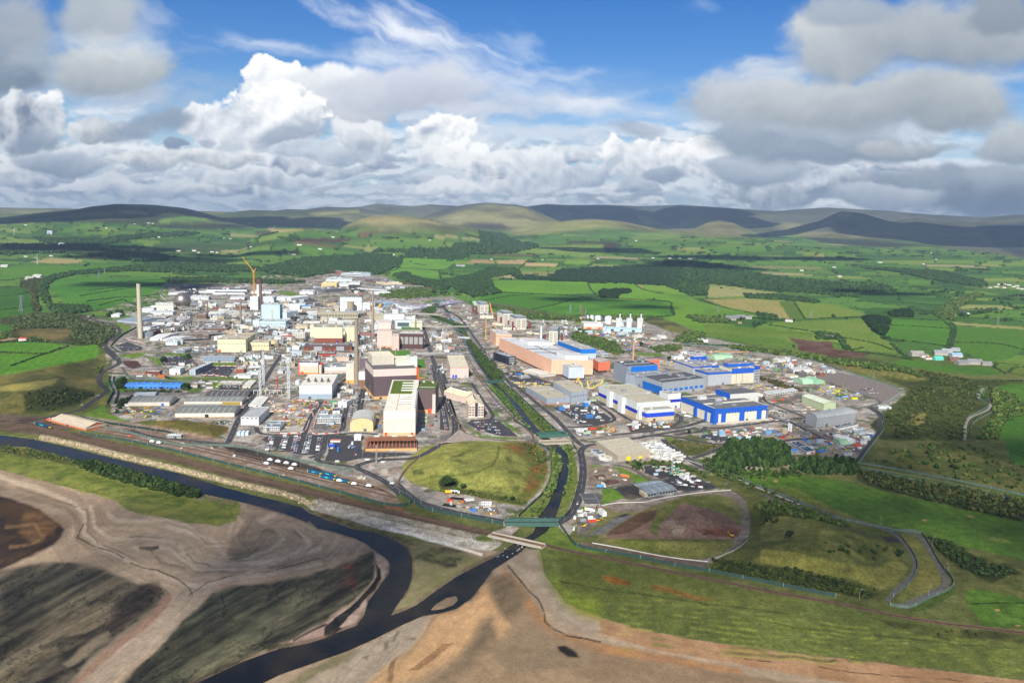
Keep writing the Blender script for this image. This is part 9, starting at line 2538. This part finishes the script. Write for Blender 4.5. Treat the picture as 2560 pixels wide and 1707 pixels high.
WOODS=[('dark broadleaf wood behind the far works sheds','F',[(0,425),(200,420),(350,400),(540,430),(520,480),(440,520),(380,545),(140,515),(0,480)],9,14,FC,DG),('dark middle wood left of the bright fields','F',[(810,580),(1040,540),(1110,565),(1140,640),(1190,660),(1000,690),(820,600)],8,14,FC,DG),('wood strip above the bright fields','F',[(1000,540),(1100,500),(1300,505),(1310,530),(1120,560)],9,14,FC,DG),('long conifer plantation above the bright fields','F',[(1230,545),(1500,560),(1560,510),(1980,490),(2352,500),(2352,620),(2100,600),(1750,590),(1300,572)],10,15,FC,['1f3420','263c26','2c4026']),('wooded valley running up to the brown hill','F',[(1040,255),(1200,280),(1300,330),(1420,345),(1430,362),(1250,400),(1000,412),(700,405),(350,397),(360,380),(860,370),(880,330),(1050,345)],14,20,FC,DG),('tree belt on the valley floor','F',[(520,405),(820,400),(1000,415),(900,440),(860,450),(700,428),(560,430)],12,15,FC,DG),('belt of trees down to the river bend','F',[(470,545),(560,525),(620,560),(780,590),(850,620),(830,640),(700,620),(600,600)],8,13,FC,DG),('dark belt across the right middle distance','G',[(0,430),(200,440),(400,470),(560,510),(700,540),(1000,560),(1200,600),(1400,590),(1470,630),(1230,630),(1230,672),(900,640),(500,605),(280,580),(270,655),(150,650),(0,590)],9,15,FC,DG),('round dark wood among the right fields','G',[(1260,800),(1330,790),(1420,810),(1405,870),(1380,910),(1330,880)],7,14,FC,['1c2f18','24381c']),('square conifer block among the right fields','G',[(1430,770),(1560,750),(1560,795),(1440,790)],7,14,FC,['1c2f18','24381c']),('long tree line towards the far right village','G',[(1260,480),(1500,492),(1700,500),(2000,560),(2035,600),(1950,595),(1650,550),(1500,510)],10,15,FC,DG),('trees climbing beside the right farm road','G',[(1710,780),(1800,710),(1970,640),(1985,660),(1850,730),(1830,815),(1760,800)],9,13,FC,MG),('thin wood strip above the tan striped field','G',[(510,652),(720,655),(970,690),(965,703),(700,680),(520,668)],8,12,FC,DG),('trees around the hillside farm','G',[(590,770),(720,790),(705,812),(600,802)],8,12,FC,DG),('tree row left of the hillside farm','G',[(140,790),(400,802),(400,830),(220,825)],8,12,FC,MG),('ring of trees round the walled paddock','G',[(960,890),(1000,885),(1120,910),(1150,960),(1175,1000),(1140,1000),(1115,940),(1000,930),(965,930)],7,9,FC,DG),('belt of bushes behind the contractors yard','G',[(380,970),(800,1010),(1200,1075),(1560,1120),(1640,1180),(1500,1140),(1200,1110),(1040,1080),(800,1040),(430,995)],7,8,FC,MG),('woodland at the far right below the farm','G',[(1600,1120),(1900,1180),(2000,1220),(1990,1300),(1930,1400),(1890,1568),(1700,1568),(1480,1568),(1400,1440),(1390,1400),(1480,1370),(1560,1260),(1700,1200)],9.5,5.5,MC,['46502a','3c4a24','33421f','55582c']),('thicket along the right edge hollow','G',[(2060,1230),(2160,1260),(2276,1340),(2276,1400),(2140,1460),(2100,1568),(1990,1568),(2090,1400)],6,8,MC,MG),('strip of scrub between the works and the golf links','D',[(640,200),(1000,262),(1705,385),(1705,530),(1300,440),(1000,370),(700,290)],5,6,MC,['3a4722','46522a','33401e','5a5c30']),('gorse thicket right of the grassy tip','D',[(1090,620),(1250,670),(1450,790),(1620,810),(1690,860),(1580,870),(1470,900),(1300,830),(1150,720)],5,5,MC,['2b3c1a','35461f']),('bushes on the seaward face of the grassy tip','D',[(-300,770),(0,810),(250,840),(500,905),(740,970),(700,1020),(300,950),(0,900),(-300,830)],4.5,4.5,MC,['35421d','45501f','2f3c1a']),('bushes along the inland side of the grassy tip','D',[(-60,430),(100,400),(230,440),(500,500),(560,560),(380,520),(200,490),(0,470)],5,6,MC,MG),('small bushes dotted on the grassy tip','D',[(300,650),(400,640),(520,680),(700,690),(820,670),(830,700),(740,770),(660,760),(520,720),(400,740),(310,750)],11,5,MC,['33451f','3d5226']),('scrubby ground on the hillside at the far right','D',[(700,150),(900,60),(1200,20),(1500,60),(1705,170),(1705,330),(1300,260),(900,190)],16,7,MC,MG),('scrub beside the coast road, far left','H',[(50,540),(300,500),(600,500),(700,560),(880,590),(980,620),(960,680),(880,750),(700,745),(600,700),(640,620),(560,610),(300,615),(150,625)],7,8,MC,['3a4a28','4a5632','5d6442','33421f']),('hawthorn scrub around the left brown meadow','H',[(150,625),(40,660),(120,690),(330,700),(400,740),(340,725),(100,700),(0,710),(0,650)],8,8,MC,MG),('curving belt of trees beside the far cutting road','H',[(330,230),(420,180),(600,140),(900,110),(1091,95),(1091,130),(900,140),(640,160),(450,210),(400,250),(390,330),(420,400),(480,470),(440,450),(380,380)],9,12,FC,DG),('dark copse below the far left field','H',[(430,430),(600,430),(760,440),(770,470),(620,495),(500,490)],8,12,FC,DG),('trees left of the far cutting road','H',[(170,220),(330,195),(360,240),(300,290),(330,440),(350,480),(300,480),(280,330),(200,260)],9,10,FC,['33401f','4a4c2c']),('wood above the works on the left','E',[(680,505),(1100,465),(1500,480),(1700,500),(1990,430),(2352,425),(2352,520),(2200,525),(2000,560),(1700,520),(1500,525),(1300,520),(1100,528),(900,520)],13,15,FC,DG),('tree belt behind the rearmost warehouses','E',[(1090,565),(1300,560),(1700,580),(2000,590),(1800,602),(1300,590),(1100,590)],9,13,FC,DG),('dark wooded slope on the left hills','E',[(60,345),(300,350),(500,350),(700,385),(1050,415),(1100,450),(900,455),(700,425),(400,400),(0,410)],16,20,FC,DG),('wooded hollow on the left hillside','E',[(250,300),(500,310),(740,310),(760,330),(640,350),(500,345),(300,335)],15,18,FC,DG),('long dark shelter belt in the left valley','E',[(700,300),(1000,270),(1280,265),(1280,280),(1000,300),(780,318)],16,18,FC,DG),('small copses on the patchwork hill','E',[(1870,300),(1930,295),(1945,315),(1870,318)],12,15,FC,DG),('bushes below the far works, along the river','F',[(470,640),(620,620),(700,640),(720,680),(600,700),(400,690),(380,670)],8,8,FC,MG),('rough bank behind the gas plant',3,[(280,290),(500,350),(1000,400),(1380,380),(1840,390),(1700,430),(1100,440),(800,410),(500,400),(300,330)],7,7,FC,MG),('bushes on the bank above the scrap yard',3,[(1000,600),(1200,590),(1400,640),(1500,740),(1530,780),(1430,790),(1200,700),(1050,660)],6,7,MC,MG),('dark shelter belt in the bright hill field',3,[(1250,130),(1300,110),(1580,100),(1585,135),(1450,150),(1440,190),(1270,185)],7,12,FC,['1c2f18','24381c']),('bushes on the right of the scrap yard',3,[(1780,700),(2100,680),(2110,740),(1850,760)],6,7,MC,MG),('trees along the lane right of the gas plant',3,[(2030,640),(2150,560),(2352,560),(2352,660),(2100,660)],7,9,FC,MG),('clumps of trees at the gas plant gate',3,[(960,590),(1030,540),(1120,530),(1130,560),(1040,640),(980,620)],7,9,MC,MG),('pine wood behind the golf links, main block',4,[(520,1215),(740,1195),(960,1210),(1130,1270),(1170,1350),(1160,1440),(900,1470),(700,1460),(550,1540),(400,1510),(340,1400),(400,1310)],4.4,6.6,PINEC,['2c4220','354d24','22361a','40552a']),('pine belt right of the main pine block',4,[(1160,1400),(1400,1395),(1850,1415),(1870,1460),(1840,1530),(1700,1554),(1350,1540),(1180,1500)],4.6,6.0,PINEC,['2c4220','354d24','22361a','40552a']),('bushes at the foot of the pine wood',4,[(220,1410),(330,1380),(400,1500),(560,1545),(700,1480),(1200,1500),(1300,1554),(500,1600),(300,1500)],5,5,MC,['33451f','2b3c1a','45542a']),('willow scrub on the left bank of the upper channel',7,[(590,45),(700,60),(1000,330),(1230,540),(1120,560),(1000,420),(850,270),(700,130)],3.2,3.3,MC,['41562a','55683a','35491f','5d6f3c']),('willow scrub on the right of the upper channel',7,[(560,70),(640,110),(760,260),(870,420),(980,520),(900,480),(800,400),(700,250)],4,4.0,MC,['41562a','4c6430','5d6f3c']),('willow scrub left of the lower channel',7,[(1160,700),(1260,780),(1275,900),(1235,1080),(1160,1220),(1020,1440),(900,1440),(1040,1290),(1130,1150),(1180,1000),(1190,850)],4,4.6,MC,['5d6f3c','4c6230','6f7a40','3f5428']),('willow scrub right of the lower channel',7,[(1260,690),(1370,690),(1380,800),(1380,1000),(1340,1150),(1250,1300),(1190,1440),(1300,1200),(1350,1000),(1350,820),(1300,740)],3.8,4.0,MC,['5d6f3c','4c6230','6f7a40','3f5428']),('reedy scrub beside the channel in the middle distance',2,[(1990,880),(2352,1240),(2352,1290),(2190,1280),(2060,1080),(1960,900)],4,4.6,MC,['41562a','35491f']),('reedy scrub beside the distant river',2,[(1560,620),(1680,640),(1930,730),(1900,745),(1700,690),(1600,650)],5,5,FC,['41562a','35491f']),('reedy scrub at the far river bend',2,[(1480,590),(1640,500),(1700,490),(1600,600)],5,6,FC,['41562a','35491f']),('bramble belt on the left river bank spit','A',[(430,245),(560,250),(800,310),(1000,375),(1190,430),(1195,465),(1050,455),(850,405),(600,330),(450,275)],4.0,5.4,NEARC,['2c3d1e','364a24','41552a','283819']),('low scrub at the upstream end of the spit','A',[(0,150),(250,185),(420,225),(430,245),(200,225),(0,185)],5,3.2,MC,['46562c','35491f','5d6433']),('bushes along the foot of the big grassy mound',7,[(-40,1120),(130,1140),(400,1190),(700,1240),(860,1290),(850,1320),(640,1290),(300,1210),(-40,1170)],5,4.4,MC,['3a4d24','4a5c2c','5a5a2a']),('bushes on the river side of the big mound',7,[(880,680),(1000,680),(1110,760),(1135,900),(1080,1000),(1000,960),(960,800)],8,4.4,MC,['4a5c2c','7a6a30','6a5528','3a4d24']),('bushes behind the grey workshops','C',[(570,370),(700,355),(1000,365),(1180,440),(1320,500),(1260,500),(1130,460),(1000,395),(740,385),(720,440),(660,430),(620,400)],5,5.5,MC,['3a4d24','4a5c2c','45542a']),('bushes beside the lane below the pine wood','C',[(1220,370),(1330,370),(1480,470),(1650,530),(1900,620),(2091,700),(2091,740),(1800,650),(1500,550),(1300,440)],7,5,MC,['3a4d24','4a5c2c']),('thicket below the landfill road','C',[(1750,720),(1900,760),(1960,830),(1850,930),(1740,900)],6,4.5,MC,['3a4522','4a522a']),('scrub in the rough triangle by the lane','C',[(930,190),(1000,170),(1380,220),(1150,310),(1080,290)],9,4,MC,['5d5c30','45542a']),('dark gorse on the left headland','H',[(230,1180),(420,1120),(620,1130),(800,1180),(690,1250),(500,1310),(240,1325)],9,5,MC,['2d3a1c','3a4522','46502a']),('trees beside the main gate','H',[(790,960),(880,940),(880,990),(800,1010)],7,6,MC,MG),('trees at the left end of the blue hall',5,[(390,390),(460,370),(480,420),(460,470),(400,460)],5,8,NEARC,DG),('trees at the right end of the blue hall',5,[(1060,440),(1140,440),(1150,480),(1080,495)],5,8,NEARC,DG),('dark bank of bushes beside the leftmost front warehouse',5,[(480,560),(560,540),(560,560),(480,640),(440,660),(400,720),(370,760),(380,680),(420,600)],5,5,MC,['22301a','2c3a1e']),('hedge bushes in front of the blue hall',5,[(500,475),(1040,480),(1040,495),(500,495)],7,4,MC,['3f5226','5d6a30']),('trees in the gate car park',5,[(860,160),(890,150),(900,190),(870,200)],4.5,7,NEARC,DG),('trees between the offices and the works road',5,[(1110,130),(1150,130),(1150,160),(1110,155)],5,7,NEARC,DG),('bank of young trees beside the rear blue group',4,[(830,510),(1000,560),(1250,630),(1300,670),(1150,650),(950,590),(830,545)],6,6,MC,['4a4228','5a4a2c','3f4a24'])]
WOODS+=[('dark rush patch on the seaward dune grass','D',[(700,1160),(1000,1200),(1400,1240),(1400,1290),(900,1230)],9,3,MC,['3a3f1c','4a4a22'])]
for i_,(lab,z_,poly_,sp_,sz_,tm_,cl_)in enumerate(WOODS):
 X_,Y_=pts_in(z_,poly_,sp_,5200,3,i_)
 pine=tm_ is PINEC
 mass('woodland' if sz_>6 else 'scrub',lab,X_,Y_,sz_,tm_,cl_,1.75 if pine else 1.0,.38 if pine else.3,'wood' if sz_>6 else 'scrub',.3)
 if pine:
  m=MB()
  tk=mat('5d4a38')
  for x_,y_ in list(zip(X_,Y_))[::3]:
   m.tube(x_,y_,0,7,.28,.2,tk,5)
  tag(m.build('pine_trunks'),'bare trunks showing under the %s'%('main pine block' if 'main block' in lab else 'pine belt'),'trunks',None,'stuff')
FARM=(RR>2600)&(RR<9500)&(GZ<190)
m_=FARM&(EDG<5.5)&(FARMM>.6)&~MASKWOOD&(fbm(GX/60,GY/60,701,3)>.38)
ii,jj=np.where(m_)
a_=CELLA[ii,jj]
n_h=min(20000,len(ii))
k_=RNG.choice(len(ii),n_h,p=a_/a_.sum(),replace=True)
mass('hedges','network of dark hedges dividing the inland fields',GX[ii[k_],jj[k_]]+RNG.normal(0,1.5,n_h),GY[ii[k_],jj[k_]]+RNG.normal(0,3,n_h),4.6,FC,DG,.8,.35,'hedges',.2)
m_=FARM&(EDG<16)&(FARMM>.4)&~MASKWOOD&(fbm(GX/260,GY/260,711,3)>.56)
ii,jj=np.where(m_)
a_=CELLA[ii,jj]
k_=RNG.choice(len(ii),5200,p=a_/a_.sum(),replace=True)
mass('hedgerow_trees','scattered trees standing along the inland hedges',GX[ii[k_],jj[k_]]+RNG.normal(0,4,5200),GY[ii[k_],jj[k_]]+RNG.normal(0,6,5200),12,FC,DG,1.0,.35,'trees',.3)
HL=[(3,[(0,225),(300,170),(560,148),(240,130)],5),(3,[(230,128),(700,150),(1050,175),(1300,185),(1680,205),(1980,228),(2010,290),(2040,370)],5),(3,[(1130,20),(1150,80),(1190,125),(1270,180)],5),(3,[(540,310),(800,255),(1000,195),(1090,178)],4),(3,[(1620,42),(1700,95),(1800,125)],5),(3,[(2040,370),(1880,385),(1400,380),(1000,375)],4),(3,[(1730,205),(1980,225)],7),(3,[(2010,290),(2030,350)],12),(3,[(2160,390),(2352,440)],9),(1,[(0,280),(300,275),(600,262),(880,250)],4),(1,[(100,360),(400,330),(700,300),(880,290)],5),(1,[(0,420),(300,370),(500,340),(850,300)],5),(1,[(60,480),(350,440),(640,425),(840,405)],5),(1,[(200,520),(440,460),(510,490),(600,520)],4),(1,[(540,500),(720,495),(900,480)],4),(1,[(80,470),(240,455),(320,450)],8),('H',[(0,210),(200,190),(430,175)],5),('H',[(0,265),(170,258),(290,285)],5),('H',[(0,345),(150,330),(280,295)],4),('H',[(0,460),(180,440),(310,415)],5),('H',[(0,822),(200,828),(380,832),(480,800),(580,770)],4),('H',[(0,740),(200,732),(520,742),(700,760)],6),('H',[(370,835),(240,885),(100,935)],3),('G',[(240,690),(400,735),(600,775)],5),('G',[(820,692),(890,800)],4),('G',[(900,805),(1080,795),(1250,790),(1330,800)],5),('G',[(660,840),(950,885),(1000,900),(1300,950),(1450,1000)],5),('G',[(1440,960),(1490,1010),(1560,1060)],10),('G',[(1420,800),(1600,805),(1780,815)],4),('G',[(1395,840),(1600,850),(1820,865)],3),('G',[(1380,925),(1600,950),(1790,975)],4),('G',[(1820,830),(1840,870),(1800,1000)],7),('G',[(1780,825),(1820,870),(1790,980)],6),('G',[(1840,950),(2100,960),(2276,995)],3),('G',[(1200,1010),(1350,1025),(1500,1050),(1560,1060)],8),('G',[(1260,985),(1180,1000)],6),('G',[(1480,640),(1490,690)],6),('G',[(1440,635),(1700,640),(1980,650)],4),('G',[(1230,690),(1480,700),(1780,720)],4),('G',[(1640,610),(1780,600),(1960,620)],4),('G',[(1560,745),(1720,755)],5),('G',[(2080,1100),(2160,1150)],4),('G',[(2180,1140),(2220,1110),(2276,1110)],5),('G',[(1900,1200),(2276,1195)],6),('G',[(1850,740),(2100,745),(2276,750)],4),('G',[(1840,800),(2276,800)],3),('F',[(520,430),(700,432),(870,440)],4),('F',[(500,495),(700,505),(800,510),(880,470)],4),('F',[(540,430),(510,500),(460,520)],5),('F',[(780,520),(790,560),(800,580)],10),('F',[(620,470),(690,480)],12),('F',[(800,515),(1000,520),(1280,500)],4),('F',[(810,540),(960,545)],4),('F',[(1300,500),(1340,465),(1370,442)],4),('F',[(1540,490),(1600,450)],3),(5,[(870,345),(1010,385)],3),(5,[(480,500),(1050,505)],3),(4,[(30,165),(330,180),(480,190),(900,225),(1200,275),(1500,320),(1700,380)],8),(4,[(450,180),(700,205),(1000,245)],10)]
HX,HY=[],[]
for z_,pts_,s_ in HL:
 q=spline([G(*zc(z_,x,y))[:2]for x,y in pts_],3.0)
 r_=RNG.random(len(q))
 keep=r_>.12
 for k in range(max(1,int(s_/6)+1)):
  HX.append(q[keep][:,0]+RNG.normal(0,s_*.25,keep.sum()))
  HY.append(q[keep][:,1]+RNG.normal(0,s_*.35,keep.sum()))
mass('hedges','dark field hedges of the nearer green fields',np.concatenate(HX),np.concatenate(HY),5.0,FC,DG,.8,.4,'hedges',.2)
def tree(z,x,y,h,label,cols=('2c4020',),grp=None,k=0):
 p=G(*zc(z,x,y))
 e=empty('tree',tuple(p),label,'tree',grp)
 MB().tube(0,0,-.5,h*.5,h*.035,h*.02,mat('5d4a38'),7).build('trunk',e)
 m=MB()
 for a in(0.5,2.6,4.7):
  m.bar((0,0,h*.3),(math.cos(a)*h*.25,math.sin(a)*h*.25,h*.6),h*.02,mat('5d4a38'))
 m.build('limb',e)
 V0,F0=NEARC[k%4]
 c=lin(cols[k%len(cols)])*(0.8+.4*np.random.default_rng(k).random((len(V0),1)))
 V=V0*h*.48
 V[:,2]=V0[:,2]*h*.4+h*.62
 link('crown',np_mesh('crown',V,F0,[M_VEG],None,c*.9),e)
for i_,a_ in enumerate((('7',85,1110,15,'large round dark bush at the seaward foot of the big mound'),('7',240,1150,8,'small dark bush right of the large round bush'),('7',2085,930,9,'dark tree beside the workshops lane'),('3',1040,545,11,'dark round tree at the gas plant gate'),('3',1108,550,10,'second dark tree at the gas plant gate'),('D',190,640,9,'round dark bush alone on the tip slope'),('D',900,755,8,'dark bush at the bend of the tip track'),('D',1330,800,8,'tree in the gorse right of the tip'),('4',95,1105,6,'small bush on the roundabout verge'),('3',1985,850,12,'dark trees in front of the window office'),('5',430,445,12,'dark tree at the left gable of the blue hall'),('5',1110,475,12,'dark tree at the right gable of the blue hall'),('5',872,190,13,'dark tree at the corner of the gate car park'),('5',1128,150,11,'dark tree beside the office road'),('3',1690,700,13,'broad tree behind the slim tan chimney'),('G',820,985,9,'lone tree at the ploughed field corner'),('F',590,460,14,'lone tree in the middle green field'),('7',760,1270,6,'bush at the seaward edge of the mound'))):
 z_=a_[0]if a_[0]in 'DGF' else int(a_[0])
 tree(z_,a_[1],a_[2],a_[3],a_[4],('2a3c1e','33471f','25381c'),None,i_)
X_,Y_=[],[]
q=spline([P(x,y)[:2]for x,y in[(105,1093),(200,1113),(319,1143),(438,1170),(560,1201),(640,1219),(700,1232),(750,1247),(785,1262)]],2.0)
for k in range(7):
 X_.append(q[:,0]+RNG.normal(0,2.6,len(q)))
 Y_.append(q[:,1]+RNG.normal(0,2.6,len(q)))
X_,Y_=np.concatenate(X_),np.concatenate(Y_)
o=mass('rocks','band of pale boulders along the river bank',X_,Y_,2.4,FC,['b9a888','a8977a','c9b898','94846a'],.7,.35,'rocks',.1)
o=mass('rocks_foam','white rapids and stones under the railway bridge',*pts_in('B',[(1640,520),(1760,490),(1790,510),(1700,570),(1640,600),(1570,590)],3.2,400,1),1.2,FC,['e9ece8','d3d6d0','4a4a44'],.4,.5,'rapids',.35)
o.location.z=2.6
def cloud(z,px,R,rx,ry,seed,alt=5000.0,n=14,fs=1.0):  # unseen lumpy cloud added high overhead so its shadow lands at a chosen spot
 az=math.atan2(zc(z,px,0)[0]-IW/2,FPX)
 g0=np.array([R*math.sin(az),R*math.cos(az),150.0])
 c=g0+ts/ts[2]*(alt-g0[2])
 r=np.random.default_rng(seed)
 VV,FF=[],[]
 for k in range(n):
  V=I2[0].copy()
  V*=(0.75+0.5*vnoise(V[:,0]*2+k,V[:,1]*2+V[:,2]*2,seed))[:,None]
  a,d=r.random()*6.283,r.random()**.5
  s=r.uniform(.28,.5)*fs
  VV.append(V*np.array([rx*s,ry*s,min(rx,ry)*.22*fs])+np.array([math.cos(a)*d*rx*.72,math.sin(a)*d*ry*.72,r.uniform(0,60)]))
  FF.append(I2[1]+len(I2[0])*k)
 o=link('cloud',np_mesh('cloud',np.concatenate(VV),np.concatenate(FF),[SHADE_CLOUDM]),None,tuple(c))
 tag(o,kind='structure')
SHADE_CLOUDM=bpy.data.materials.new('cloud')
_,b_=nodes(SHADE_CLOUDM)
b_.inputs['Base Color'].default_value=(.9,.9,.9,1)
b_.inputs['Roughness'].default_value=1
CL=[('E',350,10800,1500,1400),('E',950,10900,1500,1300),('E',300,6500,750,500),('E',1650,12500,1500,1500),('F',1900,18200,3300,2200),('G',700,14500,1600,1400),('G',2050,13800,2200,2200),('G',200,5900,700,330),(1,330,3750,330,180),('E',900,5600,650,260),('E',1500,5900,500,160),('G',1480,4300,300,120),('G',600,7000,900,260),(3,1000,3180,200,90),(3,1700,2950,160,70),('F',1900,7400,700,300)]  # unseen clouds set above the frame to throw shade on fields and hills
for i_,(z_,x_,R_,rx_,ry_)in enumerate(CL):
 cloud(z_,x_,R_,rx_,ry_,900+i_)
for i_,(z_,x_,R_,rx_,ry_,n_)in enumerate((('P',2600,1080,300,230,80),('P',2450,700,350,200,90),('P',60,620,300,170,100),('P',900,520,420,80,60),('P',40,1400,160,170,50))):  # broken small puffs added out of view to dim the near corners
 cloud(z_,x_,R_,rx_,ry_,950+i_,5000.0,n_,.17)
 # the air
HZ=bpy.data.materials.new('haze')
HZ.use_nodes=True
nt=HZ.node_tree
nt.nodes.clear()
vo=nt.nodes.new('ShaderNodeVolumePrincipled')
vo.inputs['Color'].default_value=(0.52,0.72,1.0,1)
vo.inputs['Density'].default_value=3.3e-5
vo.inputs['Anisotropy'].default_value=0.1
ou=nt.nodes.new('ShaderNodeOutputMaterial')
nt.links.new(vo.outputs[0],ou.inputs['Volume'])
b=MB()
b.box(-26000,26000,-3000,27000,-11,900,HZ,None,True)
tag(b.build('haze'),kind='stuff')
print('OBJECTS',len(bpy.data.objects),'maxz',GZ.max(),'cars',len(cars),'clut',len(CLUT))
